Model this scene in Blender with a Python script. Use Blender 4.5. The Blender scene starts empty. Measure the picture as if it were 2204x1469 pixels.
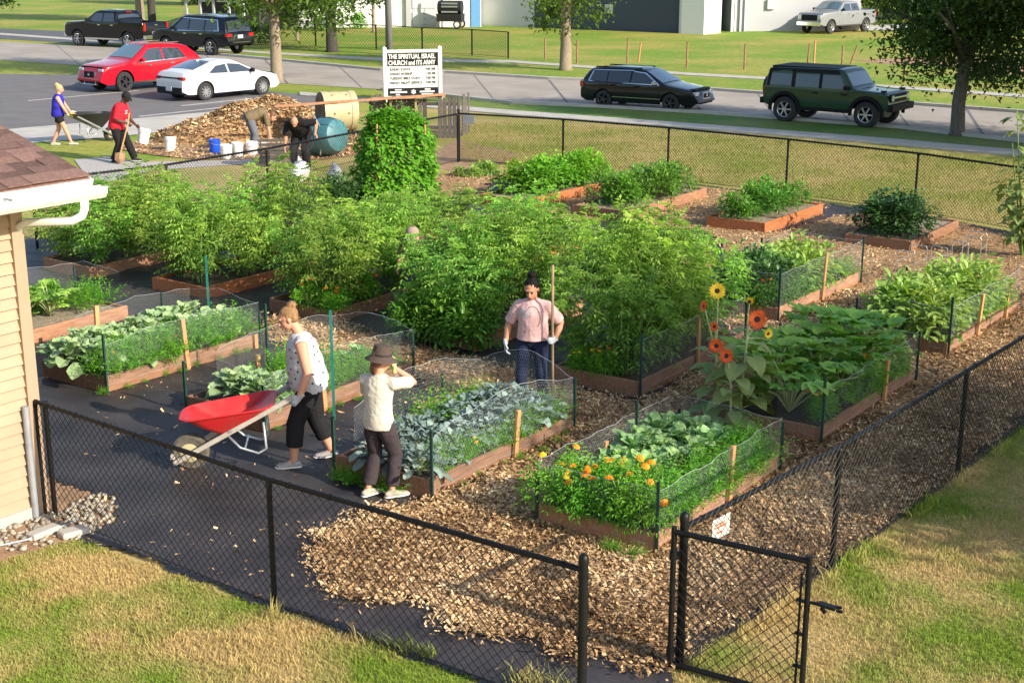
import bpy, bmesh, math, random
import numpy as np
from mathutils import Vector, Matrix, noise as mnoise
random.seed(7); RNG = np.random.default_rng(11)
R = math.radians
SC = bpy.context.scene
COL = SC.collection
# ---------------------------------------------------------------- camera
CAM_H, PITCH, FPX = 5.1, R(15.71), 3000.0
cam = bpy.data.objects.new('camera', bpy.data.cameras.new('camera')); COL.objects.link(cam)
cam.location = (0, 0, CAM_H); cam.rotation_euler = (R(90) - PITCH, 0, 0)
cam.data.sensor_width = 36; cam.data.lens = FPX / 2204 * 36; cam.data.clip_end = 2000; cam.data.clip_start = 0.05
SC.camera = cam
# ---------------------------------------------------------------- sky, sun, exposure
SUN_AZ, SUN_EL = R(-36.5), R(27)          # direction towards the sun, measured from +X
world = bpy.data.worlds.new('World'); SC.world = world; world.use_nodes = True
wn = world.node_tree.nodes; wl = world.node_tree.links
sky = wn.new('ShaderNodeTexSky'); sky.sky_type = 'NISHITA'; sky.sun_disc = False
sky.sun_elevation = SUN_EL; sky.sun_rotation = R(90) - SUN_AZ
sky.air_density = 1.0; sky.dust_density = 1.2; sky.ozone_density = 1.0
wl.new(sky.outputs[0], wn['Background'].inputs[0]); wn['Background'].inputs[1].default_value = 0.15
sd = bpy.data.lights.new('sun', 'SUN'); sd.energy = 4.5; sd.angle = R(0.53); sd.color = (1.0, 0.91, 0.77)
sun = bpy.data.objects.new('sun', sd); COL.objects.link(sun); sun.location = (30, -25, 40)
sv = Vector((math.cos(SUN_AZ) * math.cos(SUN_EL), math.sin(SUN_AZ) * math.cos(SUN_EL), math.sin(SUN_EL)))
sun.rotation_euler = sv.to_track_quat('Z', 'Y').to_euler()
SC.view_settings.view_transform = 'Standard'; SC.view_settings.look = 'None'
SC.view_settings.exposure = 0.75; SC.view_settings.gamma = 1.0
SC.render.engine = 'CYCLES'
try:
    SC.cycles.max_bounces = 6; SC.cycles.transparent_max_bounces = 8; SC.cycles.use_denoising = True
    SC.cycles.caustics_reflective = False; SC.cycles.caustics_refractive = False
except Exception: pass

# ---------------------------------------------------------------- layout helpers
_c, _s = math.cos(PITCH), math.sin(PITCH)
def G(px, py, z=0.0):
    """ground (or height z) point seen at a pixel of the 2204 x 1469 photograph"""
    u = (px - 1102) / FPX; v = (py - 734.5) / FPX
    k = (z - CAM_H) / (-_s - v * _c)
    return Vector((u * k, (_c - v * _s) * k, z))
EA = Vector((math.cos(R(54)), math.sin(R(54)), 0)); EB = Vector((math.cos(R(144)), math.sin(R(144)), 0))
ORG = Vector((1.23, 11.18, 0))
def AB(a, b, z=0.0):
    p = ORG + EA * a + EB * b; return Vector((p.x, p.y, z))
def to_ab(x, y):
    dx, dy = x - ORG.x, y - ORG.y
    return dx * EA.x + dy * EA.y, dx * EB.x + dy * EB.y
def rz(a): return Matrix.Rotation(a, 3, 'Z')
def nz(x, y, z=0.0, s=1.0): return mnoise.noise((x * s, y * s, z * s))

class MB:
    """collects shapes; build() links them as one mesh object"""
    def __init__(s): s.v = []; s.f = []; s.t = []
    def add(s, vs, fs, tint=0.5):
        o = len(s.v); s.v.extend([tuple(p) for p in vs]); s.f.extend([tuple(i + o for i in f) for f in fs]); s.t.extend([tint] * len(vs))
    def box(s, c, d, rot=None, tint=0.5):
        c = Vector(c); hx, hy, hz = d[0] / 2, d[1] / 2, d[2] / 2
        vs = [Vector((x, y, z)) for x in (-hx, hx) for y in (-hy, hy) for z in (-hz, hz)]
        if rot is not None: vs = [rot @ p for p in vs]
        s.add([c + p for p in vs], [(0, 1, 3, 2), (4, 6, 7, 5), (0, 4, 5, 1), (2, 3, 7, 6), (0, 2, 6, 4), (1, 5, 7, 3)], tint)
    def bbox(s, c, d, bev=0.006, rot=None, tint=0.5):
        """bevelled box"""
        c = Vector(c); b = min(bev, min(d) * .3); out = []; 
        h = [x / 2 for x in d]
        prof = []
        for zz, ins in ((-h[2], b), (-h[2] + b, 0), (h[2] - b, 0), (h[2], b)):
            x, y = h[0] - ins, h[1] - ins
            k = b * (0.6 if ins == 0 else .6)
            ring = [(x, -y + k), (x, y - k), (x - k, y), (-x + k, y), (-x, y - k), (-x, -y + k), (-x + k, -y), (x - k, -y)]
            prof.append([Vector((p[0], p[1], zz)) for p in ring])
        vs = [p for r in prof for p in r]
        if rot is not None: vs = [rot @ p for p in vs]
        fs = []
        for i in range(3):
            for j in range(8):
                a, bb = i * 8 + j, i * 8 + (j + 1) % 8
                fs.append((a, bb, bb + 8, a + 8))
        fs.append(tuple(range(7, -1, -1))); fs.append(tuple(range(24, 32)))
        s.add([c + p for p in vs], fs, tint)
    def bar(s, p, q, w, h, up=(0, 0, 1), tint=0.5, bev=0):
        p, q = Vector(p), Vector(q); d = q - p; L = d.length
        if L < 1e-6: return
        x = d / L; u = Vector(up); y = u.cross(x)
        if y.length < 1e-4: y = Vector((0, 1, 0)).cross(x)
        y.normalize(); z = x.cross(y); m = Matrix((x, y, z)).transposed()
        (s.bbox if bev else s.box)((p + q) / 2, (L, w, h), **({'bev': bev} if bev else {}), rot=m, tint=tint)
    def tube(s, pts, rad, n=8, cap=True, tint=0.5, lat=None):
        """tube along points; rad: number, list of numbers or list of (rx, ry); lat: lateral axis for rx"""
        pts = [Vector(p) for p in pts]; m = len(pts)
        if not isinstance(rad, (list, tuple)): rad = [rad] * m
        o = len(s.v); prev = Vector(lat) if lat is not None else None
        for i, p in enumerate(pts):
            d = (pts[min(i + 1, m - 1)] - pts[max(i - 1, 0)])
            d = d.normalized() if d.length > 1e-9 else Vector((0, 0, 1))
            ref = prev if prev is not None else (Vector((0, 0, 1)) if abs(d.z) < .9 else Vector((1, 0, 0)))
            x = ref - d * ref.dot(d)
            if x.length < 1e-5: x = Vector((0, 1, 0)) - d * d.y
            x.normalize(); y = d.cross(x)
            if lat is None: prev = x
            r = rad[i]; rx, ry = r if isinstance(r, (list, tuple)) else (r, r)
            for k in range(n):
                a = 2 * math.pi * k / n
                s.v.append(tuple(p + x * (rx * math.cos(a)) + y * (ry * math.sin(a)))); s.t.append(tint)
        for i in range(m - 1):
            for k in range(n):
                a = o + i * n + k; b = o + i * n + (k + 1) % n
                s.f.append((a, b, b + n, a + n))
        if cap:
            s.f.append(tuple(o + k for k in range(n - 1, -1, -1))); s.f.append(tuple(o + (m - 1) * n + k for k in range(n)))
    def ball(s, c, r, nu=10, nv=7, rot=None, tint=0.5):
        c = Vector(c); r = r if isinstance(r, (list, tuple)) else (r, r, r)
        o = len(s.v)
        for i in range(nv + 1):
            th = math.pi * i / nv
            for k in range(nu):
                ph = 2 * math.pi * k / nu
                p = Vector((r[0] * math.sin(th) * math.cos(ph), r[1] * math.sin(th) * math.sin(ph), r[2] * math.cos(th)))
                if rot is not None: p = rot @ p
                s.v.append(tuple(c + p)); s.t.append(tint)
        for i in range(nv):
            for k in range(nu):
                a = o + i * nu + k; b = o + i * nu + (k + 1) % nu
                s.f.append((a, a + nu, b + nu, b))
    def lathe(s, prof, n=24, mat=None, tint=0.5):
        """prof: list of (r, z); around Z then transformed by 4x4 mat"""
        o = len(s.v)
        for r, z in prof:
            for k in range(n):
                a = 2 * math.pi * k / n; p = Vector((r * math.cos(a), r * math.sin(a), z))
                if mat is not None: p = mat @ p
                s.v.append(tuple(p)); s.t.append(tint)
        for i in range(len(prof) - 1):
            for k in range(n):
                a = o + i * n + k; b = o + i * n + (k + 1) % n
                s.f.append((a, b, b + n, a + n))
    def poly(s, pts, tint=0.5): s.add(pts, [tuple(range(len(pts)))], tint)
    def mesh(s, name, mat, smooth=False, sharp=None):
        me = bpy.data.meshes.new(name); me.from_pydata(s.v, [], s.f)
        at = me.attributes.new('tint', 'FLOAT', 'POINT'); at.data.foreach_set('value', np.array(s.t, dtype=np.float32))
        if mat is not None: me.materials.append(mat)
        if smooth:
            me.shade_smooth()
            if sharp: me.set_sharp_from_angle(angle=R(sharp))
        return me
    def build(s, name, mat, parent=None, smooth=False, loc=None, rot=None, sharp=None):
        return link(name, s.mesh(name, mat, smooth, sharp), parent, loc, rot)
def link(name, me, parent=None, loc=None, rot=None):
    o = bpy.data.objects.new(name, me); COL.objects.link(o)
    if parent is not None: o.parent = parent
    if loc is not None: o.location = loc
    if rot is not None: o.rotation_euler = (0, 0, rot) if not isinstance(rot, (tuple, list)) else rot
    return o
def tag(o, label=None, cat=None, group=None, kind=None):
    if label: o['label'] = label
    if cat: o['category'] = cat
    if group: o['group'] = group
    if kind: o['kind'] = kind
    return o
def thing(name, label, cat, loc=(0, 0, 0), rot=0, group=None):
    o = bpy.data.objects.new(name, None); COL.objects.link(o); o.location = loc
    o.rotation_euler = rot if isinstance(rot, (tuple, list)) else (0, 0, rot); o.empty_display_size = .1
    return tag(o, label, cat, group)
def copy_tree(o, parent=None):
    c = o.copy(); COL.objects.link(c)
    if parent is not None: c.parent = parent
    for ch in list(o.children): copy_tree(ch, c)
    return c
def quick_mesh(name, V, F, mat, tint=None, smooth=False):
    """numpy mesh: V (n,3), F (m,k)"""
    me = bpy.data.meshes.new(name); n, m, k = len(V), len(F), F.shape[1]
    me.vertices.add(n); me.vertices.foreach_set('co', V.astype(np.float32).ravel())
    me.loops.add(m * k); me.loops.foreach_set('vertex_index', F.astype(np.int32).ravel())
    me.polygons.add(m); me.polygons.foreach_set('loop_start', np.arange(0, m * k, k, dtype=np.int32))
    me.update(calc_edges=True)
    if tint is not None:
        at = me.attributes.new('tint', 'FLOAT', 'POINT'); at.data.foreach_set('value', tint.astype(np.float32))
    me.materials.append(mat)
    if smooth: me.shade_smooth()
    return me
def inside(poly, x, y):
    c = False; n = len(poly); j = n - 1
    for i in range(n):
        xi, yi = poly[i][0], poly[i][1]; xj, yj = poly[j][0], poly[j][1]
        if (yi > y) != (yj > y) and x < (xj - xi) * (y - yi) / (yj - yi) + xi: c = not c
        j = i
    return c

# ---------------------------------------------------------------- materials
MATS = {}
def _new(name):
    m = bpy.data.materials.new(name); m.use_nodes = True; MATS[name] = m
    n = m.node_tree.nodes; return m, n, m.node_tree.links, n['Principled BSDF']
def _noise(n, l, coord, scale, detail=4, rough=.55):
    t = n.new('ShaderNodeTexNoise'); t.inputs['Scale'].default_value = scale; t.inputs['Detail'].default_value = detail
    t.inputs['Roughness'].default_value = rough
    l.new(coord, t.inputs['Vector']); return t
def _mix(n, l, fac, a, b):
    m = n.new('ShaderNodeMix'); m.data_type = 'RGBA'
    if isinstance(fac, float): m.inputs[0].default_value = fac
    else: l.new(fac, m.inputs[0])
    for i, c in ((6, a), (7, b)):
        if isinstance(c, tuple): m.inputs[i].default_value = (*c[:3], 1)
        else: l.new(c, m.inputs[i])
    return m.outputs[2]
def _ramp(n, l, fac, lo, hi):
    r = n.new('ShaderNodeMapRange'); r.inputs[1].default_value = lo; r.inputs[2].default_value = hi; l.new(fac, r.inputs[0]); return r.outputs[0]
def surf(name, col, rough=.7, var=.18, scale=6, bump=.15, bscale=60, metal=0, coat=0, spec=.5, second=None, tintvar=0, objvar=0.0, stretch=None, cs='Object'):
    m, n, l, b = _new(name)
    tc = n.new('ShaderNodeTexCoord'); co = tc.outputs[cs]
    if stretch:
        mp = n.new('ShaderNodeMapping'); mp.inputs['Scale'].default_value = stretch; l.new(co, mp.inputs[0]); co = mp.outputs[0]
    t = _noise(n, l, co, scale)
    c2 = second or tuple(min(1, c * (1 + var)) for c in col); c1 = tuple(c * (1 - var) for c in col) if not second else col
    c = _mix(n, l, _ramp(n, l, t.outputs[0], .3, .7), c1, c2)
    if tintvar:
        a = n.new('ShaderNodeAttribute'); a.attribute_name = 'tint'
        v = n.new('ShaderNodeHueSaturation'); l.new(c, v.inputs['Color']); r = n.new('ShaderNodeMapRange')
        r.inputs[3].default_value = 1 - tintvar; r.inputs[4].default_value = 1 + tintvar; l.new(a.outputs['Fac'], r.inputs[0]); l.new(r.outputs[0], v.inputs['Value']); c = v.outputs[0]
    if objvar:
        oi = n.new('ShaderNodeObjectInfo'); v = n.new('ShaderNodeHueSaturation'); l.new(c, v.inputs['Color']); r = n.new('ShaderNodeMapRange')
        r.inputs[3].default_value = 1 - objvar; r.inputs[4].default_value = 1 + objvar; l.new(oi.outputs['Random'], r.inputs[0]); l.new(r.outputs[0], v.inputs['Value']); c = v.outputs[0]
    l.new(c, b.inputs['Base Color']); b.inputs['Roughness'].default_value = rough; b.inputs['Metallic'].default_value = metal
    b.inputs['Specular IOR Level'].default_value = spec; b.inputs['Coat Weight'].default_value = coat; b.inputs['Coat Roughness'].default_value = .05
    if bump:
        t2 = _noise(n, l, co, bscale, 3); bp = n.new('ShaderNodeBump'); bp.inputs['Strength'].default_value = bump; bp.inputs['Distance'].default_value = .02
        l.new(t2.outputs[0], bp.inputs['Height']); l.new(bp.outputs[0], b.inputs['Normal'])
    return m
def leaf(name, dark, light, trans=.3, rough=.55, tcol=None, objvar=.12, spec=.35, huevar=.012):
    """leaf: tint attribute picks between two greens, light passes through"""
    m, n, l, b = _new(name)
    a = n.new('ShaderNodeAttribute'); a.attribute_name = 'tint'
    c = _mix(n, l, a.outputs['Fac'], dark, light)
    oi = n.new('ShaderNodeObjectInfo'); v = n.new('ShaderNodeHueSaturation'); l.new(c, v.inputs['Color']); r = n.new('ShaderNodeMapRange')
    r.inputs[3].default_value = 1 - objvar; r.inputs[4].default_value = 1 + objvar; l.new(oi.outputs['Random'], r.inputs[0]); l.new(r.outputs[0], v.inputs['Value'])
    mm = n.new('ShaderNodeMath'); mm.operation = 'MULTIPLY'; mm.inputs[1].default_value = 7.31; l.new(oi.outputs['Random'], mm.inputs[0]); fr = n.new('ShaderNodeMath'); fr.operation = 'FRACT'; l.new(mm.outputs[0], fr.inputs[0])
    hu = n.new('ShaderNodeMapRange'); hu.inputs[3].default_value = .5 - huevar; hu.inputs[4].default_value = .5 + huevar * .6; l.new(fr.outputs[0], hu.inputs[0]); l.new(hu.outputs[0], v.inputs['Hue'])
    l.new(v.outputs[0], b.inputs['Base Color']); b.inputs['Roughness'].default_value = rough; b.inputs['Specular IOR Level'].default_value = spec
    tr = n.new('ShaderNodeBsdfTranslucent'); tv = n.new('ShaderNodeMix'); tv.data_type = 'RGBA'; tv.blend_type = 'MULTIPLY'; tv.inputs[0].default_value = 1
    l.new(v.outputs[0], tv.inputs[6]); tv.inputs[7].default_value = (*(tcol or (1.5, 1.6, .5)), 1); l.new(tv.outputs[2], tr.inputs[0])
    mx = n.new('ShaderNodeMixShader'); mx.inputs[0].default_value = trans
    l.new(b.outputs[0], mx.inputs[1]); l.new(tr.outputs[0], mx.inputs[2]); l.new(mx.outputs[0], n['Material Output'].inputs[0])
    return m
def grassmat(name, dry, green, lo, hi, scale, fine=30, blades=False, bump=.6):
    """lawn: dry and green patches by world position; shared by the ground and the blades on it"""
    m, n, l, b = _new(name)
    g = n.new('ShaderNodeNewGeometry'); co = g.outputs['Position']
    mp = n.new('ShaderNodeMapping'); mp.inputs['Scale'].default_value = (1, 1, 0); l.new(co, mp.inputs[0]); co = mp.outputs[0]
    big = _noise(n, l, co, scale, 5, .6); c = _mix(n, l, _ramp(n, l, big.outputs[0], lo, hi), dry, green)
    f = _noise(n, l, co, fine, 3, .7)
    v = n.new('ShaderNodeHueSaturation'); l.new(c, v.inputs['Color'])
    l.new(_ramp2(n, l, f.outputs[0], .3, .7, .72, 1.3), v.inputs['Value']); c = v.outputs[0]
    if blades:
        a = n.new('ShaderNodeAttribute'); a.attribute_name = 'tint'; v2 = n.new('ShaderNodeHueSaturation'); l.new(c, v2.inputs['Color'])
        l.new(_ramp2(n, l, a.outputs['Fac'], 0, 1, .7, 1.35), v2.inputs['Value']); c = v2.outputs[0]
    l.new(c, b.inputs['Base Color']); b.inputs['Roughness'].default_value = .8; b.inputs['Specular IOR Level'].default_value = .15
    if blades:
        tr = n.new('ShaderNodeBsdfTranslucent'); l.new(c, tr.inputs[0]); mx = n.new('ShaderNodeMixShader'); mx.inputs[0].default_value = .35
        l.new(b.outputs[0], mx.inputs[1]); l.new(tr.outputs[0], mx.inputs[2]); l.new(mx.outputs[0], n['Material Output'].inputs[0])
    elif bump:
        t2 = _noise(n, l, co, fine * 1.3, 4, .7); bp = n.new('ShaderNodeBump'); bp.inputs['Strength'].default_value = bump; bp.inputs['Distance'].default_value = .05
        l.new(t2.outputs[0], bp.inputs['Height']); l.new(bp.outputs[0], b.inputs['Normal'])
    return m
def _ramp2(n, l, fac, lo, hi, a, b):
    r = n.new('ShaderNodeMapRange'); r.inputs[1].default_value = lo; r.inputs[2].default_value = hi; r.inputs[3].default_value = a; r.inputs[4].default_value = b
    l.new(fac, r.inputs[0]); return r.outputs[0]
def paint(name, col, rough=.28, coat=1.0, metal=0.0): return surf(name, col, rough, .04, 3, 0, coat=coat * .7, metal=metal, spec=.12)
def glassmat(name, col=(.02, .025, .03)):
    m, n, l, b = _new(name); b.inputs['Base Color'].default_value = (*col, 1); b.inputs['Roughness'].default_value = .04
    b.inputs['Specular IOR Level'].default_value = .7; b.inputs['Coat Weight'].default_value = .6; return m

surf('black_metal', (.007, .007, .008), .45, .2, 9, .05, 200, spec=.25)
surf('grey_metal', (.33, .34, .36), .5, .15, 9, .05, metal=.3)
surf('chrome', (.75, .76, .78), .15, .03, 3, 0, metal=1)
surf('galvanised', (.5, .52, .54), .35, .1, 20, 0, metal=.7)
surf('net_wire', (.36, .39, .40), .5, .1, 20, 0)
surf('green_post', (.012, .05, .036), .5, .2, 9, .05)
surf('teal_post', (.02, .16, .13), .5, .2, 9, .05)
surf('bed_wood', (.225, .105, .055), .8, .25, 5, .3, 40, stretch=(1, 6, 6), objvar=.25, second=(.38, .195, .105))
surf('bed_wood_orange', (.40, .135, .045), .75, .25, 5, .25, 40, stretch=(1, 6, 6), objvar=.18)
surf('stake_wood', (.50, .26, .105), .75, .2, 6, .2, 40, stretch=(8, 8, 1.5), objvar=.15)
surf('weathered_wood', (.105, .09, .078), .9, .4, 7, .5, 50, stretch=(8, 8, 1.2), objvar=.35)
surf('pale_wood', (.36, .24, .14), .8, .2, 6, .25, 40, stretch=(6, 6, 1.5), objvar=.2)
surf('soil', (.075, .052, .036), .95, .5, 14, .9, 60)
surf('straw_soil', (.30, .235, .165), .95, .45, 18, .8, 70)
surf('white_paint', (.66, .65, .60), .5, .05, 4, .03)
surf('white_plastic', (.74, .73, .70), .4, .06, 5, .02)
surf('blue_plastic', (.015, .085, .55), .35, .08, 5, .02)
surf('black_plastic', (.018, .018, .02), .5, .15, 5, .05)
surf('rubber', (.022, .022, .023), .85, .2, 20, .15)
surf('dirty_rubber', (.10, .085, .065), .9, .5, 12, .3)
surf('dark_void', (.004, .004, .004), .9, 0, 3, 0)
surf('red_tray', (.60, .012, .018), .5, .12, 7, .12, 30, second=(.44, .035, .03))
surf('teal_plastic', (.045, .15, .17), .5, .2, 5, .1, 20)
surf('beige_plastic', (.46, .40, .22), .55, .12, 4, .05)
surf('skin', (.60, .30, .195), .55, .08, 8, .05, 90, spec=.35)
surf('skin_tan', (.50, .235, .14), .55, .08, 8, .05, 90, spec=.35)
surf('skin_dark', (.085, .04, .024), .5, .1, 8, .05, 90, spec=.4)
surf('lip', (.40, .11, .09), .5, .05, 8, 0)
surf('eye', (.02, .015, .012), .2, 0, 8, 0)
surf('hair_blonde', (.34, .19, .07), .6, .35, 50, .5, 120, stretch=(1, 1, .3), second=(.16, .08, .03))
surf('hair_dark', (.008, .0065, .0065), .7, .3, 30, .4, 120, spec=.15)
surf('hair_brown', (.16, .065, .028), .6, .35, 30, .4, 120)
surf('hair_pale', (.55, .36, .15), .6, .25, 30, .4, 120)
def cloth(name, col, **k): return surf(name, col, .9, .1, 5, .35, 26, spec=.2, **k)
cloth('cloth_white', (.52, .51, .53)); cloth('cloth_cream', (.56, .51, .42)); cloth('cloth_pink', (.66, .40, .38)); cloth('cloth_print', (.52, .42, .43)); cloth('cloth_black', (.016, .015, .017))
cloth('cloth_charcoal', (.05, .038, .042)); cloth('cloth_navy', (.018, .024, .055)); cloth('cloth_blue', (.03, .025, .33)); cloth('cloth_red', (.60, .02, .035))
cloth('cloth_olive', (.17, .125, .07)); cloth('cloth_grey', (.13, .135, .155)); cloth('cloth_glove', (.42, .45, .47)); cloth('cloth_hat', (.085, .06, .05)); cloth('cloth_yellow', (.62, .52, .2))
surf('shoe_grey', (.30, .28, .27), .7, .2, 30, .1); surf('shoe_black', (.02, .02, .022), .6); surf('shoe_tan', (.40, .35, .27), .8, .2, 30, .1)
surf('siding', (.37, .27, .175), .6, .10, 1.6, .08, 30, objvar=.05)
surf('trim_tan', (.36, .255, .17), .55, .05, 3, .03)
surf('shingle', (.125, .066, .052), .95, .3, 30, .5, 180, objvar=.42, second=(.21, .118, .094))
surf('asphalt', (.125, .117, .117), .92, .16, 1.2, .3, 120, second=(.165, .152, .148), cs='Object')
surf('dark_asphalt', (.10, .105, .12), .92, .16, 1.2, .3, 120)
surf('road_concrete', (.28, .24, .20), .9, .10, .5, .15, 80, second=(.39, .34, .29))
surf('concrete', (.44, .41, .36), .9, .12, 1.5, .2, 60)
surf('pale_stripe', (.62, .60, .56), .9, .2, 6, .1)
surf('bark', (.21, .165, .12), .95, .4, 9, .9, 30, stretch=(3, 3, .6), second=(.33, .26, .175))
surf('bark_mid', (.12, .105, .09), .95, .4, 9, .9, 30, stretch=(3, 3, .6))
surf('bark_dark', (.055, .045, .04), .95, .4, 9, .9, 30, stretch=(3, 3, .6))
surf('pole_wood', (.20, .19, .19), .9, .2, 9, .4, 30, stretch=(6, 6, .5))
surf('stone', (.26, .22, .165), .85, .35, 9, .3, 40, objvar=.38, second=(.44, .39, .31))
surf('wet_mulch', (.25, .135, .06), .95, .45, 14, 1.0, 45, second=(.45, .28, .13))
surf('gravel', (.36, .33, .30), .95, .5, 40, 1.0, 60, second=(.52, .49, .45))
surf('dirt', (.33, .20, .11), .95, .3, 5, .6, 30)
surf('handle_wood', (.46, .41, .35), .8, .15, 6, .2, 40)
surf('stem_green', (.16, .25, .06), .6, .2, 8, .1); surf('stem_pale', (.36, .40, .17), .6, .2, 8, .1)
leaf('leaf_tomato', (.06, .175, .03), (.43, .63, .13), .42, tcol=(1.2, 1.4, .45), objvar=.24, huevar=.028)
leaf('leaf_bean', (.06, .20, .015), (.26, .52, .045), .32)
leaf('leaf_pepper', (.04, .14, .02), (.19, .40, .05), .28, .4)
leaf('leaf_dark', (.022, .07, .018), (.085, .19, .045), .2, .4)
leaf('leaf_collard', (.12, .25, .085), (.38, .55, .22), .22, .5, (1.1, 1.4, .5))
leaf('leaf_cabbage', (.17, .28, .12), (.44, .58, .28), .2, .5, (1.1, 1.3, .6))
leaf('leaf_kale', (.10, .155, .125), (.30, .385, .335), .12, .55, (.9, 1.2, .6))
leaf('leaf_herb', (.06, .21, .018), (.23, .52, .045), .35)
leaf('leaf_squash', (.10, .26, .035), (.37, .60, .11), .3, .5)
leaf('leaf_pale', (.11, .24, .04), (.40, .53, .13), .3)
leaf('leaf_sun', (.12, .20, .06), (.34, .42, .15), .3)
leaf('leaf_maple', (.020, .048, .012), (.085, .155, .028), .3, .45)
leaf('leaf_street', (.045, .10, .016), (.17, .28, .045), .3, .5)
surf('petal_orange', (.95, .30, .010), .6, .1, 20, 0); surf('petal_yellow', (.95, .60, .02), .6, .1, 20, 0); surf('petal_red', (.80, .12, .012), .6, .25, 20, 0)
surf('flower_disc', (.05, .022, .012), .8, .3, 40, .3)
surf('tomato_fruit', (.65, .10, .02), .3, .2, 5, 0)
glassmat('car_glass', (.035, .045, .058)); glassmat('lamp_red', (.35, .008, .012)); glassmat('lamp_clear', (.55, .57, .6)); glassmat('house_glass', (.05, .06, .07)); glassmat('screen_glass', (.10, .17, .20))  # car_glass base is blue-grey to stand for reflected sky
paint('paint_black', (.004, .0045, .006)); paint('paint_navy', (.004, .0055, .010)); paint('paint_red', (.42, .008, .022)); paint('paint_white', (.62, .61, .61), .3)
paint('paint_green', (.018, .052, .024), .45); paint('paint_silver', (.25, .26, .28), .4, 1.0, .3); paint('paint_grey', (.06, .06, .065), .5, .2); paint('trim_black', (.014, .014, .016), .6, 0)
paint('rim_metal', (.5, .5, .52), .3, .3, .8); paint('rim_dark', (.06, .06, .065), .4, .3, .5)
grassmat('lawn', (.48, .365, .155), (.22, .285, .045), .42, .60, .75, 26)
grassmat('lawn_blades', (.64, .485, .215), (.25, .35, .045), .42, .60, .75, 12, True)
grassmat('lawn_back', (.43, .335, .125), (.25, .26, .05), .38, .66, .42, 14)
grassmat('lawn_far', (.36, .30, .075), (.17, .26, .03), .34, .58, .16, 4)
grassmat('back_blades', (.47, .39, .15), (.27, .33, .06), .34, .62, .42, 6, True)
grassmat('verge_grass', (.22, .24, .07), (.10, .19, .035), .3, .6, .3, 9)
# ================================================================ ground, roads
def sheet(name, pts, z, mat, kind='structure', sub=0):
    mb = MB(); mb.poly([(p[0], p[1], z) for p in pts]); o = mb.build(name, MATS[mat]); o['kind'] = kind; return o
def PX(l): return [G(*p) for p in l]
gm = MB(); N = 24; S = 420.0
gm.add([(-S + 2 * S * i / N, -60 + 2 * S * j / N, 0) for i in range(N + 1) for j in range(N + 1)],
       [(i * (N + 1) + j, (i + 1) * (N + 1) + j, (i + 1) * (N + 1) + j + 1, i * (N + 1) + j + 1) for i in range(N) for j in range(N)])
o = gm.build('ground', MATS['lawn_far']); o['kind'] = 'structure'
sheet('front_lawn', [(-25, -8), (25, -8), (25, 22), (11, 25), (-2, 30), (-25, 26)], .004, 'lawn')
# back lawn between the garden fence and the pavement
road_far = [(-900, 60), (0, 90), (300, 105), (560, 128), (819, 153), (957, 158), (1180, 172), (1252, 175), (1536, 196), (1634, 203), (1964, 227), (2204, 245), (2900, 310)]
road_near = [(-900, 100), (0, 130), (300, 150), (605, 180), (819, 193), (980, 210), (1100, 223), (1285, 231), (1508, 244), (1942, 277), (2047, 290), (2204, 307), (2900, 385)]
walk_near_top = [(645, 200), (900, 224), (1100, 240), (1400, 262), (1600, 277), (1900, 300), (2204, 327), (2900, 398)]
walk_near_bot = [(645, 207), (900, 232), (1100, 249), (1400, 271), (1600, 287), (1900, 311), (2204, 339), (2900, 412)]
sheet('back_lawn', PX(walk_near_bot[1:]) + [Vector((16, 18, 0)), Vector((11, 22, 0)), Vector((9.6, 25.2, 0)), Vector((-1.3, 33, 0)), Vector((-5.2, 27, 0)), Vector((-9.5, 21.5, 0)), Vector((-13, 24, 0)), G(330, 345), G(700, 300), G(760, 240)], .008, 'lawn_back')
sheet('road', PX(road_far) + PX(road_near)[::-1], .012, 'road_concrete')
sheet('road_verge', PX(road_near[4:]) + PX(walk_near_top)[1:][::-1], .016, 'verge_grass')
def strip(name, A, B, z0, z1, mat):
    """a raised strip (pavement or kerb) with real sides between two polylines"""
    mb = MB(); A = PX(A); B = PX(B); n = len(A)
    vs = [(p.x, p.y, z1) for p in A] + [(p.x, p.y, z1) for p in B] + [(p.x, p.y, z0) for p in A] + [(p.x, p.y, z0) for p in B]
    fs = []
    for i in range(n - 1):
        fs += [(n + i, n + i + 1, i + 1, i), (i, i + 1, 2 * n + i + 1, 2 * n + i), (3 * n + i, 3 * n + i + 1, n + i + 1, n + i)]
    mb.add(vs, fs); o = mb.build(name, MATS[mat]); o['kind'] = 'structure'; return o
strip('pavement', walk_near_top, walk_near_bot, 0, .05, 'concrete')
far_top = [(0, 72), (560, 112), (819, 126), (1100, 131), (1481, 158), (1644, 167), (2204, 205)]
far_bot = [(0, 76), (560, 116), (819, 131), (1100, 136), (1481, 163), (1644, 172), (2204, 211)]
strip('far_pavement', far_top, far_bot, 0, .03, 'concrete')
strip('kerb', [(x, y - 1.6) for x, y in road_far[2:]], road_far[2:], 0, .11, 'concrete')
strip('near_kerb', road_near[4:], [(x, y + 1.8) for x, y in road_near[4:]], 0, .11, 'concrete')
sheet('side_street', PX([(-500, 30), (-200, 48), (0, 62), (150, 68), (300, 75), (330, 92), (200, 96), (0, 84), (-500, 60)]), .014, 'dark_asphalt')
sheet('parking_lot', PX([(-700, 190), (0, 160), (180, 162), (420, 180), (560, 196), (640, 203), (760, 216), (700, 232), (560, 236), (450, 242), (295, 256), (42, 277), (-700, 350)]), .016, 'asphalt')
sheet('concrete_apron', PX([(-700, 350), (42, 277), (295, 256), (450, 242), (560, 236), (700, 232), (720, 236), (520, 262), (388, 281), (250, 296), (79, 308), (-100, 330), (-700, 430)]), .020, 'concrete')
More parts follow.
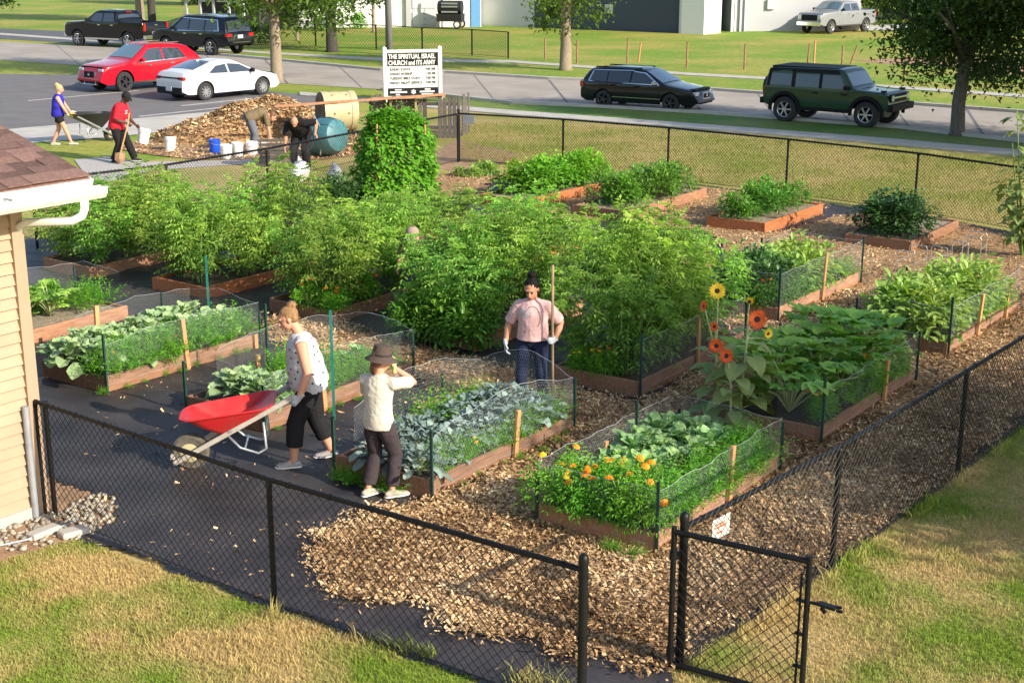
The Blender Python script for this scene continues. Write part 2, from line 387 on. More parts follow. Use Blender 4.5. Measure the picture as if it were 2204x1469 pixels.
sheet('gravel_path', PX([(160, 345), (230, 338), (300, 350), (420, 348), (540, 345), (560, 352), (330, 368), (260, 388), (200, 400)]), .018, 'gravel')
sheet('dirt_patch', PX([(260, 312), (340, 300), (560, 285), (760, 290), (800, 330), (700, 345), (420, 345), (330, 335), (250, 322)]), .022, 'dirt')
sheet('bare_soil', PX([(930, 330), (985, 300), (1060, 318), (1120, 330), (1080, 352), (985, 372), (930, 360)]), .012, 'dirt')
for k, (p, q) in enumerate([((60, 218), (300, 196)), ((300, 252), (640, 215)), ((-150, 190), (150, 176)), ((330, 222), (560, 205))][:2] + [((390, 229), (560, 212))]):
    A, B = G(*p), G(*q); d = (B - A).normalized(); s = Vector((-d.y, d.x, 0)) * .06
    sheet('parking_line', [A - s, B - s, B + s, A + s], .020, 'pale_stripe')
def lerp_pl(pl, x):
    for (a, b), (c, d) in zip(pl, pl[1:]):
        if a <= x <= c: return b + (d - b) * (x - a) / (c - a)
for k in range(15):
    x0 = 120 + k * 150 + (k % 3) * 11; x1 = x0 + 52 - k * 1.0
    A, B = G(x0, lerp_pl(road_far, x0) + .6), G(x1, lerp_pl(road_near, x1) - .8); d = (B - A).normalized(); s = Vector((-d.y, d.x, 0)) * (.025 + .02 * (k % 2)); sheet('road_joint', [A - s, B - s, B + s, A + s], .016, 'asphalt')
sheet('bare_track', PX([(1840, 130), (2000, 122), (2204, 128), (2400, 140), (2400, 175), (2204, 165), (2000, 138), (1900, 138)]), .008, 'dirt')
sheet('far_drive', PX([(1850, 55), (2204, 50), (2500, 50), (2500, 62), (2204, 64), (1860, 66)]), .010, 'concrete')
# ================================================================ garden ground: black fabric, wood chips
GARDEN = [(-4.55, 12.02), (-1.9, 10.18), (.49, 8.5), (1.15, 8.9), (1.21, 9.22), (2.73, 10.94), (4.47, 13.12), (6.3, 15.5), (8.2, 17.9), (10.4, 20.8), (9.6, 25.2), (8.3, 27.1), (5.9, 29.3), (3.5, 31.3), (1.2, 32.6), (-1.3, 33), (-4.2, 27.2), (-5.6, 25), (-8.8, 25), (-12, 24), (-9.5, 17)]
def inside_np(poly, X, Y):
    c = np.zeros(len(X), bool); n = len(poly); j = n - 1
    for i in range(n):
        xi, yi, xj, yj = poly[i][0], poly[i][1], poly[j][0], poly[j][1]
        if abs(yj - yi) > 1e-9:
            c ^= ((yi > Y) != (yj > Y)) & (X < (xj - xi) * (Y - yi) / (yj - yi) + xi)
        j = i
    return c
MULCH = [PX(p) for p in (
    [(648, 1185), (690, 1145), (790, 1110), (925, 1078), (1240, 925), (1380, 865), (1600, 750), (1680, 700), (1870, 610), (2000, 600), (2300, 500), (2500, 600), (2300, 830), (2060, 1028), (1790, 1228), (1455, 1445), (1400, 1445), (1240, 1430), (1150, 1402), (1060, 1366), (1000, 1374), (945, 1352), (915, 1303), (800, 1314), (700, 1292), (668, 1235)],
    [(560, 690), (700, 690), (880, 740), (1040, 778), (1235, 835), (1380, 865), (1240, 925), (1060, 850), (880, 835), (720, 760), (590, 745)],
    [(930, 1000), (890, 930), (900, 880), (1000, 830), (1090, 845), (1230, 900), (1180, 950)],
    [(1520, 640), (1560, 570), (1530, 520), (1500, 500), (1640, 512), (1800, 465), (2000, 455), (2300, 560), (2204, 700), (1870, 615), (1680, 700), (1600, 760)],
    [(1140, 462), (1310, 392), (1420, 372), (1350, 440), (1280, 486), (1200, 478)],
    [(1350, 492), (1530, 402), (1680, 405), (1800, 425), (1760, 470), (1640, 512), (1480, 505)],
    [(1000, 372), (1080, 362), (1300, 388), (1280, 400), (1060, 385)],
    [(890, 362), (1000, 348), (1090, 365), (1035, 432), (920, 425)],
    [(620, 900), (560, 640), (640, 640), (700, 700)])]
MULCH[-1] = PX([(585, 700), (640, 680), (800, 720), (870, 760), (860, 800), (730, 790), (640, 770)])
CARVE = [PX([(1590, 703), (1700, 718), (1905, 765), (1900, 800), (1640, 738)]), PX([(1800, 690), (1890, 690), (1900, 760), (1850, 745)])]
def mulch_mask(X, Y):
    jx = np.array([nz(x, y, 0, 3.1) * .16 + nz(x, y, 3, 9) * .07 for x, y in zip(X, Y)])
    jy = np.array([nz(x, y, 7, 3.1) * .16 + nz(x, y, 5, 9) * .07 for x, y in zip(X, Y)])
    m = np.zeros(len(X), bool)
    for p in MULCH: m |= inside_np(p, X + jx, Y + jy)
    for p in CARVE: m &= ~inside_np(p, X + jx, Y + jy)
    return m & inside_np(GARDEN, X, Y)
def grid_sheet(name, x0, x1, y0, y1, st, maskf, zf, mat):
    nx, ny = int((x1 - x0) / st), int((y1 - y0) / st)
    cx, cy = np.meshgrid(x0 + (np.arange(nx) + .5) * st, y0 + (np.arange(ny) + .5) * st, indexing='ij')
    keep = maskf(cx.ravel(), cy.ravel()).reshape(nx, ny)
    idx = -np.ones((nx + 1, ny + 1), int); V = []; F = []
    def vi(i, j):
        if idx[i, j] < 0:
            idx[i, j] = len(V); x, y = x0 + i * st, y0 + j * st; V.append((x, y, zf(x, y)))
        return idx[i, j]
    for i, j in zip(*np.nonzero(keep)): F.append((vi(i, j), vi(i + 1, j), vi(i + 1, j + 1), vi(i, j + 1)))
    o = link(name, quick_mesh(name, np.array(V), np.array(F), MATS[mat], smooth=True)); o['kind'] = 'structure'; return o
m, n_, l_, b_ = _new('weed_fabric')
tc = n_.new('ShaderNodeTexCoord'); t1 = _noise(n_, l_, tc.outputs['Object'], 1.3, 5); t2 = _noise(n_, l_, tc.outputs['Object'], 45, 2)
c_ = _mix(n_, l_, _ramp(n_, l_, t1.outputs[0], .35, .7), (.024, .021, .023), (.058, .049, .049))
c_ = _mix(n_, l_, _ramp(n_, l_, t2.outputs[0], .68, .74), c_, (.16, .12, .085))
l_.new(c_, b_.inputs['Base Color']); b_.inputs['Roughness'].default_value = .6; b_.inputs['Specular IOR Level'].default_value = .5
bp = n_.new('ShaderNodeBump'); bp.inputs['Strength'].default_value = .5; bp.inputs['Distance'].default_value = .02
t3 = _noise(n_, l_, tc.outputs['Object'], 9, 5); l_.new(t3.outputs[0], bp.inputs['Height']); l_.new(bp.outputs[0], b_.inputs['Normal'])
def fab_z(x, y):
    w = max(0, nz(x * .9 + y * 1.4, y * .5 - x * .3, 1, 1.7)) ** 1.5 * .065 + max(0, nz(x, y, 4, 4)) * .014
    return .014 + w
STONE_HOLE = PX([(80, 1100), (104, 1028), (170, 1052), (255, 1078), (238, 1125), (190, 1150), (80, 1180)])
def fab_mask(X, Y):
    jx = np.array([nz(x, y, 0, 2.2) * .07 for x, y in zip(X, Y)])
    return inside_np(GARDEN, X + jx, Y + jx) & ~inside_np(STONE_HOLE, X + jx, Y + jx)
def core_mask(X, Y): return mulch_mask(X, Y) & mulch_mask(X + .09, Y) & mulch_mask(X - .09, Y) & mulch_mask(X, Y + .09) & mulch_mask(X, Y - .09)
grid_sheet('weed_fabric', -12, 10.6, 8.5, 33, .07, fab_mask, fab_z, 'weed_fabric')
grid_sheet('wood_chip_mulch', -6, 10.6, 8.8, 33, .075, core_mask, lambda x, y: fab_z(x, y) + .022 + nz(x, y, 0, 5) * .012 + nz(x, y, 2, 1.2) * .015, 'wet_mulch')
# loose chips lying on the mulch: tens of thousands, one object
m, n_, l_, b_ = _new('chip')
a_ = n_.new('ShaderNodeAttribute'); a_.attribute_name = 'tint'; rp = n_.new('ShaderNodeValToRGB'); l_.new(a_.outputs['Fac'], rp.inputs[0])
e = rp.color_ramp.elements; e[0].position = 0; e[0].color = (.085, .045, .022, 1); e[1].position = 1; e[1].color = (.80, .60, .35, 1)
for p_, c_ in ((.22, (.27, .155, .07)), (.5, (.54, .35, .175)), (.8, (.72, .51, .28))):
    q = e.new(p_); q.color = (*c_, 1)
l_.new(rp.outputs[0], b_.inputs['Base Color']); b_.inputs['Roughness'].default_value = .85; b_.inputs['Specular IOR Level'].default_value = .2
def chips(name, X, Y, zf, size, mat, spread=.03, seed=1, right_dark=0.0):
    n = len(X); r = np.random.default_rng(seed)
    L = size * r.uniform(.5, 1.5, n); L = np.where(r.random(n) < .12, L * 1.8, L); W = np.minimum(L * r.uniform(.2, .75, n), size * .8); an = r.uniform(0, 2 * np.pi, n); tilt = r.normal(0, .38, n); roll = r.normal(0, .5, n)
    Z = np.array([zf(x, y) for x, y in zip(X, Y)]) + r.uniform(0, spread, n)
    d = np.stack([np.cos(an) * np.cos(tilt), np.sin(an) * np.cos(tilt), np.sin(tilt)], 1)
    s = np.stack([-np.sin(an) * np.cos(roll), np.cos(an) * np.cos(roll), np.sin(roll)], 1)
    c = np.stack([X, Y, Z], 1); V = np.empty((n, 4, 3))
    V[:, 0] = c - d * L[:, None] / 2 - s * W[:, None] / 2; V[:, 1] = c + d * L[:, None] / 2 - s * W[:, None] * .3
    V[:, 2] = c + d * L[:, None] / 2 + s * W[:, None] * .4; V[:, 3] = c - d * L[:, None] / 2 + s * W[:, None] / 2
    T = np.repeat(np.clip(r.beta(2.0, 2.6, n) + .42 * np.array([nz(x, y, 2, .9) + .5 * nz(x, y, 5, 2.6) for x, y in zip(X, Y)]) - right_dark * (X > 1.6 + .35 * (Y - 10)), 0, 1), 4)  # chips right of a slanting line are drawn darker
    return link(name, quick_mesh(name, V.reshape(-1, 3), np.arange(n * 4).reshape(n, 4), MATS[mat], T))
def scatter(x0, x1, y0, y1, dens, maskf, seed):
    r = np.random.default_rng(seed); n = int((x1 - x0) * (y1 - y0) * dens); X = r.uniform(x0, x1, n); Y = r.uniform(y0, y1, n); k = maskf(X, Y); return X[k], Y[k]
def near_mask(X, Y):
    r = np.random.default_rng(77); return mulch_mask(X + r.normal(0, .07, len(X)), Y + r.normal(0, .07, len(X))) & inside_np(GARDEN, X, Y) & (np.abs(X) < Y * .40 + .2)
XA, YA = scatter(-3, 6, 8.9, 15, 3400, near_mask, 3); XB, YB = scatter(-5, 8, 15, 21, 1500, near_mask, 4); XC, YC = scatter(-2, 10, 21, 33, 400, near_mask, 5)
mz = lambda x, y: fab_z(x, y) + .024 + nz(x, y, 0, 5) * .012 + nz(x, y, 2, 1.2) * .015
o = chips('loose_wood_chips', np.concatenate([XA, XB, XC]), np.concatenate([YA, YB, YC]), mz, .030, 'chip', right_dark=.10); tag(o, 'golden brown wood chips covering the paths between the beds', 'wood chips', kind='stuff')
def litter_mask(X, Y): return inside_np(GARDEN, X, Y) & (np.array([nz(x, y, 0, 1.1) for x, y in zip(X, Y)]) > -.05)
XA, YA = scatter(-5, 2.5, 9, 20, 26, litter_mask, 8)
o = chips('scattered_chips', XA, YA, lambda x, y: fab_z(x, y) + .004, .034, 'chip', .006, 2); tag(o, 'stray wood chips littering the black ground fabric', 'wood chips', kind='stuff')
# ---------------------------------------------------------------- grass blades of the near lawn: uncountable, one object
def grass(name, X, Y, h, w, mat, seed, label):
    r = np.random.default_rng(seed); n = len(X)
    hv = np.array([nz(x, y, 0, 1.3) for x, y in zip(X, Y)])
    H = h * r.uniform(.45, 1.3, n) * (1 + .7 * hv); an = r.uniform(0, 2 * np.pi, n); ln = r.uniform(.15, 1.0, n) * H; W = w * r.uniform(.6, 1.3, n); fa = r.uniform(0, 2 * np.pi, n)
    c = np.stack([X, Y, np.full(n, .004)], 1); s = np.stack([np.cos(fa), np.sin(fa), 0 * fa], 1) * W[:, None] / 2; ld = np.stack([np.cos(an) * ln, np.sin(an) * ln, H], 1)
    V = np.empty((n, 5, 3)); V[:, 0] = c - s; V[:, 1] = c + s; mid = c + ld * np.array([.35, .35, .6]); V[:, 2] = mid + s * .8; V[:, 3] = mid - s * .8; V[:, 4] = c + ld
    base = np.arange(n)[:, None] * 5
    F = np.concatenate([base + np.array([[0, 1, 2]]), base + np.array([[0, 2, 3]]), base + np.array([[3, 2, 4]])])
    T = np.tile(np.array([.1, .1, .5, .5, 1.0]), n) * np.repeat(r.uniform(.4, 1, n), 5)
    o = link(name, quick_mesh(name, V.reshape(-1, 3), F, MATS[mat], T)); return tag(o, label, 'grass', kind='stuff')
STONE_BED = PX([(80, 1100), (104, 1028), (170, 1052), (258, 1078), (242, 1125), (195, 1158), (110, 1175), (0, 1212), (-200, 1275), (-250, 1180), (0, 1130)])
def lawn_mask(X, Y):
    wallside = (X + 4.39) * .809 - (Y - 12.16) * .588           # distance in front of the house wall
    jx = np.array([nz(x, y, 0, 4) * .1 for x, y in zip(X, Y)])
    return ~inside_np(GARDEN, X + jx * .8, Y + jx * .8) & ~inside_np(STONE_BED, X + jx, Y + jx) & (np.abs(X) < Y * .40 + .3)
X1, Y1 = scatter(-5, 6.5, 8.5, 16.5, 6000, lawn_mask, 21)
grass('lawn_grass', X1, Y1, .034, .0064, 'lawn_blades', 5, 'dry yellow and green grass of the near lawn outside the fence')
BACKP = PX([(1000, 262), (1400, 280), (1900, 320), (2204, 348)]) + [Vector((9.6, 26.2, 0)), Vector((5.9, 29.9, 0)), Vector((3.5, 32.0, 0)), Vector((1.2, 33.5, 0)), Vector((-1.3, 34.5, 0))]
X1, Y1 = scatter(-3, 16, 24, 46, 260, lambda X, Y: inside_np(BACKP, X, Y), 23)
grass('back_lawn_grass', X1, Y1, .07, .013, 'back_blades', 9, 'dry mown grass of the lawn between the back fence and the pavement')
def tuft_mask(X, Y): 
    k = np.zeros(len(X), bool)
    for p, q in FENCE_EDGE:
        d = (q - p); L = d.length; d = d / L; t = (X - p.x) * d.x + (Y - p.y) * d.y; e = -(X - p.x) * d.y + (Y - p.y) * d.x
        k |= (t > 0) & (t < L) & (np.abs(e + .03) < .07)
    return k & (np.array([nz(x, y, 0, 2.2) for x, y in zip(X, Y)]) > -.02)
FENCE_EDGE = [(Vector((-1.9, 10.12, 0)), Vector((.45, 8.82, 0))), (Vector((1.3, 9.2, 0)), Vector((2.78, 10.9, 0))), (Vector((2.78, 10.9, 0)), Vector((4.5, 13.05, 0))), (Vector((4.5, 13.05, 0)), Vector((6.3, 15.4, 0)))]
X1, Y1 = scatter(-2, 6.5, 8.8, 15.5, 2200, tuft_mask, 22)
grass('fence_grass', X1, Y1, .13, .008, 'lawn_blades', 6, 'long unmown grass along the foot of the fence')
# ================================================================ house at the left
def house():
    C = Vector((-4.39, 12.16, 0)); nn = Vector((EA.y, -EA.x, 0))
    h = thing('tan_house', 'tan sided house corner with brown shingle roof and white gutter at the left', 'house', C, R(54))
    # local axes: x along EA (away), y along EB (into the house); the sunlit wall is y = 0, x < 0
    mb = MB(); mb.box((-4, 3.2, 1.45), (7.9, 6.3, 2.9)); w = mb.build('wall', MATS['siding'], h)
    for k in range(27):
        z0 = .12 + k * .105; mb = MB()
        x0, x1 = -7.9, -.02
        mb.add([(x0, -.012, z0), (x1, -.012, z0), (x1, .02, z0 + .112), (x0, .02, z0 + .112), (x0, .035, z0), (x1, .035, z0), (x0, .035, z0 + .112), (x1, .035, z0 + .112)],
               [(0, 1, 2, 3), (5, 4, 6, 7), (1, 0, 4, 5), (3, 2, 7, 6), (1, 5, 7, 2), (0, 3, 6, 4)])
        mb.build('siding_board', MATS['siding'], w)
    mb = MB(); mb.bbox((-.015, -.005, 1.45), (.12, .06, 2.9), .004); mb.build('corner_trim', MATS['trim_tan'], h)
    mb = MB(); mb.box((-4, -.004, .06), (7.9, .05, .12)); mb.build('foundation', MATS['concrete'], h)
    tp = math.tan(R(15.5)); ov, rk, ze = .5, .45, 3.16
    r = MB(); D = 3.8
    def rp(x, d, up=0): return (x, -ov + d, ze + d * tp + up)
    r.add([rp(rk, 0, -.05), rp(-8.3, 0, -.05), rp(-8.3, D, -.05), rp(rk, D, -.05), rp(rk, 0), rp(-8.3, 0), rp(-8.3, D), rp(rk, D), (rk, -ov + 2 * D, ze), (-8.3, -ov + 2 * D, ze)],
          [(0, 1, 2, 3), (4, 7, 6, 5), (0, 4, 5, 1), (0, 3, 7, 4), (7, 8, 9, 6), (1, 5, 6, 2)])
    ro = r.build('roof', MATS['shingle'], h)
    meshes = []
    for wv in (.30, .24, .36):
        mb = MB(); L = .165 / math.cos(R(15.5))
        mb.box((0, L / 2, .006), (wv - .004, L, .012)); meshes.append((wv, mb.mesh('shingle', MATS['shingle'])))
    rnd = random.Random(4)
    for row in range(17):
        x = rk - .004
        x -= .13 * (row % 2)
        if row % 2:
            pass
        while x > -2.2:
            wv, me = rnd.choice(meshes); d = .0 + row * .145
            s = link('shingle', me, ro, (x - wv / 2 if row % 2 == 0 or x < rk - .14 else x - wv / 2, -ov + d - .01, ze + d * tp + .012 + rnd.choice((0, .005, .009))), (R(15.5), 0, 0))
            x -= wv
        if row % 2:
            mb = MB(); mb.box((0, .0855, .006), (.126, .171, .012)); link('shingle', mb.mesh('shingle', MATS['shingle']), ro, (rk - .067, -ov + row * .145 - .01, ze + row * .145 * tp + .013), (R(15.5), 0, 0))
    mb = MB(); mb.box((-3.9, -ov - .012, ze - .075), (8.7, .02, .13)); mb.build('fascia', MATS['white_paint'], h)
    mb = MB(); mb.bar((rk + .01, -ov, ze - .07), (rk + .01, -ov + D, ze - .07 + D * tp), .02, .12); mb.build('rake_board', MATS['white_paint'], h)
    mb = MB(); mb.box((-3.9, -.24, ze - .16), (8.7, .5, .012)); mb.build('soffit', MATS['white_paint'], h)
    # gutter: open trough with moulded front
    prof = [(-ov - .03, 0), (-ov - .03, -.095), (-ov - .10, -.105), (-ov - .135, -.06), (-ov - .135, -.02), (-ov - .15, -.012), (-ov - .15, .0), (-ov - .138, .0), (-ov - .128, -.014), (-ov - .128, -.058), (-ov - .098, -.098), (-ov - .037, -.088), (-ov - .037, 0)]
    mb = MB(); x0, x1 = -8.2, rk + .07; n = len(prof); zt = ze - .07
    mb.add([(x0, p[0], zt + p[1]) for p in prof] + [(x1, p[0], zt + p[1]) for p in prof], [(i, (i + 1) % n, n + (i + 1) % n, n + i) for i in range(n)] )
    mb.add([(x1, p[0], zt + p[1]) for p in prof[:7]], [tuple(range(7))]); mb.build('gutter', MATS['white_paint'], h)
    mb = MB(); mb.box((-.45, -ov - .08, zt + .01), (.012, .13, .02)); mb.build('gutter_hanger', MATS['grey_metal'], h)
    pts = [(.30, -ov - .085, zt - .06), (.30, -ov - .085, zt - .17), (.27, -ov - .08, zt - .235), (.19, -ov - .06, zt - .27), (.02, -.12, zt - .31), (.0, -.05, zt - .35), (.075, .10, zt - .5), (.075, .12, zt - .8), (.075, .12, .25)]
    mb = MB(); mb.tube(pts, [(.042, .034)] * len(pts), 8); mb.build('downspout', MATS['white_paint'], h, smooth=True, sharp=45)
house()
# stones, slabs and hose at the foot of the house wall
def stones():
    nn = Vector((EA.y, -EA.x, 0)); C = Vector((-4.39, 12.16, 0))
    st = tag(sheet('stone_bed', STONE_BED, .009, 'dirt'), 'strip of loose pale stones at the foot of the house wall')
    ms = []
    rnd = random.Random(2)
    for k in range(6):
        bm = bmesh.new(); bmesh.ops.create_icosphere(bm, subdivisions=1, radius=1)
        sx, sy, sz = rnd.uniform(.8, 1.3), rnd.uniform(.7, 1), rnd.uniform(.5, .8)
        for v in bm.verts: f = 1 + rnd.uniform(-.16, .16); v.co = Vector((v.co.x * sx * f, v.co.y * sy * f, v.co.z * sz * f))
        me = bpy.data.meshes.new('stone'); bm.to_mesh(me); bm.free(); me.materials.append(MATS['stone']); me.shade_smooth(); ms.append(me)
    cnt = 0
    while cnt < 290:
        p = Vector((rnd.uniform(-5.2, -3.4), rnd.uniform(11.2, 12.7), 0)); dc = (p - G(170, 1100)).length
        if not inside(STONE_BED, p.x, p.y) or rnd.random() > 1.25 - dc * .9 or (p - C).dot(nn) < .03: continue
        r = rnd.uniform(.016, .034)
        o = link('stone', rnd.choice(ms), st, (p.x, p.y, .009 + r * .45), (rnd.uniform(-.4, .4), rnd.uniform(-.4, .4), rnd.uniform(0, 6))); o.scale = (r, r, r); cnt += 1
    for (px, py, sx, sy, a, nm, mt) in ((95, 1152, .30, .13, 55, 'grey concrete edging slab lying between hose and stones by the wall', 'concrete'), (160, 1152, .26, .15, 40, 'pale concrete edging slab at the end of the hose', 'concrete'), (30, 1110, .34, .10, 54, 'reddish edging slab against the house wall', 'bed_wood')):
        p = G(px, py); mb = MB(); mb.bbox((0, 0, .03), (sx, sy, .06), .012); tag(mb.build('edging_slab', MATS[mt], loc=(p.x, p.y, .008), rot=R(a)), nm, 'slab')
    pts = []
    for k, (px, py) in enumerate([(-120, 1205), (-40, 1190), (0, 1181), (60, 1168), (110, 1152), (150, 1134), (172, 1122)]): pts.append(G(px, py) + Vector((0, 0, .035 + .02 * (k == 4))))
    mb = MB(); mb.tube(pts, .011, 8); tag(mb.build('garden_hose', MATS['grey_metal'], smooth=True), 'pale grey garden hose lying over the slabs by the wall', 'hose')
stones()
# ================================================================ chain-link fences
def wire_panel(mb, p, q, z0, z1, pitch, rad, off, nsec=3):
    d = q - p; L = d.length; d = d / L; nrm = Vector((d.y, -d.x, 0)) * off; Hh = z1 - z0
    def pt(s, z): return p + d * s + nrm + Vector((0, 0, z))
    k = -Hh
    while k < L:
        s0, s1 = max(0, k), min(L, k + Hh)
        if s1 - s0 > .01:
            mb.tube([pt(s0, z0 + (s0 - k)), pt(s1, z0 + (s1 - k))], rad, nsec, False)
            mb.tube([pt(s0, z1 - (s0 - k)), pt(s1, z1 - (s1 - k))], rad, nsec, False)
        k += pitch
def fence(name, label, posts, height, terminals=(), pitch=.085, rad=.0031, off=.02, post_r=.024, top_ties=True, rail_ext=0.0):
    f = thing(name, label, 'fence', posts[0])
    o0 = Vector(posts[0]); P = [Vector(p) - o0 for p in posts]
    for i, p in enumerate(P):
        mb = MB(); t = i in terminals; r = post_r * (1.35 if t else 1); hh = height + (.07 if t else -.03)
        mb.tube([p, p + Vector((0, 0, hh))], r, 12)
        if t: mb.lathe([(r * 1.12, hh - .02), (r * 1.12, hh + .015), (r * .9, hh + .035), (r * .4, hh + .05), (0, hh + .052)], 12, Matrix.Translation(p))
        if t:
            for zb in (.25, .62, height - .06): mb.lathe([(r * 1.0, zb - .012), (r * 1.13, zb - .012), (r * 1.13, zb + .012), (r, zb + .012)], 12, Matrix.Translation(p))
        else: mb.lathe([(r, height - .06), (r * 1.2, height - .06), (r * 1.3, height - .02), (r * .8, height)], 12, Matrix.Translation(p))
        mb.build('post', MATS['black_metal'], f, smooth=True, sharp=40)
    mb = MB(); mb.tube([p + Vector((0, 0, height)) for p in P], .021, 10); mb.build('top_rail', MATS['black_metal'], f, smooth=True, sharp=60)
    for i in range(len(P) - 1):
        mb = MB(); wire_panel(mb, P[i], P[i + 1], .035, height + .035, pitch, rad, off)
        d = P[i + 1] - P[i]; nrm = Vector((d.y, -d.x, 0)).normalized() * off
        mb.tube([P[i] + nrm + Vector((0, 0, .06)), P[i + 1] + nrm + Vector((0, 0, .06))], rad * 1.3, 4, False)
        mb.build('wire_mesh', MATS['black_metal'], f)
        if top_ties:
            mb = MB(); L = d.length; k = .22
            while k < L:
                c = P[i] + d * (k / L) + Vector((0, 0, height)); mb.lathe([(.021, -.006), (.027, -.005), (.027, .005), (.021, .006)], 8, Matrix.Translation(c) @ d.to_track_quat('Z', 'Y').to_matrix().to_4x4()); k += .42
            mb.build('tie_wire', MATS['black_metal'], f)
    return f
P0, P1, PG = G(97, 1107), G(592, 1312), G(1462, 1437); P2 = G(1256, 1226, 1.12); P2.z = 0
fence('chain_link_fence', 'black chain link fence across the front from the house to the gate', [P0, P1, P2], 1.12, (2,))
R1, R2 = G(1790, 1228), G(2060, 1028)
dr = (R2 - R1).normalized()
fence('chain_link_fence', 'black chain link fence running from the open gate up the right side', [PG, R1, R2, R2 + dr * 2.9, R2 + dr * 5.9, R2 + dr * 8.9, R2 + dr * 11.5], 1.12, (0,))
BC = Vector((-1.32, 34.6, 0)); BK = [BC, Vector((1.22, 33.37, 0)), Vector((3.56, 31.75, 0)), Vector((5.89, 29.75, 0)), Vector((8.07, 27.64, 0)), Vector((9.9, 25.1, 0)), Vector((11.6, 22.6, 0))]
fence('chain_link_fence', 'black chain link fence along the back lawn behind the raised beds', BK, 1.2, (0,), .075, .0034, .02)
fence('chain_link_fence', 'black chain link fence between the compost pile and the tomato beds', [BC + Vector((-.02, -.1, 0)), Vector((-2.88, 31.93, 0)), Vector((-4.99, 28.31, 0)), Vector((-6.5, 26.1, 0)), Vector((-8.4, 24.2, 0))], 1.2, (), .075, .0032, .02)
mb = MB(); mb.tube([(0, 0, 0), (0, 0, 1.1)], .032, 12); tag(mb.build('steel_post', MATS['grey_metal'], loc=P0 + EA * -.12 + Vector((.02, 0, 0)), smooth=True, sharp=40), 'grey steel post against the house corner beside the black fence', 'post')
mb = MB(); mb.tube([(0, 0, 0), (0, 0, 1.12)], .024, 12); tag(mb.build('steel_post', MATS['black_metal'], loc=P0 + Vector((.09, .02, 0)), smooth=True, sharp=40), 'thin black post next to the grey post at the house corner', 'post')
# open gate, swung outwards from the hinge post
def gate():
    hinge = PG + Vector((-.075, -.03, 0)); free = G(1728, 1520) ; d = (free - hinge); d.z = 0; W = 1.0; d.normalize()
    g = thing('chain_link_gate', 'open black chain link gate swung out over the lawn', 'gate', hinge)
    z0, z1 = .06, 1.10; a = Vector((0, 0, 0)); b = d * W
    for nm, p, q, r in (('stile', a + Vector((0, 0, .03)), a + Vector((0, 0, 1.14)), .021), ('stile', b + Vector((0, 0, .03)), b + Vector((0, 0, 1.14)), .021), ('top_rail', a + Vector((0, 0, z1)), b + Vector((0, 0, z1)), .021), ('bottom_rail', a + Vector((0, 0, z0)), b + Vector((0, 0, z0)), .021)):
        mb = MB(); mb.tube([p, q], r, 12); mb.build(nm, MATS['black_metal'], g, smooth=True, sharp=40)
    mb = MB(); wire_panel(mb, a + d * .03, b - d * .03, z0, z1, .085, .0034, .0); mb.build('wire_mesh', MATS['black_metal'], g)
    mb = MB(); mb.bar(b - d * .05 + Vector((0, 0, .08)), b - d * .05 + Vector((0, 0, 1.0)), .006, .016, up=(1, 0, 0))
    for z in (.3, .55, .8): mb.bar(b - d * .075 + Vector((0, 0, z)), b + Vector((0, 0, z)), .03, .014)
    mb.build('tension_bar', MATS['black_metal'], g)
    mb = MB(); z = .80; mb.tube([b + Vector((0, 0, z)), b + d * .1 + Vector((0, 0, z + .005))], .013, 8); mb.bar(b + d * .08 + Vector((0, 0, z + .01)), b + d * .2 + Vector((0, 0, z)), .05, .02)
    mb.bar(b + d * .1 + Vector((0, 0, z - .015)), b + d * .13 + Vector((0, 0, z - .05)), .03, .018); mb.bar(b + d * .2 + Vector((0, .025, z)), b + d * .25 + Vector((0, .03, z + .004)), .02, .016); mb.bar(b + d * .2 + Vector((0, -.025, z)), b + d * .24 + Vector((0, -.03, z)), .02, .016)
    mb.build('latch', MATS['black_metal'], g)
    for z in (.16, .92):
        mb = MB(); mb.lathe([(.022, z - .03), (.03, z - .03), (.03, z + .03), (.022, z + .03)], 12); mb.bar((0, 0, z), (.075, .03, z), .03, .03); mb.build('hinge', MATS['black_metal'], g)
    mb = MB(); mb.tube([a + Vector((0, 0, .07)), a - d * .06 + Vector((0, 0, .055)), a - d * .13 + Vector((0, 0, .07)), a - d * .15 + Vector((0, 0, .11))], .014, 8); mb.build('drop_hook', MATS['black_metal'], g)
gate()
def plate(px, py, z, face, w, h, label, marks):
    p = G(px, py, z) + Vector((math.sin(face), -math.cos(face), 0)) * .07; t = thing('fence_sign', label, 'sign', p, face)
    mb = MB(); mb.bbox((0, 0, 0), (w, .006, h), .002); mb.build('plate', MATS['white_paint'] if marks else MATS['grey_metal'], t)
    if marks:
        mb = MB(); rr = random.Random(1)
        for z_, x0, x1 in ((.035, -.07, .04), (.012, -.085, .07), (-.035, -.06, .02)):
            x = x0
            while x < x1: s = rr.uniform(.008, .02); mb.box((x + s / 2, -.0045, z_ + rr.uniform(-.003, .003)), (s * .8, .002, .013)); x += s
        mb.build('red_lettering', MATS['petal_red'], t)
dg = (R1 - PG).normalized()
plate(1535, 1128, .865, math.atan2(dg.y, dg.x), .24, .17, 'white sign with red lettering wired to the fence beside the gate', True)
plate(1012, 257, 1.08, R(-26), .32, .2, 'small blue grey plate on the back fence by its corner post', False)
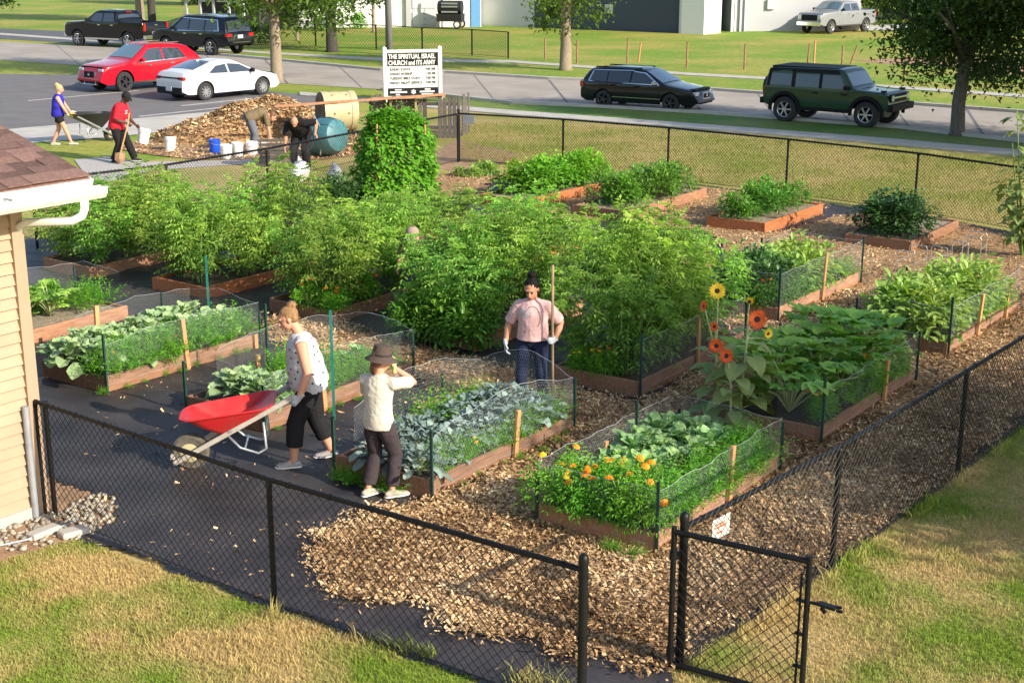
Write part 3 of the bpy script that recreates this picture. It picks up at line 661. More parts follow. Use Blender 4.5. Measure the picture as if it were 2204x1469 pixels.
# ================================================================ plants: leaf shapes
def rdir(r, el0=-.3, el1=.9):
    a = r.uniform(0, 6.283); e = r.uniform(el0, el1); return Vector((math.cos(a) * math.cos(e), math.sin(a) * math.cos(e), math.sin(e)))
def leaflet(mb, p, d, L, W, tint, droop=.25):
    s = d.cross(Vector((0, 0, 1)))
    if s.length < .05: s = Vector((1, 0, 0))
    s.normalize(); n = s.cross(d); m = p + d * (L * .42); t = p + d * L - Vector((0, 0, L * droop))
    mb.add([p, m + s * (W / 2) + n * (W * .16), t, m - s * (W / 2) + n * (W * .16)], [(0, 1, 2), (0, 2, 3)], tint)
def bigleaf(mb, p, d, L, W, tint, curl=.5, segs=4, wave=0.0, cup=.15, rnd=random, shape=(.25, .8, 1.0, .75, .0), up=Vector((0, 0, 1))):
    """broad leaf: three columns of points, curling over along its length"""
    d = d.normalized(); s = d.cross(up)
    if s.length < .05: s = Vector((1, 0, 0))
    s.normalize(); n = s.cross(d); pts = []; q = Vector(p); dd = Vector(d)
    for i in range(segs + 1):
        t = i / segs; f = t * (len(shape) - 1); k = min(int(f), len(shape) - 2); w = (shape[k] * (1 - (f - k)) + shape[k + 1] * (f - k)) * W / 2
        nn = s.cross(dd); wv = wave * W
        pts += [q + s * w + nn * (w * cup * 2 + rnd.uniform(-wv, wv)), q + nn * rnd.uniform(-wv, wv) * .3, q - s * w + nn * (w * cup * 2 + rnd.uniform(-wv, wv))]
        q = q + dd * (L / segs); dd = (Matrix.Rotation(-curl / segs, 3, s) @ dd).normalized()
    fs = []
    for i in range(segs):
        a = i * 3; fs += [(a, a + 1, a + 4, a + 3), (a + 1, a + 2, a + 5, a + 4)]
    mb.add(pts, fs, tint)
def tomato(seed, h=1.5, rad=.5, nstem=11, dens=1.0):
    r = random.Random(seed); mb = MB(); st = MB()
    for k in range(nstem):
        a = k * 2.4 + r.uniform(-.4, .4); rr = rad * math.sqrt(r.uniform(.05, 1)); hh = h * r.uniform(.72, 1.08) * (1 - .22 * (rr / rad) ** 2)
        pts = [Vector((0.05 * math.cos(a), .05 * math.sin(a), 0)), Vector((rr * .6 * math.cos(a), rr * .6 * math.sin(a), hh * .45)), Vector((rr * math.cos(a + .2), rr * math.sin(a + .2), hh * .85)), Vector((rr * 1.1 * math.cos(a + .3), rr * 1.1 * math.sin(a + .3), hh))]
        st.tube(pts, [.009, .007, .005, .003], 4, False)
        nl = int(26 * dens)
        for j in range(nl):
            t = .12 + .88 * (j + r.random()) / nl; f = t * 3; i = min(int(f), 2); c = pts[i].lerp(pts[i + 1], f - i)
            d = rdir(r, -.25, .55) if t < .9 else rdir(r, .2, 1.2)
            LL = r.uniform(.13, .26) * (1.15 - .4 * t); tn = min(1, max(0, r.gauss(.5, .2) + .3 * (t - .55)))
            for q in range(6):
                u = .25 + .75 * q / 5; b = c + d * (LL * u) - Vector((0, 0, LL * .35 * u * u)); sd = d.cross(Vector((0, 0, 1))).normalized() * (1 if q % 2 else -1) if q < 5 else d
                dd = (d * .5 + sd * (.9 if q < 5 else 1) + Vector((0, 0, r.uniform(-.25, .15)))).normalized()
                leaflet(mb, b, dd, r.uniform(.06, .105), r.uniform(.026, .044), min(1, max(0, tn + r.uniform(-.12, .12))), .35)
    return mb.mesh('foliage', MATS['leaf_tomato']), st.mesh('stem', MATS['stem_green'])
def bush(seed, h, rad, n, L, W, mat, dome=True, droop=.35, name='foliage', gap=.0):
    """leafy bush: leaves spread through a dome, in clumps"""
    r = random.Random(seed); mb = MB(); cl = [(rdir(r, 0, 1.5), r.uniform(.4, 1)) for _ in range(14)]
    for k in range(n):
        if r.random() < .75:
            u, q = r.choice(cl); p = Vector((u.x * rad * q, u.y * rad * q, h * (.25 + .7 * u.z * q))) + Vector((r.gauss(0, rad * .2), r.gauss(0, rad * .2), r.gauss(0, h * .12)))
        else:
            a, q = r.uniform(0, 6.28), math.sqrt(r.random()); p = Vector((rad * q * math.cos(a), rad * q * math.sin(a), h * r.uniform(.08, .95) * (1 - .4 * q * q)))
        p.z = max(.02, p.z); o = Vector((p.x, p.y, (p.z - h * .35) * .8)); o = o.normalized() if o.length > .01 else Vector((0, 0, 1))
        d = (o + rdir(r, -.6, .6) * .9); d.normalize()
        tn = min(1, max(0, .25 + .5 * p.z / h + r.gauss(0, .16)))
        if L > .075: bigleaf(mb, p, d, L * r.uniform(.7, 1.2), W * r.uniform(.7, 1.2), tn, .7, 3, .03, .18, r)
        else: leaflet(mb, p, d, L * r.uniform(.7, 1.3), W * r.uniform(.7, 1.2), tn, droop)
    return mb.mesh(name, MATS[mat])
def stems_mesh(seed, h, rad, n, mat='stem_green', r0=.008):
    r = random.Random(seed); mb = MB()
    for k in range(n):
        a = r.uniform(0, 6.28); q = rad * r.uniform(.2, .8); mb.tube([(0, 0, 0), (q * .4 * math.cos(a), q * .4 * math.sin(a), h * .4), (q * math.cos(a), q * math.sin(a), h * .8)], [r0, r0 * .8, r0 * .5], 4, False)
    return mb.mesh('stem', MATS[mat])
def rosette(seed, n, L, W, mat, wave, el=(.25, 1.2), curl=(.5, 1.1), pet=.35, shape=(.2, .75, 1, .8, .15), cup=.12, h0=.08):
    """cabbage, collard, kale: stalked broad leaves round a short stem"""
    r = random.Random(seed); mb = MB(); st = MB(); st.tube([(0, 0, 0), (0, 0, h0 + .06)], [.014, .01], 6)
    for k in range(n):
        t = k / n; a = k * 2.4 + r.uniform(-.3, .3); e = el[0] + (el[1] - el[0]) * t; d = Vector((math.cos(a) * math.cos(e), math.sin(a) * math.cos(e), math.sin(e)))
        Lk = L * (1 - .5 * t) * r.uniform(.85, 1.15); b = Vector((0, 0, h0 * (.4 + .8 * t))); p = b + d * (Lk * pet)
        st.tube([b, p], [.006, .004], 4, False)
        bigleaf(mb, p, d, Lk, W * (1 - .45 * t) * r.uniform(.85, 1.15), min(1, max(0, r.gauss(.5, .22))), r.uniform(*curl), 5, wave, cup, r, shape)
    return mb.mesh('leaves', MATS[mat], smooth=False), st.mesh('stem', MATS['stem_pale'])
def herb(seed, h, rad, n, mat='leaf_herb'):
    r = random.Random(seed); mb = MB()
    for k in range(n):
        a = r.uniform(0, 6.28); e = r.uniform(.5, 1.5); d = Vector((math.cos(a) * math.cos(e), math.sin(a) * math.cos(e), math.sin(e))); b = Vector((r.gauss(0, rad * .35), r.gauss(0, rad * .35), 0)); LL = h * r.uniform(.55, 1.1); tn = min(1, max(0, r.gauss(.5, .2)))
        for q in range(9):
            u = .3 + .7 * q / 8; p = b + d * (LL * u) - Vector((0, 0, LL * .25 * u * u * math.cos(e)))
            dd = (d * .6 + rdir(r, -.4, .6)).normalized(); leaflet(mb, p, dd, r.uniform(.025, .05), r.uniform(.010, .02), tn + .25 * (u - .7), .2)
    return mb.mesh('foliage', MATS[mat])
def squash(seed, n=22, L=.25, mat='leaf_squash', hmax=.62):
    r = random.Random(seed); mb = MB(); st = MB()
    for k in range(n):
        a = k * 2.4 + r.uniform(-.4, .4); rr = r.uniform(.1, .42); z = r.uniform(.25, hmax) * (1 - .4 * rr); b = Vector((0, 0, .03)); p = Vector((rr * math.cos(a), rr * math.sin(a), z))
        st.tube([b, b.lerp(p, .5) + Vector((0, 0, .06)), p], [.011, .009, .007], 5, False)
        d = Vector((math.cos(a), math.sin(a), r.uniform(-.1, 1.0))); s = r.uniform(.7, 1.15) * L; tn = min(1, max(0, r.gauss(.5, .22)))
        for q in range(5):       # lobes of one leaf
            an = (q - 2) * .62; dd = Matrix.Rotation(an, 3, 'Z') @ d; bigleaf(mb, p - d * (s * .12), dd, s * (.72 if q in (0, 4) else .85 if q in (1, 3) else 1) * .85, s * .5, tn + r.uniform(-.06, .06), .6, 4, .09, .1, r, (.35, .9, .8, .5, .1))
    return mb.mesh('leaves', MATS[mat]), st.mesh('stem', MATS['stem_pale'])
def flower_head(r0=.022, mat='petal_orange', dome=.8):
    mb = MB(); r = random.Random(3)
    for ring, (rr, z) in enumerate(((1.0, 0), (.75, .35), (.45, .6), (.2, .75))):
        n = 9 - ring * 2
        for k in range(n):
            a = 6.283 * k / n + ring * .4; d = Vector((math.cos(a), math.sin(a), 0)); c = Vector((0, 0, z * r0 * dome)); s = Vector((-d.y, d.x, 0)) * (r0 * .42)
            mb.add([c + d * r0 * rr * .2, c + d * r0 * rr - s + Vector((0, 0, -.002)), c + d * r0 * rr * 1.15 + Vector((0, 0, -.004)), c + d * r0 * rr + s], [(0, 1, 2), (0, 2, 3)])
    return mb.mesh('flower', MATS[mat])
FL = {m: flower_head(.028, m) for m in ('petal_orange', 'petal_yellow', 'petal_red')}
V_TOM = [tomato(k, 1.5, .52) for k in range(5)]
V_COL = [rosette(40 + k, 26, .175, .12, 'leaf_collard', .17, (.15, 1.45), (.4, 1.5), .6) for k in range(4)]
V_CAB = [rosette(50 + k, 24, .175, .135, 'leaf_cabbage', .15, (.15, 1.4), (.5, 1.5), .55) for k in range(4)]
V_KAL = [rosette(60 + k, 28, .175, .075, 'leaf_kale', .24, (.2, 1.45), (.8, 1.7), .5, (.3, .8, 1, .9, .4), .05) for k in range(4)]
V_HRB = [herb(70 + k, .34, .16, 60) for k in range(3)]
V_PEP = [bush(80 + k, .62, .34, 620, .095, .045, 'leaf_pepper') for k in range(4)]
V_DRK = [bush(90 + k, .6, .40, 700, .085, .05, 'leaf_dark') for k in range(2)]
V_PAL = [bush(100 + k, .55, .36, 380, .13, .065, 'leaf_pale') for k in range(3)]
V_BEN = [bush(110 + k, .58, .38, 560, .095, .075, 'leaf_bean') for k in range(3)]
V_SQU = [squash(120 + k) for k in range(3)]
V_MAR = [bush(130 + k, .36, .20, 900, .042, .016, 'leaf_herb') for k in range(2)]
V_STM = [stems_mesh(140 + k, .4, .2, 7) for k in range(2)]
GREEN_TOM = MB(); GREEN_TOM.ball((0, 0, 0), .032, 10, 7); GREEN_TOM = GREEN_TOM.mesh('fruit', MATS['tomato_fruit'], True)
rp_ = random.Random(99)
def plant(name, parts, label, cat, group, loc, s=1.0, sz=1.0, rot=None):
    """parts: list of (part name, mesh)"""
    label = label + SUF
    if len(label.split()) > 16: label = label.replace(' from the front', ' from front')
    if len(label.split()) > 16: label = label.replace(' side', '')
    if len(label.split()) > 16: label = label.replace('in the bed ', '')
    t = thing(name, label, cat, loc, rp_.uniform(0, 6.28) if rot is None else rot, group); t.scale = (s, s, s * sz)
    for nm, me in parts: link(nm, me, t)
    return t
# ================================================================ raised beds
PLANK_MESH = {}
def bed(label, c, L=2.44, Wd=1.22, h=.2, wood='bed_wood', soil='soil', stakes=(), fill=.8, stake_h=.5, ang=54.0):
    t = thing('raised_bed', label, 'raised bed', (c[0], c[1], .015), R(ang), 'wooden raised beds')
    th = .042
    for (cx, cy, sx, sy) in ((L / 2, th / 2, L, th), (L / 2, Wd - th / 2, L, th), (th / 2, Wd / 2, th, Wd - 2 * th - .004), (L - th / 2, Wd / 2, th, Wd - 2 * th - .004)):
        key = (round(sx, 3), round(sy, 3), h, wood)
        if key not in PLANK_MESH:
            mb = MB(); mb.bbox((0, 0, h / 2), (sx, sy, h), .006); PLANK_MESH[key] = mb.mesh('plank', MATS[wood])
        o = link('plank', PLANK_MESH[key], t, (cx, cy, 0)); o.rotation_euler = (rp_.uniform(-.01, .01), rp_.uniform(-.012, .012), 0)
    mb = MB(); nx, ny = 16, 9
    vs = [(th + (L - 2 * th) * i / nx, th + (Wd - 2 * th) * j / ny, h * fill + nz(i * .7, j * .7, c[0]) * .018) for i in range(nx + 1) for j in range(ny + 1)]
    mb.add(vs, [(i * (ny + 1) + j, (i + 1) * (ny + 1) + j, (i + 1) * (ny + 1) + j + 1, i * (ny + 1) + j + 1) for i in range(nx) for j in range(ny)]); mb.build('soil_fill', MATS[soil], t, smooth=True)
    for (x, y, hh) in stakes:
        mb = MB(); mb.bbox((0, 0, hh / 2), (.06, .035, hh), .004); s = mb.build('stake', MATS['stake_wood'], t, loc=(x, y, 0)); s.rotation_euler = (rp_.uniform(-.05, .05), rp_.uniform(-.06, .06), 0)
    return t
def bl(c, x, y, z=.0, ang=54.0):
    a = R(ang); return Vector((c[0] + x * math.cos(a) - y * math.sin(a), c[1] + x * math.sin(a) + y * math.cos(a), z + .015))
def netting(label, c, L, Wd, sides, h=.5, arch=0.0, post_h=.75, cell=.034, seed=0, z0=.1, posts=None, ang=54.0, pmat='green_post'):
    """chicken wire round a bed: hexagons of real wire along a path, wavering top edge; sides: list of local (x, y) corners"""
    t = thing('wire_netting', label, 'netting', (c[0], c[1], .015), R(ang), 'wire netting round the beds')
    for seg in range(len(sides) - 1):
        (x0, y0), (x1, y1) = sides[seg], sides[seg + 1]; d = Vector((x1 - x0, y1 - y0, 0)); LL = d.length; d = d / LL; nn = Vector((d.y, -d.x, 0))
        mb = MB(); wv = .0006; rows = int(h / (cell * .75)); cols = int(LL / (cell * .866))
        def pos(s, zz):
            f = zz / h; hh = h + arch * math.sin(math.pi * min(1, max(0, s / LL))) + .035 * nz(s * 2.2, seg * 3.1, seed, 1) + .015 * nz(s * 6, seg, seed, 1)
            bulge = .05 * nz(s * 1.7, zz * 2, seed + seg * 5, 1) * f + .02 * nz(s * 5, zz * 4, seed, 1)
            return Vector((x0, y0, z0)) + d * s + nn * bulge + Vector((0, 0, f * hh))
        def wire(s0, a0, s1, a1):
            if s0 > LL or s1 > LL or a0 > h or a1 > h: return
            p, q = pos(s0, a0), pos(s1, a1); e = (q - p); 
            if e.length < 1e-5: return
            u = e.cross(nn).normalized() * wv
            mb.add([p - u, q - u, q + u, p + u], [(0, 1, 2, 3)])
        w = cell * .866; hh_ = cell * .75
        for i in range(cols + 1):
            for j in range(rows + 1):
                s = i * w + (w / 2 if j % 2 else 0); a = j * hh_
                wire(s, a, s, a + cell * .5)
                wire(s, a + cell * .5, s + w / 2, a + hh_); wire(s, a + cell * .5, s - w / 2, a + hh_) if s - w / 2 >= 0 else None
        k = 0.0
        while k < LL - .04:
            for zz in (h, .004): 
                p, q = pos(k, zz), pos(min(LL, k + .05), zz); mb.tube([p, q], .0019 if zz == h else .0012, 3, False)
            k += .05
        mb.build('mesh_panel', MATS['net_wire'], t)
    for (x, y, hh) in (posts if posts is not None else [(sx, sy, post_h) for sx, sy in sides]):
        mb = MB(); mb.bar((0, 0, -.01), (0, 0, hh), .03, .012, up=(1, 0, 0)); mb.bar((.012, 0, 0), (.012, 0, hh), .012, .022, up=(1, 0, 0)); mb.build('post', MATS[pmat], t, loc=(x, y, 0))
    return t
BA, BB, BCc, BD, BE, BF, BG, BJ = (1.23, 11.18), (3.26, 13.98), (5.62, 17.34), (-.79, 12.45), (1.48, 15.6), (3.73, 19.04), (-2.72, 14.39), (-4.83, 15.78)
BL = (-6.9, 17.25); T1, T2, T3, T4, T5, T6, T7 = (-.44, 17.55), (-2.54, 18.95), (-4.6, 20.35), (1.9, 20.8), (-.16, 22.2), (-2.2, 23.6), (-6.75, 21.75)
K1, K2, K3, K4 = (.31, 27.82), (2.18, 26.58), (4.67, 25.35), (6.95, 23.8)
bed('brown raised bed nearest the gate holding marigolds and broad leaved greens', BA, stakes=((1.35, -.03, .62), (1.2, 1.25, .45)))
bed('brown raised bed of zucchini plants beside the right fence', BB, 2.75, stakes=((1.75, -.03, .55),))
bed('brown raised bed of pale leafy plants at the right edge', BCc, 3.0, stakes=((1.15, -.03, .62), (2.4, -.03, .4)))
bed('brown raised bed of blue green kale in front of the pink shirted person', BD, 2.44, stakes=((1.35, -.03, .55), (.7, 1.26, .5)))
bed('brown raised bed of yellow green tomato plants with marigolds at its corner', BE, 2.65, stakes=((1.4, -.03, .72),))
bed('brown raised bed of bushy plants with two wooden stakes and netting, right of the tomatoes', BF, 2.95, stakes=((1.5, -.03, .75), (1.0, 1.26, .5)))
bed('brown raised bed behind the red wheelbarrow', BG, 2.5, stakes=((.95, -.03, .62), (1.15, 1.26, .4)))
bed('brown raised bed of pale cabbages next to the house', BJ, 2.44, stakes=((1.25, -.035, .66), (.9, 1.27, .7), (2.42, -.03, .2)))
bed('raised bed of yellow green squash leaves behind the cabbages at the far left', BL, 2.44, stakes=((1.9, 1.0, .3),), soil='straw_soil')
for c, lb in ((T1, 'raised bed hidden under the tomatoes behind the pink shirted person'), (T2, 'raised bed under the tomatoes behind the person with the red wheelbarrow'), (T3, 'raised bed under the tomatoes behind the cabbage bed'), (T4, 'raised bed under the tomatoes left of the netted bushy bed'), (T5, 'raised bed whose orange end shows beyond the middle tomatoes'), (T6, 'raised bed under the tomatoes in front of the bean trellis'), (T7, 'raised bed under the tomatoes behind the house eave')):
    bed(lb, c, 2.5, wood='bed_wood_orange' if c in (T5, T3) else 'bed_wood')
bed('orange edged back bed of bright green bean bushes, leftmost along the back fence', K1, 3.3, soil='straw_soil', wood='bed_wood_orange', h=.22)
bed('brown back bed of glossy pepper bushes, second along the back fence', K2, 3.3, soil='straw_soil', h=.22)
bed('bright orange edged back bed of pepper plants, third along the back fence', K3, 2.6, soil='straw_soil', wood='bed_wood_orange', h=.22)
bed('dark back bed with one dense dark bush, rightmost along the back fence', K4, 2.44, soil='straw_soil', h=.2)
# ---- netting
netting('sagging wire netting round the marigold and greens bed by the gate', BA, 2.44, 1.22, [(2.44, 1.24), (0, 1.24), (0, -.03), (2.46, -.03), (2.46, 1.2)], .5, seed=1, posts=((0, -.03, .7), (2.46, -.03, .55), (0, 1.24, .45), (1.75, 1.24, .7)))
netting('tall green wire netting round the zucchini bed', BB, 2.75, 1.22, [(0, .5), (0, -.03), (2.78, -.03), (2.78, .6)], .52, seed=2, posts=((0, -.03, .78), (2.78, -.03, .65), (1.6, 1.25, .8)))
netting('wire netting round the pale leafy bed at the right edge', BCc, 3.0, 1.22, [(1.2, 1.25), (0, 1.25), (0, -.03), (3.0, -.03)], .55, seed=3, posts=((0, -.03, .8), (0, 1.25, .6), (1.8, 1.25, .7)))
netting('arched wire netting round the kale bed', BD, 2.44, 1.22, [(0, .6), (0, -.03), (2.46, -.03), (2.46, 1.24), (.3, 1.24)], .5, .22, seed=4, posts=((0, -.03, .72), (0, 1.24, .6), (2.46, -.03, .62), (1.75, 1.24, .62)))
netting('wire netting on the sunny side of the yellow green tomato bed', BE, 2.65, 1.22, [(0, -.03), (2.68, -.03), (2.68, .8)], .62, seed=5, posts=((0, -.03, .8), (2.68, -.03, .75)))
netting('wire netting round the staked bushy bed', BF, 2.95, 1.22, [(0, .5), (0, -.03), (2.98, -.03), (2.98, 1.24), (1.5, 1.24)], .6, seed=6, posts=((0, -.03, .8), (2.98, -.03, .75), (2.0, 1.24, .75)))
netting('arched wire netting round the bed behind the red wheelbarrow', BG, 2.5, 1.22, [(0, 1.2), (0, -.03), (2.52, -.03), (2.52, 1.24), (.5, 1.24)], .5, .12, seed=7, posts=((0, -.03, .55), (.0, 1.24, .6), (1.3, 1.24, 1.0), (2.52, -.03, .62), (.45, .3, .45)))
netting('pale sagging wire netting round the cabbage bed', BJ, 2.44, 1.22, [(.0, .8), (0, -.03), (2.5, -.03), (2.5, 1.3), (.6, 1.3)], .5, .08, seed=8, posts=((0, -.03, .72), (2.0, 1.3, .66), (2.5, -.03, .5)))
netting('wire netting round the squash bed at the far left', BL, 2.44, 1.22, [(1.0, 1.25), (2.5, 1.25), (2.5, .2)], .55, .05, seed=9, posts=((1.6, 1.25, .7), (2.5, 1.25, .6)))
# ---- separate posts, rods and wire cages
for (px, py, hh, mt, lb) in ((718, 905, 1.28, 'teal_post', 'tall green steel post behind the person with the red wheelbarrow'), (450, 690, .95, 'teal_post', 'teal post in front of the tomatoes above the cabbages'), (1458, 945, .35, 'black_metal', 'short black post rising among the greens near the sunflowers'), (1764, 730, .45, 'black_metal', 'black post behind the zucchini leaves'), (1698, 545, .3, 'black_metal', 'short black post between the back beds')):
    p = G(px, py); mb = MB(); mb.bar((0, 0, 0), (0, 0, hh), .03, .012, up=(1, 0, 0)); mb.bar((.012, 0, 0), (.012, 0, hh), .012, .022, up=(1, 0, 0)); mb.bar((0, 0, hh * .35), (0, 0, hh * .35 + .02), .05, .016, up=(1, 0, 0)); tag(mb.build('garden_post', MATS[mt], loc=p), lb, 'post')
mb = MB(); mb.tube([G(850, 648, .25), G(905, 598, .75)], .012, 6); tag(mb.build('garden_cane', MATS['bed_wood_orange']), 'slanting reddish cane in the shade beside the tomatoes', 'cane')
def cage(px, py, w, h, rot, label):
    t = thing('wire_cage', label, 'wire cage', G(px, py), rot, 'square wire plant cages')
    for x in (-w / 2, w / 2):
        mb = MB(); mb.tube([(x, -.15, 0), (x, -.15, h * .9), (x, -.13, h), (x, .13, h), (x, .15, h * .9), (x, .15, 0)], .007, 6); mb.build('hoop', MATS['galvanised'], t)
    for y in (-.15, .15):
        mb = MB(); mb.tube([(-w / 2, y, h * .55), (w / 2, y, h * .55)], .006, 6); mb.build('cross_wire', MATS['galvanised'], t)
cage(1960, 588, .55, .42, R(54), 'left hooped wire cage in front of the dark bush')
cage(2040, 590, .6, .5, R(40), 'middle hooped wire cage in front of the dark bush')
cage(2095, 560, .45, .45, R(60), 'right hooped wire cage near the tall leafy plant at the edge')
# ================================================================ planting
SUF = ''; ORD = ('first', 'second', 'third', 'fourth', 'fifth', 'sixth', 'seventh', 'eighth', 'ninth', 'tenth', 'eleventh', 'twelfth', 'thirteenth', 'fourteenth')
def row(c, xs, ys, fn, jit=.06, z=.17, ang=54.0):
    global SUF
    for i, x in enumerate(xs):
        for j, y in enumerate(ys):
            s = []
            if len(xs) > 1: s.append(ORD[i] + ' from the front')
            if len(ys) > 1: s.append({2: ('sunny side', 'shaded side'), 3: ('sunny side', 'middle', 'shaded side')}.get(len(ys), [o + ' from right' for o in ORD])[j])
            SUF = ''.join(', ' + k for k in s); fn(bl(c, x + rp_.uniform(-jit, jit), y + rp_.uniform(-jit, jit), z, ang))
def lin(a, b, n): return [a + (b - a) * k / (n - 1) for k in range(n)]
def pick(V): return rp_.choice(V)
def p_tom(lb, gr, s=(.85, 1.1), fruit=0, sz=1.0):
    def f(p):
        fo, st = pick(V_TOM); t = plant('tomato_plant', [('foliage', fo), ('stem', st)], lb, 'tomato plant', gr, p, rp_.uniform(*s), sz * rp_.uniform(.80, 1.14))
        for k in range(fruit): 
            a = rp_.uniform(0, 6.28); link('fruit', GREEN_TOM, t, (.42 * math.cos(a), .42 * math.sin(a), rp_.uniform(.2, .7)))
    return f
def p_ros(V, name, lb, cat, gr, s=(.85, 1.15)):
    def f(p):
        lv, st = pick(V); plant(name, [('leaves', lv), ('stem', st)], lb, cat, gr, p, rp_.uniform(*s))
    return f
def p_bush(V, name, lb, cat, gr, s=(.85, 1.15), stem=True, sz=1.0):
    def f(p): plant(name, [('foliage', pick(V))] + ([('stem', pick(V_STM))] if stem else []), lb, cat, gr, p, rp_.uniform(*s), sz)
    return f
def p_mari(lb, gr, nf=5, cols=('petal_orange', 'petal_orange', 'petal_yellow'), s=(.9, 1.15)):
    def f(p):
        t = plant('marigold', [('foliage', pick(V_MAR)), ('stem', pick(V_STM))], lb, 'marigold', gr, p, rp_.uniform(*s))
        for k in range(nf):
            a, q = rp_.uniform(0, 6.28), rp_.uniform(.05, .2); o = link('flower', FL[rp_.choice(cols)], t, (q * math.cos(a), q * math.sin(a), .40 - q * .5 + rp_.uniform(-.05, .05)), (rp_.uniform(-.4, .7), rp_.uniform(-.4, .4), a))
    return f
# bed A: marigolds at the gate end, collards, feathery greens on the sunny side
row(BA, lin(.14, .36, 2), lin(.10, .34, 2), p_mari('leafy marigold at the gate corner of the bed nearest the gate', 'leafy marigolds nearest the gate', 1, s=(1.1, 1.4)), .05)
row(BA, lin(.12, .38, 2), lin(.52, 1.08, 4), p_mari('orange marigold in the bed nearest the gate', 'marigolds in the bed nearest the gate', 3, ('petal_orange', 'petal_orange', 'petal_orange', 'petal_yellow'), s=(1.1, 1.4)), .05)
row(BA, lin(.65, 2.2, 6), lin(.5, 1.05, 3), p_ros(V_COL, 'collard_plant', 'broad leaved green collard in the bed nearest the gate', 'collard', 'collards in the bed nearest the gate', (1.25, 1.65)), .06)
row(BA, lin(.55, 2.3, 11), (.12, .24), p_bush(V_HRB, 'carrot_plant', 'feathery carrot top in the bed nearest the gate', 'carrot', 'carrot tops in the bed nearest the gate', (1.1, 1.4), False), .04)
row(BA, lin(-.12, -.10, 2), (.1, .35), p_bush(V_HRB, 'weed', 'weed at the foot of the bed nearest the gate', 'weed', 'weeds by the gate bed', (.35, .5), False), .06, 0)
# bed D: kale, parsley
row(BD, lin(.18, 2.25, 8), lin(.28, .85, 3), p_ros(V_KAL, 'kale_plant', 'blue green curly kale in front of the pink shirted person', 'kale', 'kale plants in one bed', (1.15, 1.5)), .05)
row(BD, (1.2, 1.45), (1.02,), p_bush(V_HRB, 'parsley_plant', 'bright parsley clump at the back of the kale bed', 'parsley', 'parsley behind the kale', (1.25, 1.4), False), .04)
row(BD, (1.95, 2.15), (1.05,), p_bush(V_HRB, 'parsley_plant', 'bright parsley clump by the feet of the pink shirted person', 'parsley', 'parsley by the pink shirt', (1.0, 1.2), False), .04)
row(BD, lin(.35, 2.3, 9), (.11,), p_bush(V_HRB, 'herb_plant', 'low feathery herb along the front plank of the kale bed', 'herb', 'herbs edging the kale bed', (.8, 1.2), False), .04)
row(BD, (.75,), (.1,), p_mari('single small marigold at the front edge of the kale bed', 'marigold in the kale bed', 2, s=(.6, .7)))
row(BD, lin(-.1, -.08, 2), lin(.4, 1.1, 4), p_bush(V_HRB, 'weed', 'weed at the child\'s feet beside the kale bed', 'weed', 'weeds by the kale bed', (.4, .7), False), .06, 0)
row(BD, lin(.5, 2.3, 7), (-.08,), p_bush(V_HRB, 'weed', 'small weed on the chips below the kale bed plank', 'weed', 'weeds below the kale bed', (.2, .36), False), .06, 0.02)
# bed J: cabbages, carrot hedge
row(BJ, lin(.18, 2.2, 8), lin(.38, 1.05, 3), p_ros(V_CAB, 'cabbage_plant', 'pale green cabbage in the bed next to the house', 'cabbage', 'cabbages in one bed', (1.3, 1.7)), .06)
row(BJ, lin(.15, 2.3, 14), (.12, .22), p_bush(V_HRB, 'carrot_plant', 'feathery bright carrot top edging the cabbage bed', 'carrot', 'carrot tops edging the cabbage bed', (1.15, 1.4), False), .03)
row(BJ, lin(0, 2.3, 9), (-.07,), p_bush(V_HRB, 'weed', 'weed at the foot of the cabbage bed plank', 'weed', 'weeds below the cabbage bed', (.22, .42), False), .06, 0.0)
row(BJ, (.1, .95), (.08,), p_mari('small orange marigold at the edge of the cabbage bed', 'marigolds in the cabbage bed', 1, ('petal_orange',), (.85, .95)))
# bed G: young broccoli, herbs
row(BG, (.32, .5), (.35, .55, .8), p_ros(V_CAB, 'broccoli_plant', 'young broccoli plant just behind the red wheelbarrow', 'broccoli', 'broccoli behind the wheelbarrow', (1.2, 1.6)), .05)
row(BG, (1.0, 1.25), (.75,), p_bush(V_HRB, 'parsley_plant', 'bright green parsley behind the wheelbarrow person', 'parsley', 'parsley in the wheelbarrow bed', (1.3, 1.5), False), .05)
row(BG, lin(.4, 2.3, 9), (.14, .3), p_bush(V_HRB, 'herb_plant', 'feathery herb in the bed behind the wheelbarrow', 'herb', 'herbs in the wheelbarrow bed', (.8, 1.05), False), .04)
row(BG, lin(.95, 1.7, 3), (.48,), p_bush(V_HRB, 'chard_plant', 'green leafy clump in the middle of the bed behind the wheelbarrow', 'chard', 'clumps in the wheelbarrow bed', (1.1, 1.4), False), .05)
row(BG, (1.9, 2.2), (.55,), p_ros(V_COL, 'collard_plant', 'leafy collard beside the wheelbarrow person', 'collard', 'collards in the wheelbarrow bed', (.9, 1.1)), .04)
row(BG, lin(.1, 1.5, 6), (-.09,), p_bush(V_HRB, 'weed', 'weed below the plank of the bed behind the wheelbarrow', 'weed', 'weeds below the wheelbarrow bed', (.22, .42), False), .06, 0.0)
# bed L: squash; leftmost
row(BL, (1.1, 1.55), (.5,), p_ros(V_SQU, 'squash_plant', 'yellow green squash behind the cabbages by the house', 'squash', 'squash at the far left', (.75, .9)), .05)
row(BL, (1.95, 2.25), (.4, .7), p_bush(V_HRB, 'fennel_plant', 'soft feathery green clump right of the far left squash', 'herb', 'feathery clumps by the squash', (1.25, 1.45), False), .04)
row(BL, (1.5, 1.85), (.95,), p_bush(V_BEN, 'bean_bush', 'small dark green bush behind the far left squash', 'bush', 'small bushes behind the squash', (.55, .65)), .03)
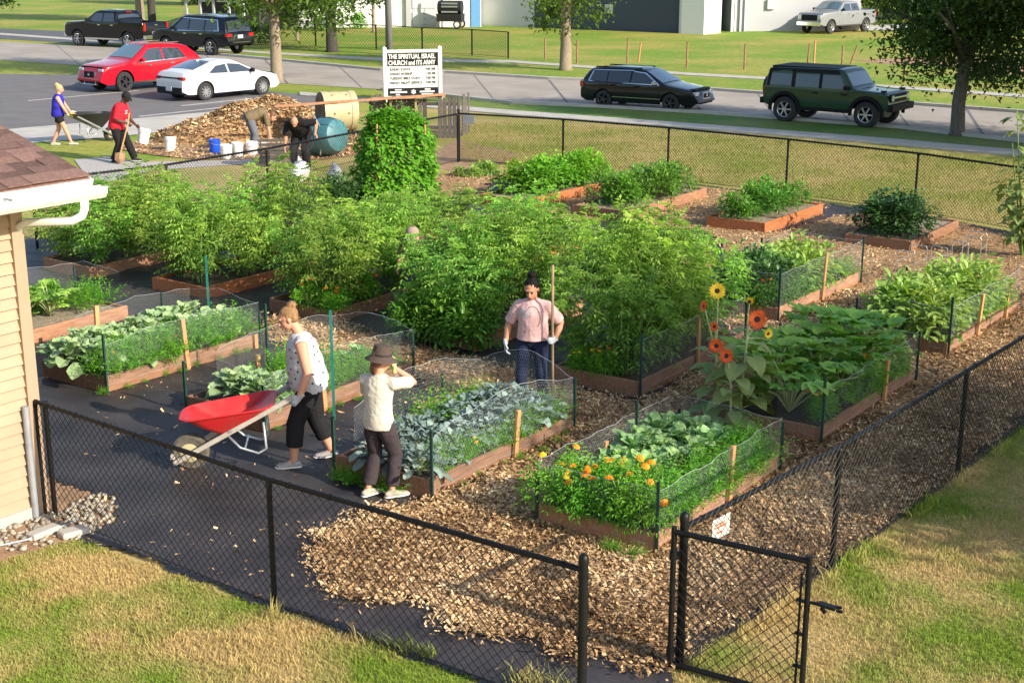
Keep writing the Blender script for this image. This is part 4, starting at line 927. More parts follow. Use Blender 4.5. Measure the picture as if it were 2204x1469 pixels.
# bed B: zucchini
row(BB, (.35, .95, 1.5, 2.1), (.45, .85), p_ros(V_SQU, 'zucchini_plant', 'zucchini plant with large lobed leaves beside the right fence', 'zucchini', 'zucchini plants in one bed', (1.05, 1.4)), .06)
row(BB, lin(.7, 2.4, 7), (.14,), p_bush(V_HRB, 'herb_plant', 'feathery herb behind the green netting of the zucchini bed', 'herb', 'herbs in the zucchini bed', (.8, 1.1), False), .04)
row(BB, (.3, 1.6, 1.8), (.18,), p_mari('yellow orange marigold at the edge of the zucchini bed', 'marigolds in the zucchini bed', 4, ('petal_yellow', 'petal_orange'), (.9, 1.1)))
row(BB, (2.45, 2.6), (.3,), p_bush(V_PAL, 'pale_plant', 'yellowing leafy plant at the far end of the zucchini bed', 'plant', 'yellowing plants', (.8, .9)), .03)
# bed C: pale leafy plants
row(BCc, (.3, .8, 1.3, 1.8, 2.3), (.4, .85), p_bush(V_PAL, 'eggplant', 'pale yellow green leafy plant in the bed at the right edge', 'eggplant', 'pale leafy plants at the right edge', (1.05, 1.35)), .06)
row(BCc, lin(.9, 2.6, 6), (.13,), p_bush(V_HRB, 'herb_plant', 'dark feathery herb behind the netting at the right edge', 'herb', 'herbs at the right edge', (.8, 1.1), False), .04)
row(BCc, (1.5,), (.95,), p_bush(V_DRK, 'dark_bush', 'dark green bush behind the pale plants at the right edge', 'bush', 'dark bush', (.6, .7)), .03)
# bed E: tomatoes
row(BE, lin(.28, 2.25, 4), (.36, .88), p_tom('yellow green tomato plant behind the sunflowers', 'tomatoes in the yellow green bed', (.98, 1.12), 0, 1.08), .06)
row(BE, (.08, .16), (.5, .85), p_mari('orange marigold at the corner of the yellow green tomato bed', 'marigolds by the tomatoes', 3, ('petal_orange', 'petal_red', 'petal_yellow'), (.8, .95)), .05)
# bed F
row(BF, (.3, .9), (.4, .8), p_bush(V_DRK, 'dark_bush', 'dark bush at the near end of the staked netted bed', 'bush', 'dark bushes in the staked bed', (.95, 1.1)), .06)
row(BF, (1.3, 1.8, 2.3), (.4, .85), p_bush(V_PAL, 'eggplant', 'pale leafy plant in the staked netted bed', 'eggplant', 'pale plants in the staked bed', (1.0, 1.25)), .06)
row(BF, lin(.6, 2.8, 8), (.15,), p_bush(V_HRB, 'herb_plant', 'feathery herb behind the netting of the staked bed', 'herb', 'herbs in the staked bed', (.9, 1.2), False), .04)
row(BF, (.2,), (.3, .6), p_mari('orange marigold in the staked netted bed', 'marigolds in the staked bed', 2, ('petal_orange', 'petal_red')))
# tomato beds
TL = ((T1, 'bushy tomato plant in the bed behind the pink shirted person', 'tomatoes behind the pink shirt', 1.0), (T2, 'tall tomato plant in the bed behind the wheelbarrow person', 'tomatoes behind the wheelbarrow person', .92), (T3, 'tall tomato plant in the bed behind the cabbages', 'tomatoes behind the cabbages', .93), (T4, 'tomato plant in the bed left of the staked netted bed', 'tomatoes left of the staked bed', .42), (T5, 'tomato plant in the middle bed with the orange end board', 'tomatoes in the orange ended bed', .46), (T6, 'tomato plant in the bed just before the bean trellis', 'tomatoes before the bean trellis', .42), (T7, 'tomato plant in the bed beyond the house gutter', 'tomatoes beyond the gutter', .85))
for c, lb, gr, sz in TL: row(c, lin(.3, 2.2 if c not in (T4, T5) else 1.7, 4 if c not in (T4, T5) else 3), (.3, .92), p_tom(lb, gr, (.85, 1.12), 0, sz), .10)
row(T2, (.05, .25, .9), (.05, .5), p_mari('orange marigold in the shade under the tall tomatoes', 'marigolds under the tomatoes', 3, ('petal_orange', 'petal_red')), .08)
# low leafy hedge below the tomatoes behind the pink shirt
row(T1, (.0, .2), lin(.15, 1.2, 4), p_bush(V_PEP, 'pepper_plant', 'pepper bush left of the pink shirted person', 'pepper', 'peppers left of the pink shirt', (.9, 1.1)), .05, .05)
# back row
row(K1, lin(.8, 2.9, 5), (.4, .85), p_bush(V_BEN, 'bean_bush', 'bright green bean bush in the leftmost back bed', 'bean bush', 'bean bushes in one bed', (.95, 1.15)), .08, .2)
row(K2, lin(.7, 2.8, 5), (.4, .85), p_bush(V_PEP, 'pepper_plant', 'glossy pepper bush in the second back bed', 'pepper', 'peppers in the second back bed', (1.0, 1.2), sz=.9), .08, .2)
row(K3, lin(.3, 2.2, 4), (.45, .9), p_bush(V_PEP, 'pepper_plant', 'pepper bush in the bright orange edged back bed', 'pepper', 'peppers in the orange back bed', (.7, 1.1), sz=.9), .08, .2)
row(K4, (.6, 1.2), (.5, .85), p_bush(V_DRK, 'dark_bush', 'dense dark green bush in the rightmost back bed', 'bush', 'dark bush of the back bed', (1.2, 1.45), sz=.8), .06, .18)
row((-3.7, 27.5), (0, .5), (0,), p_bush(V_DRK, 'dark_bush', 'dark green bush between the tomatoes and the bean trellis', 'bush', 'dark bushes by the trellis', (1.1, 1.2)), .05, .02)
# dry weeds near the corner post of the back fence
row((-1.2, 32.2), (0, .4, .8), (0, -.4), p_bush(V_PAL, 'dry_weed', 'dry weed by the corner post of the back fence', 'weed', 'dry weeds at the back corner', (.45, .6)), .1, 0)
# bean trellis
def trellis():
    c = Vector((-2.35, 28.4, 0)); t = thing('bean_trellis', 'tall trellis smothered in bright green climbing beans', 'bean trellis', c, R(20))
    for x in (-.55, .55):
        for y in (-.4, .4): mb = MB(); mb.tube([(x, y, 0), (x * .9, y * .9, 1.75)], .02, 8); mb.build('pole', MATS['stake_wood'], t)
    r = random.Random(5); mb = MB()
    for k in range(7500):
        a = r.uniform(0, 6.28); z = r.uniform(.0, 1.9); q = (abs(math.cos(a)) ** 2.5 + abs(math.sin(a)) ** 2.5) ** (-1 / 2.5); w = .84 - .13 * z; w *= 1 if z < 1.35 else math.sqrt(max(.05, 1 - ((z - 1.35) / .62) ** 2)); w *= 1 + .30 * nz(math.cos(a) * 1.8, math.sin(a) * 1.8, z * 1.9) + .22 * nz(math.cos(a) * 4, math.sin(a) * 4, z * 4)
        top = r.random() < .16
        f = .8 * math.sqrt(r.random()) if top else r.uniform(.82, 1.05); p = Vector((q * w * f * math.cos(a), q * w * .8 * f * math.sin(a), (1.52 + .38 * (1 - f * f) + .26 * nz(math.cos(a) * f * 3, math.sin(a) * f * 3, 1)) if top else z))
        d = Vector((math.cos(a), math.sin(a), r.uniform(-.9, .3) if not top else .5)) + rdir(r, -.5, .5) * .7; d.normalize()
        bigleaf(mb, p, d, r.uniform(.08, .14), r.uniform(.07, .11), min(1, max(0, .5 + .35 * nz(a * 2, z * 3, 8) + r.gauss(0, .16))), .6, 2, .02, .12, r, (.4, 1, .05))
    for k in range(60):
        a = r.uniform(0, 6.28); p = Vector((.5 * math.cos(a), .4 * math.sin(a), 1.78)); 
        for q in range(r.randint(2, 7)): bigleaf(mb, p + Vector((r.gauss(0, .035), r.gauss(0, .035), q * .05)), rdir(r, -.2, .6), .07, .05, .8, .5, 2, .02, .1, r, (.4, 1, .05))
    mb.build('foliage', MATS['leaf_bean'], t)
trellis()
def sunflower(px, py, h, heads, label, seed, lean=(0, 0), nl=9, Ls=.2):
    r = random.Random(seed); p = G(px, py); t = thing('sunflower', label, 'sunflower', p)
    top = Vector((lean[0], lean[1], h)); mid = Vector((lean[0] * .3, lean[1] * .3, h * .5)); st = MB(); st.tube([(0, 0, 0), mid, top], [.016, .014, .009], 8)
    lv = MB()
    for k in range(nl):
        u = .18 + .72 * k / nl; c = (Vector((0, 0, 0)).lerp(mid, u * 2) if u < .5 else mid.lerp(top, u * 2 - 1)); a = k * 2.4 + seed; d = Vector((math.cos(a), math.sin(a), r.uniform(-.1, .5)))
        e = c + d * .12; st.tube([c, e], [.006, .004], 5, False); s = Ls * r.uniform(.75, 1.2) * (1.25 - .6 * u)
        bigleaf(lv, e, d + Vector((0, 0, -.3)), s, s * .85, min(1, max(0, r.gauss(.55, .2))), 1.0, 5, .03, .1, r, (.5, 1, .85, .5, 0))
    for (dx, dy, dz, mat, rad, az, tilt) in heads:
        hp = top + Vector((dx, dy, dz)); st.tube([mid.lerp(top, .75), mid.lerp(hp, .8) + Vector((0, 0, .05)), hp], [.009, .007, .006], 6, False)
        fd = Vector((math.cos(az) * math.cos(tilt), math.sin(az) * math.cos(tilt), math.sin(tilt))); q = fd.to_track_quat('Z', 'Y').to_matrix()
        mb = MB()
        for ring in range(2):
            for k in range(15):
                a = 6.283 * k / 15 + ring * .2; d = q @ Vector((math.cos(a), math.sin(a), .15 + .2 * ring)); bigleaf(mb, hp + d * rad * .3, d, rad * r.uniform(.6, .8), rad * .3, .5, .3, 3, .02, .1, r, (.5, 1, .7, .05), fd)
        f = mb.build('flower_head', MATS[mat], t); mb = MB(); mb.lathe([(0, .012), (rad * .3, .010), (rad * .38, 0), (rad * .3, -.02), (0, -.022)], 14, Matrix.Translation(hp) @ q.to_4x4()); mb.build('disc', MATS['flower_disc'], f)
    st.build('stalk', MATS['stem_pale'], t, smooth=True); lv.build('leaves', MATS['leaf_sun'], t)
cz = -1.9
sunflower(1545, 925, .98, [(.0, -.05, .0, 'petal_red', .085, cz, .1), (-.02, 0, .2, 'petal_red', .06, cz - .5, .3), (-.14, .02, .42, 'petal_red', .065, cz - .9, .2), (.0, .05, .58, 'petal_yellow', .095, cz, .5)], 'tall sunflower with several dark orange heads and one yellow head', 1, (-.06, .0), 20, .25)
sunflower(1590, 935, 1.25, [(.09, 0, .05, 'petal_red', .11, cz, .35), (.22, .05, -.12, 'petal_yellow', .06, cz + .9, .0), (.0, 0, .25, 'petal_yellow', .05, 1.2, .5)], 'sunflower with one large vivid orange head and big drooping leaves', 2, (.05, 0), 22, .32)
sunflower(1570, 945, .8, [(-.06, -.04, .16, 'petal_red', .085, cz - .3, .2)], 'short sunflower with a single orange head between the two taller ones', 3, (-.02, -.03), 15, .26)
# tall leafy plant at the right edge of the frame
def tallplant():
    p = Vector((8.75, 23.4, 0)); t = thing('tall_leafy_plant', 'tall sunflower like leafy plant cut by the right edge of the picture', 'plant', p); r = random.Random(8); mb = MB(); st = MB()
    for s in range(9):
        a0 = r.uniform(0, 6.28); top = Vector((.45 * math.cos(a0), .35 * math.sin(a0), r.uniform(1.3, 2.5))); st.tube([(0, 0, 0), top * .5, top], [.018, .014, .008], 6)
        for k in range(34):
            u = r.uniform(.2, 1.0); c = top * u; a = r.uniform(0, 6.28); d = Vector((math.cos(a), math.sin(a), r.uniform(-.6, .4))); L = r.uniform(.13, .26); bigleaf(mb, c + d * .1, d, L, L * .62, min(1, max(0, r.gauss(.45, .22))), .9, 4, .03, .1, r, (.4, 1, .8, .05))
    mb.build('leaves', MATS['leaf_sun'], t); st.build('stalk', MATS['stem_green'], t)
tallplant()
# ================================================================ trees
def crown_mesh(name, seed, rad, n, ls, mat, nclump=70, low=-.9):
    r = random.Random(seed); mb = MB(); cl = []
    for k in range(nclump):
        d = rdir(r, -1.2, 1.5); q = r.uniform(.45, 1.0) if r.random() < .93 else 1.1; cl.append((Vector((d.x * rad[0] * q, d.y * rad[1] * q, max(low, d.z * q) * rad[2])), r.uniform(.25, .5), r.gauss(.42, .2)))
    for k in range(n):
        c, s, t = cl[k % nclump]; sg = s * min(rad) * .42
        p = c + Vector((r.gauss(0, sg), r.gauss(0, sg), r.gauss(0, sg * .7))); d = rdir(r, -1.0, .5); leaflet(mb, p, d, ls * r.uniform(.7, 1.3), ls * r.uniform(.55, .9), min(1, max(0, t + r.gauss(0, .15))), .25)
    return mb.mesh(name, MATS[mat])
def tree(label, loc, th, tr, cz, rad, crown, bark='bark', seed=0, group=None, rot=0, name='street_tree', fork=6, s=1.0, coff=(0, 0, 0)):
    r = random.Random(seed); t = thing(name, label, 'tree', loc, rot, group); t.scale = (s, s, s)
    mb = MB(); pts = [Vector((0, 0, -.05)), Vector((0, 0, .12)), Vector((r.uniform(-.04, .04), r.uniform(-.04, .04), th * .5)), Vector((r.uniform(-.08, .08), r.uniform(-.08, .08), th)), Vector((r.uniform(-.2, .2), r.uniform(-.2, .2), cz + rad[2] * .6))]
    mb.tube(pts, [tr * 1.55, tr * 1.12, tr, tr * .92, tr * .25], 12)
    for k in range(fork):
        a = k * 6.283 / fork + r.uniform(-.4, .4); b = pts[3] + Vector((0, 0, r.uniform(-.15, .7))); e = Vector((rad[0] * .75 * math.cos(a), rad[1] * .75 * math.sin(a), cz + rad[2] * r.uniform(-.3, .5)))
        m = b.lerp(e, .5) + Vector((0, 0, .25)); mb.tube([b, m, e], [tr * .5, tr * .3, tr * .1], 7)
        for q in range(2): mb.tube([m, m + (e - b) * .35 + Vector((r.uniform(-.6, .6), r.uniform(-.6, .6), r.uniform(-.3, .5)))], [tr * .2, tr * .06], 5)
    mb.build('trunk', MATS[bark], t, smooth=True); link('crown', crown, t, (coff[0], coff[1], cz)); return t
CR_MAPLE = crown_mesh('crown', 1, (2.7, 2.9, 3.2), 36000, .135, 'leaf_maple', 190, -.85)
CR_MID = crown_mesh('crown', 2, (2.6, 2.5, 2.6), 8000, .19, 'leaf_street', 70, -.8)
CR_BIG = crown_mesh('crown', 3, (3.6, 3.6, 3.4), 9000, .24, 'leaf_street', 80, -.8)
CR_DARK = crown_mesh('crown', 4, (3.6, 3.6, 3.4), 9000, .24, 'leaf_maple', 80, -.8)
tree('big dark maple on the verge at the right, near the green vehicle', G(2060, 292), 1.9, .19, 4.4, (3.3, 3.1, 3.2), CR_MAPLE, 'bark_mid', 1, rot=1.0, coff=(.35, -.3, 0))
tree('small street tree with a pale trunk standing behind the black wagon', G(1217, 151), 2.3, .24, 4.2, (2.6, 2.5, 2.6), CR_MID, 'bark', 2, rot=.5)
tree('street tree with a tan trunk just right of the white car', G(596, 174), 2.6, .22, 5.2, (3.6, 3.6, 3.4), CR_BIG, 'bark', 3, rot=2.2)
tree('dark trunked street tree left of the utility pole', G(715, 112), 3.0, .27, 5.6, (3.6, 3.6, 3.4), CR_DARK, 'bark_dark', 4)
tree('tan trunked tree behind the black pickup', G(303, 48), 4.2, .30, 7.6, (3.6, 3.6, 3.4), CR_BIG, 'bark', 5, rot=1.4)
tree('dark trunked tree right behind the black pickup', G(328, 50), 4.4, .26, 7.8, (3.6, 3.6, 3.4), CR_DARK, 'bark_dark', 6, rot=.7)
tree('leafy tree hanging into the top left corner', G(-20, 66), 1.9, .14, 4.7, (3.6, 3.6, 3.4), CR_DARK, 'bark_dark', 7, rot=2.7)
tree('thin tree in front of the white building', G(805, 70), 2.0, .12, 4.6, (2.6, 2.5, 2.6), CR_MID, 'bark', 8, rot=2.0, s=.9)
tree('slender tree left of the dark trunk before the white building', G(640, 88), 2.2, .09, 4.4, (2.6, 2.5, 2.6), CR_MID, 'bark', 9, rot=1.1, s=.9)
for k, (px, py, s, lb) in enumerate(((1905, 42, 1.0, 'leafy tree directly behind the silver pickup tail'), (2000, 40, 1.1, 'leafy tree behind the drive at the top right'), (2120, 42, 1.1, 'leafy tree at the top right behind the maple'), (2260, 60, 1.0, 'leafy tree past the right edge beyond the drive'), (420, 10, 1.2, 'dark tree at the top behind the black vehicles'))):
    tree(lb, G(px, py), 1.4, .2, 3.4, (3.6, 3.6, 3.4), CR_BIG if k < 3 else CR_DARK, 'bark_dark', 20 + k, rot=k * 1.3, s=s)
# the row of verge trees goes on beyond the right edge of the picture
vd = (G(2204, 318) - G(1700, 272)).normalized()
for k in range(5):
    tree('%s verge tree of the row beyond the right edge' % ORD[k], G(2060, 292) + vd * (6.0 + 6 * k), 2.0, .2, 4.6, (3.3, 3.1, 3.2), CR_MAPLE, 'bark_dark', 30 + k, 'verge trees beyond the edge', rot=2.0 + k)
tree('unseen tree added beyond the right edge to shade the near lawn', Vector((12.3, 8.4, 0)), 2.0, .2, 4.4, (3.3, 3.1, 3.2), CR_MAPLE, 'bark_dark', 41, rot=4)  # unseen tree, added to cast shade on the right corner of the lawn
def shrub(px, py, s, label, V):
    globals().update(SUF=''); p_bush(V, 'shrub', label, 'shrub', None, (s, s))(G(px, py))
shrub(770, 62, 1.6, 'low shrub by the white building left of the pole', V_BEN); shrub(690, 66, 1.8, 'yellowish shrub at the foot of the white building', V_PAL); shrub(545, 96, 2.0, 'dark shrub behind the black utility vehicle', V_DRK); shrub(580, 92, 1.8, 'dark shrub left of the tan trunk', V_DRK)
# ================================================================ buildings
def wall_box(parent, name, A, B, depth, h, mat, z0=0):
    d = (B - A).normalized(); n = Vector((-d.y, d.x, 0)); mb = MB()
    q = [A, B, B + n * depth, A + n * depth]
    mb.add([(p.x, p.y, z0) for p in q] + [(p.x, p.y, z0 + h) for p in q], [(0, 1, 5, 4), (1, 2, 6, 5), (2, 3, 7, 6), (3, 0, 4, 7), (4, 5, 6, 7)])
    return mb.build(name, MATS[mat], parent)
def on_wall(parent, name, A, B, s, z, w, h, mat, off=.05, th=.08):
    d = (B - A).normalized(); n = Vector((d.y, -d.x, 0)); c = A + d * s + n * (off - th / 2 + .01); mb = MB()
    mb.box((c.x, c.y, z + h / 2), (w, th, h), Matrix.Rotation(math.atan2(d.y, d.x), 3, 'Z')); return mb.build(name, MATS[mat], parent)
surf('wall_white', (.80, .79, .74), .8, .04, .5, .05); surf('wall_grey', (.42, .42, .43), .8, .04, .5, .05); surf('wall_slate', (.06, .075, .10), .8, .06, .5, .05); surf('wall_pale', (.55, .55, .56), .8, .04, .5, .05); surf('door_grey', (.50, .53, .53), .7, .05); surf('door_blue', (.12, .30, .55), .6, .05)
surf('dark_siding', (.05, .048, .05), .9, .3); surf('roof_dark', (.08, .07, .07), .95, .2); surf('rust', (.28, .15, .09), .9, .3)
def buildings():
    A, B = G(560, 60), G(1036, 58); d = (B - A).normalized(); px = lambda x: (G(x, 58) - A).dot(d)
    b = thing('white_building', 'white building with grey double door and a blue door', 'building', (0, 0, 0)); wall_box(b, 'wall', A, B, 14, 4.6, 'wall_white'); wall_box(b, 'roof', A - d * .4 + Vector((0, -.4, 0)), B + d * .4 + Vector((0, -.4, 0)), 15, .3, 'roof_dark', 4.6)
    for k, x in enumerate((902, 925)):
        o = on_wall(b, 'door', A, B, px(x), 0, 1.0 * (px(938) - px(888)) / 2 - .03, 2.5, 'door_grey', .09)
        for (dz, hh) in ((.15, .85), (1.25, 1.05)): on_wall(o, 'panel', A, B, px(x), dz, .85, hh, 'wall_pale', .12, .05)
    on_wall(b, 'door_frame', A, B, px(913), 0, px(942) - px(884), 2.6, 'wall_pale', .05)
    on_wall(b, 'blue_door', A, B, px(1024), 0, px(1034) - px(1014), 2.6, 'door_blue', .08); on_wall(b, 'wall_shadow_strip', A, B, px(880), 0, .35, 4.5, 'wall_grey', .25, .3)  # grey strip stands in for the shadow on the white wall
    on_wall(b, 'vent', A, B, px(667), 1.2, .7, .4, 'dark_void', .06)
    for x in (640, 700, 760): o = on_wall(b, 'window', A, B, px(x), 2.2, 1.2, 1.0, 'house_glass', .06); on_wall(o, 'sill', A, B, px(x), 2.1, 1.4, .1, 'wall_pale', .12)
    A, B = G(1037, 55), G(1470, 72); M_ = G(1150, 59.5)
    b = thing('grey_building', 'long slate grey building in shade behind the street tree', 'building'); wall_box(b, 'pale_wall', A, M_, 14, 4.2, 'wall_pale'); wall_box(b, 'slate_wall', M_, B, 14, 4.4, 'wall_slate'); d = (B - A).normalized()  # pale_wall is white paint, its shade put into a greyer colour
    wall_box(b, 'roof', A - d * .3 + Vector((0, -.3, 0)), B + Vector((0, -.3, 0)), 15, .3, 'roof_dark', 4.4); on_wall(b, 'wall_box', M_, B, (B - M_).length * .52, 1.1, .55, .55, 'wall_pale', .12, .12)
    on_wall(b, 'wall_lamp', A, M_, .5, 1.9, .25, .25, 'dark_siding', .2, .2)
    C = G(1514, 74.5); na = Vector((.809, -.588, 0)); 
    b = thing('corner_block', 'pale building corner with one sunlit white face', 'building'); A = C + EB * 1.75
    wall_box(b, 'shade_tinted_wall', A, C, 2.2, 4.2, 'wall_pale'); wall_box(b, 'lit_wall', C + Vector((.01, -.008, 0)), C + EA * 2.25 + Vector((.01, -.008, 0)), 1.6, 4.25, 'wall_white'); wall_box(b, 'roof', A - EA * .2 + EB * .1, C - EA * .2, 2.7, .25, 'roof_dark', 4.3)  # one white block: its shaded face is coloured greyer to carry the shade
    A, B = G(1572, 68), G(1850, 66); d = (B - A).normalized()
    b = thing('long_grey_building', 'plain grey building behind the silver pickup', 'building'); wall_box(b, 'wall', A, B, 12, 4.3, 'wall_grey'); wall_box(b, 'roof', A - d * .1 + Vector((0, -.3, 0)), B + d * .3 + Vector((0, -.3, 0)), 13, .3, 'roof_dark', 4.3)
    L = (B - A).length
    for s in (.03, .07, .105): on_wall(b, 'conduit', A, B, L * s, 0, .12, 3.6, 'wall_pale', .15, .12)
    on_wall(b, 'meter_box', A, B, L * .3, 1.4, .5, .6, 'wall_white', .2, .2); on_wall(b, 'window', A, B, L * .72, 2.1, 1.6, 1.0, 'house_glass', .08); on_wall(b, 'window', A, B, L * .88, 2.1, 1.0, 1.0, 'house_glass', .08)
    on_wall(b, 'downpipe', A, B, L * .005, 0, .16, 4.2, 'wall_white', .2, .15)
    A, B = G(430, 62), G(560, 66); b = thing('dark_house', 'dark house with a porch and white window panes behind the black vehicles', 'house'); wall_box(b, 'wall', A, B, 8, 4.5, 'dark_siding'); d = (B - A).normalized(); L = (B - A).length
    for s in (.14, .42, .62): o = on_wall(b, 'window', A, B, L * s, 1.75, .9, 1.5, 'wall_white', .1); on_wall(o, 'pane', A, B, L * s, 1.85, .35, 1.3, 'house_glass', .14)
    for s in (.05, .28, .5, .75, .98): on_wall(b, 'porch_post', A, B, L * s, 0, .14, 2.6, 'wall_grey', 1.6, .14)
    for k in range(14): on_wall(b, 'lattice_slat', A, B, L * (.04 + .068 * k), 0, .09, .9, 'wall_pale', 1.55, .05)
    on_wall(b, 'porch_rail', A, B, L * .5, .9, L, .1, 'wall_pale', 1.55, .08); on_wall(b, 'porch_roof', A, B, L * .5, 2.6, L + .6, .2, 'roof_dark', 1.9, 2.0)
buildings()
def utility():
    p = G(838, 117); t = thing('utility_pole', 'weathered grey utility pole behind the church sign', 'utility pole', p); mb = MB(); mb.tube([(0, 0, 0), (0, 0, 4.5), (.03, 0, 9)], [.18, .16, .12], 14); mb.build('pole', MATS['pole_wood'], t, smooth=True); mb = MB(); mb.box((0, 0, 8.2), (2.4, .1, .12)); mb.build('crossarm', MATS['pole_wood'], t)
    for x in (-1, -.4, .4, 1): mb = MB(); mb.lathe([(.03, 8.26), (.06, 8.3), (.04, 8.36), (0, 8.4)], 8, Matrix.Translation((x, 0, 0))); mb.build('insulator', MATS['grey_metal'], t)
utility()
# far fence: old posts along the far lawn
for k, (x, y, h, mt, lean) in enumerate(((1173, 128, 1.0, 'rust', .0), (1242, 137, 1.05, 'rust', 0), (1350, 136, 1.15, 'rust', .02), (1374, 134, .9, 'stake_wood', .25), (1478, 147, 1.15, 'rust', 0), (1602, 151, 1.1, 'rust', -.02), (1738, 138, .9, 'rust', .12), (1752, 136, 1.0, 'stake_wood', 0), (1812, 142, .9, 'rust', 0), (1830, 140, .9, 'rust', .7), (1945, 178, 1.3, 'rust', .04))):
    p = G(x, y); mb = MB(); mb.tube([(0, 0, 0), (lean * .4, 0, h)], [.045, .04], 7); mb.box((lean * .4, 0, h), (.11, .11, .03)); mb.box((lean * .3, 0, h * .75), (.13, .05, .03)); tag(mb.build('old_fence_post', MATS[mt], loc=p), 'thin rusty old post on the far lawn, %s from the left' % ORD[k], 'post', 'old posts on the far lawn')
fence('old_wire_fence', 'old low wire fence on the far lawn left of the tree', [G(590, 103), G(680, 104), G(810, 106), G(909, 114), G(1016, 119), G(1094, 126)], 1.25, (), .16, .006, .02, .04, False)
# ================================================================ church sign
def text_mesh(s, size, bold=0.0):
    cu = bpy.data.curves.new('txt', 'FONT'); cu.body = s; cu.size = size; cu.align_x = 'LEFT'; cu.offset = bold; cu.extrude = .002
    ob = bpy.data.objects.new('txt', cu); COL.objects.link(ob); bpy.context.view_layer.update(); dg = bpy.context.evaluated_depsgraph_get()
    me = bpy.data.meshes.new_from_object(ob.evaluated_get(dg)); bpy.data.objects.remove(ob); bpy.data.curves.remove(cu); return me
def church_sign():
    Lp = G(830, 222); d = rz(R(16)) @ Vector((1, 0, 0)); W = 1.93; t = thing('church_sign', 'white framed church notice board with black headings on two posts', 'sign', Lp, R(16))
    zt, zb = 1.74, .18
    for x in (0, W): mb = MB(); mb.bbox((x, 0, .92), (.13, .13, 1.84), .01); mb.lathe([(.1, 1.84), (.08, 1.87), (0, 1.91)], 4, Matrix.Translation((x, 0, 0)) @ Matrix.Rotation(R(45), 4, 'Z')); mb.build('post', MATS['white_paint'], t)
    for z in (zt, zb): mb = MB(); mb.bbox((W / 2, 0, z), (W - .13, .09, .1), .01); mb.build('rail', MATS['white_paint'], t)
    mb = MB(); mb.box((W / 2, 0, (zt + zb) / 2), (W - .134, .05, zt - zb - .1)); bd = mb.build('board', MATS['white_paint'], t)
    hz = zt - .05
    mb = MB(); mb.box((W / 2, -.03, hz - .23), (W - .17, .014, .44)); mb.build('heading_panel', MATS['dark_void'], bd); mb = MB(); mb.box((W / 2, -.03, zb + .19), (W - .17, .014, .26)); mb.build('footer_panel', MATS['dark_void'], bd)
    def put(s, x0, x1, z, h, mat, bold=.0, y=-.041):
        me = text_mesh(s, 1.0, bold); xs = [v.co.x for v in me.vertices]; w = max(xs) - min(xs); ys = [v.co.y for v in me.vertices]; hh = .7
        for v in me.vertices: v.co = Vector((x0 + (v.co.x - min(xs)) * (x1 - x0) / w, y - v.co.z, z + v.co.y * h / hh))
        me.materials.clear(); me.materials.append(MATS[mat]); return link('lettering', me, bd)
    put('THE SPIRITUAL ISRAEL', .12, W - .16, hz - .20, .15, 'white_paint', .03); put('CHURCH and ITS ARMY', .12, W - .16, hz - .41, .15, 'white_paint', .03)
    for k, (a, b) in enumerate((('SUNDAY SCHOOL', '9:00 AM'), ('SUNDAY WORSHIP', '11:00 AM'), ('TUESDAY BIBLE STUDY', '7:00 PM'), ('FRIDAY NIGHT SERVICE', '7:00 PM'))):
        z = hz - .60 - k * .152; put(a, .17, .17 + .056 * len(a), z, .088, 'paint_grey', .012); put(b, 1.42, 1.76, z, .088, 'paint_grey', .012)
    for x0, x1, z, h in ((.16, .75, zb + .18, .055), (.33, .56, zb + .26, .04), (.36, .5, zb + .1, .04), (1.2, 1.72, zb + .18, .055), (1.38, 1.58, zb + .26, .04), (1.26, 1.66, zb + .1, .035)):
        mb = MB(); mb.box(((x0 + x1) / 2, -.04, z), (x1 - x0, .008, h)); mb.build('print_line', MATS['white_paint'], bd)
    mb = MB(); c = Vector((.98, -.04, zb + .18))
    for r in (0, math.pi): mb.poly([c + Vector((.1 * math.sin(r + k * 2.0944), -.002 if r else 0, .1 * math.cos(r + k * 2.0944))) for k in range(3)])
    mb.build('star_emblem', MATS['white_paint'], bd)
church_sign()
# ================================================================ compost yard
def mound(name, label, c, rx, ry, h, seed, mat='wet_mulch', nch=12000):
    t = thing(name, label, 'pile', c); nx = 34; mb = MB()
    def zf(u, v): 
        q = u * u + v * v; return max(0, (1 - q) ** .8 if q < 1 else 0) * h * (1 + .25 * nz(u * 2.2, v * 2.2, seed)) + .05 * nz(u * 7, v * 7, seed)
    vs = [((2 * i / nx - 1) * rx, (2 * j / nx - 1) * ry, zf(2 * i / nx - 1, 2 * j / nx - 1) - .03) for i in range(nx + 1) for j in range(nx + 1)]
    mb.add(vs, [(i * (nx + 1) + j, (i + 1) * (nx + 1) + j, (i + 1) * (nx + 1) + j + 1, i * (nx + 1) + j + 1) for i in range(nx) for j in range(nx)]); mb.build('heap', MATS[mat], t, smooth=True)
    r = np.random.default_rng(seed); X = r.uniform(-1, 1, nch); Y = r.uniform(-1, 1, nch); k = X * X + Y * Y < .97
    o = chips('chips', X[k] * rx, Y[k] * ry, lambda x, y: zf(x / rx, y / ry), .075, 'chip', .05, seed); o.parent = t; o['kind'] = 'stuff'; return t
mound('wood_chip_pile', 'large golden pile of wood chips behind the bending people', G(575, 285) + Vector((0, 0, 0)), 2.3, 1.8, .92, 3)
mound('wood_chip_pile', 'low spread of wood chips left of the large pile', G(455, 300), 1.7, 1.3, .55, 5, nch=2500)
mound('dark_compost_heap', 'small dark heap of compost in front of the large chip pile', G(500, 302), .62, .5, .42, 9, 'soil', 200)
mound('wood_chip_pile', 'small heap of chips under the compost drums', G(770, 325), 1.0, .8, .35, 6, nch=1500)
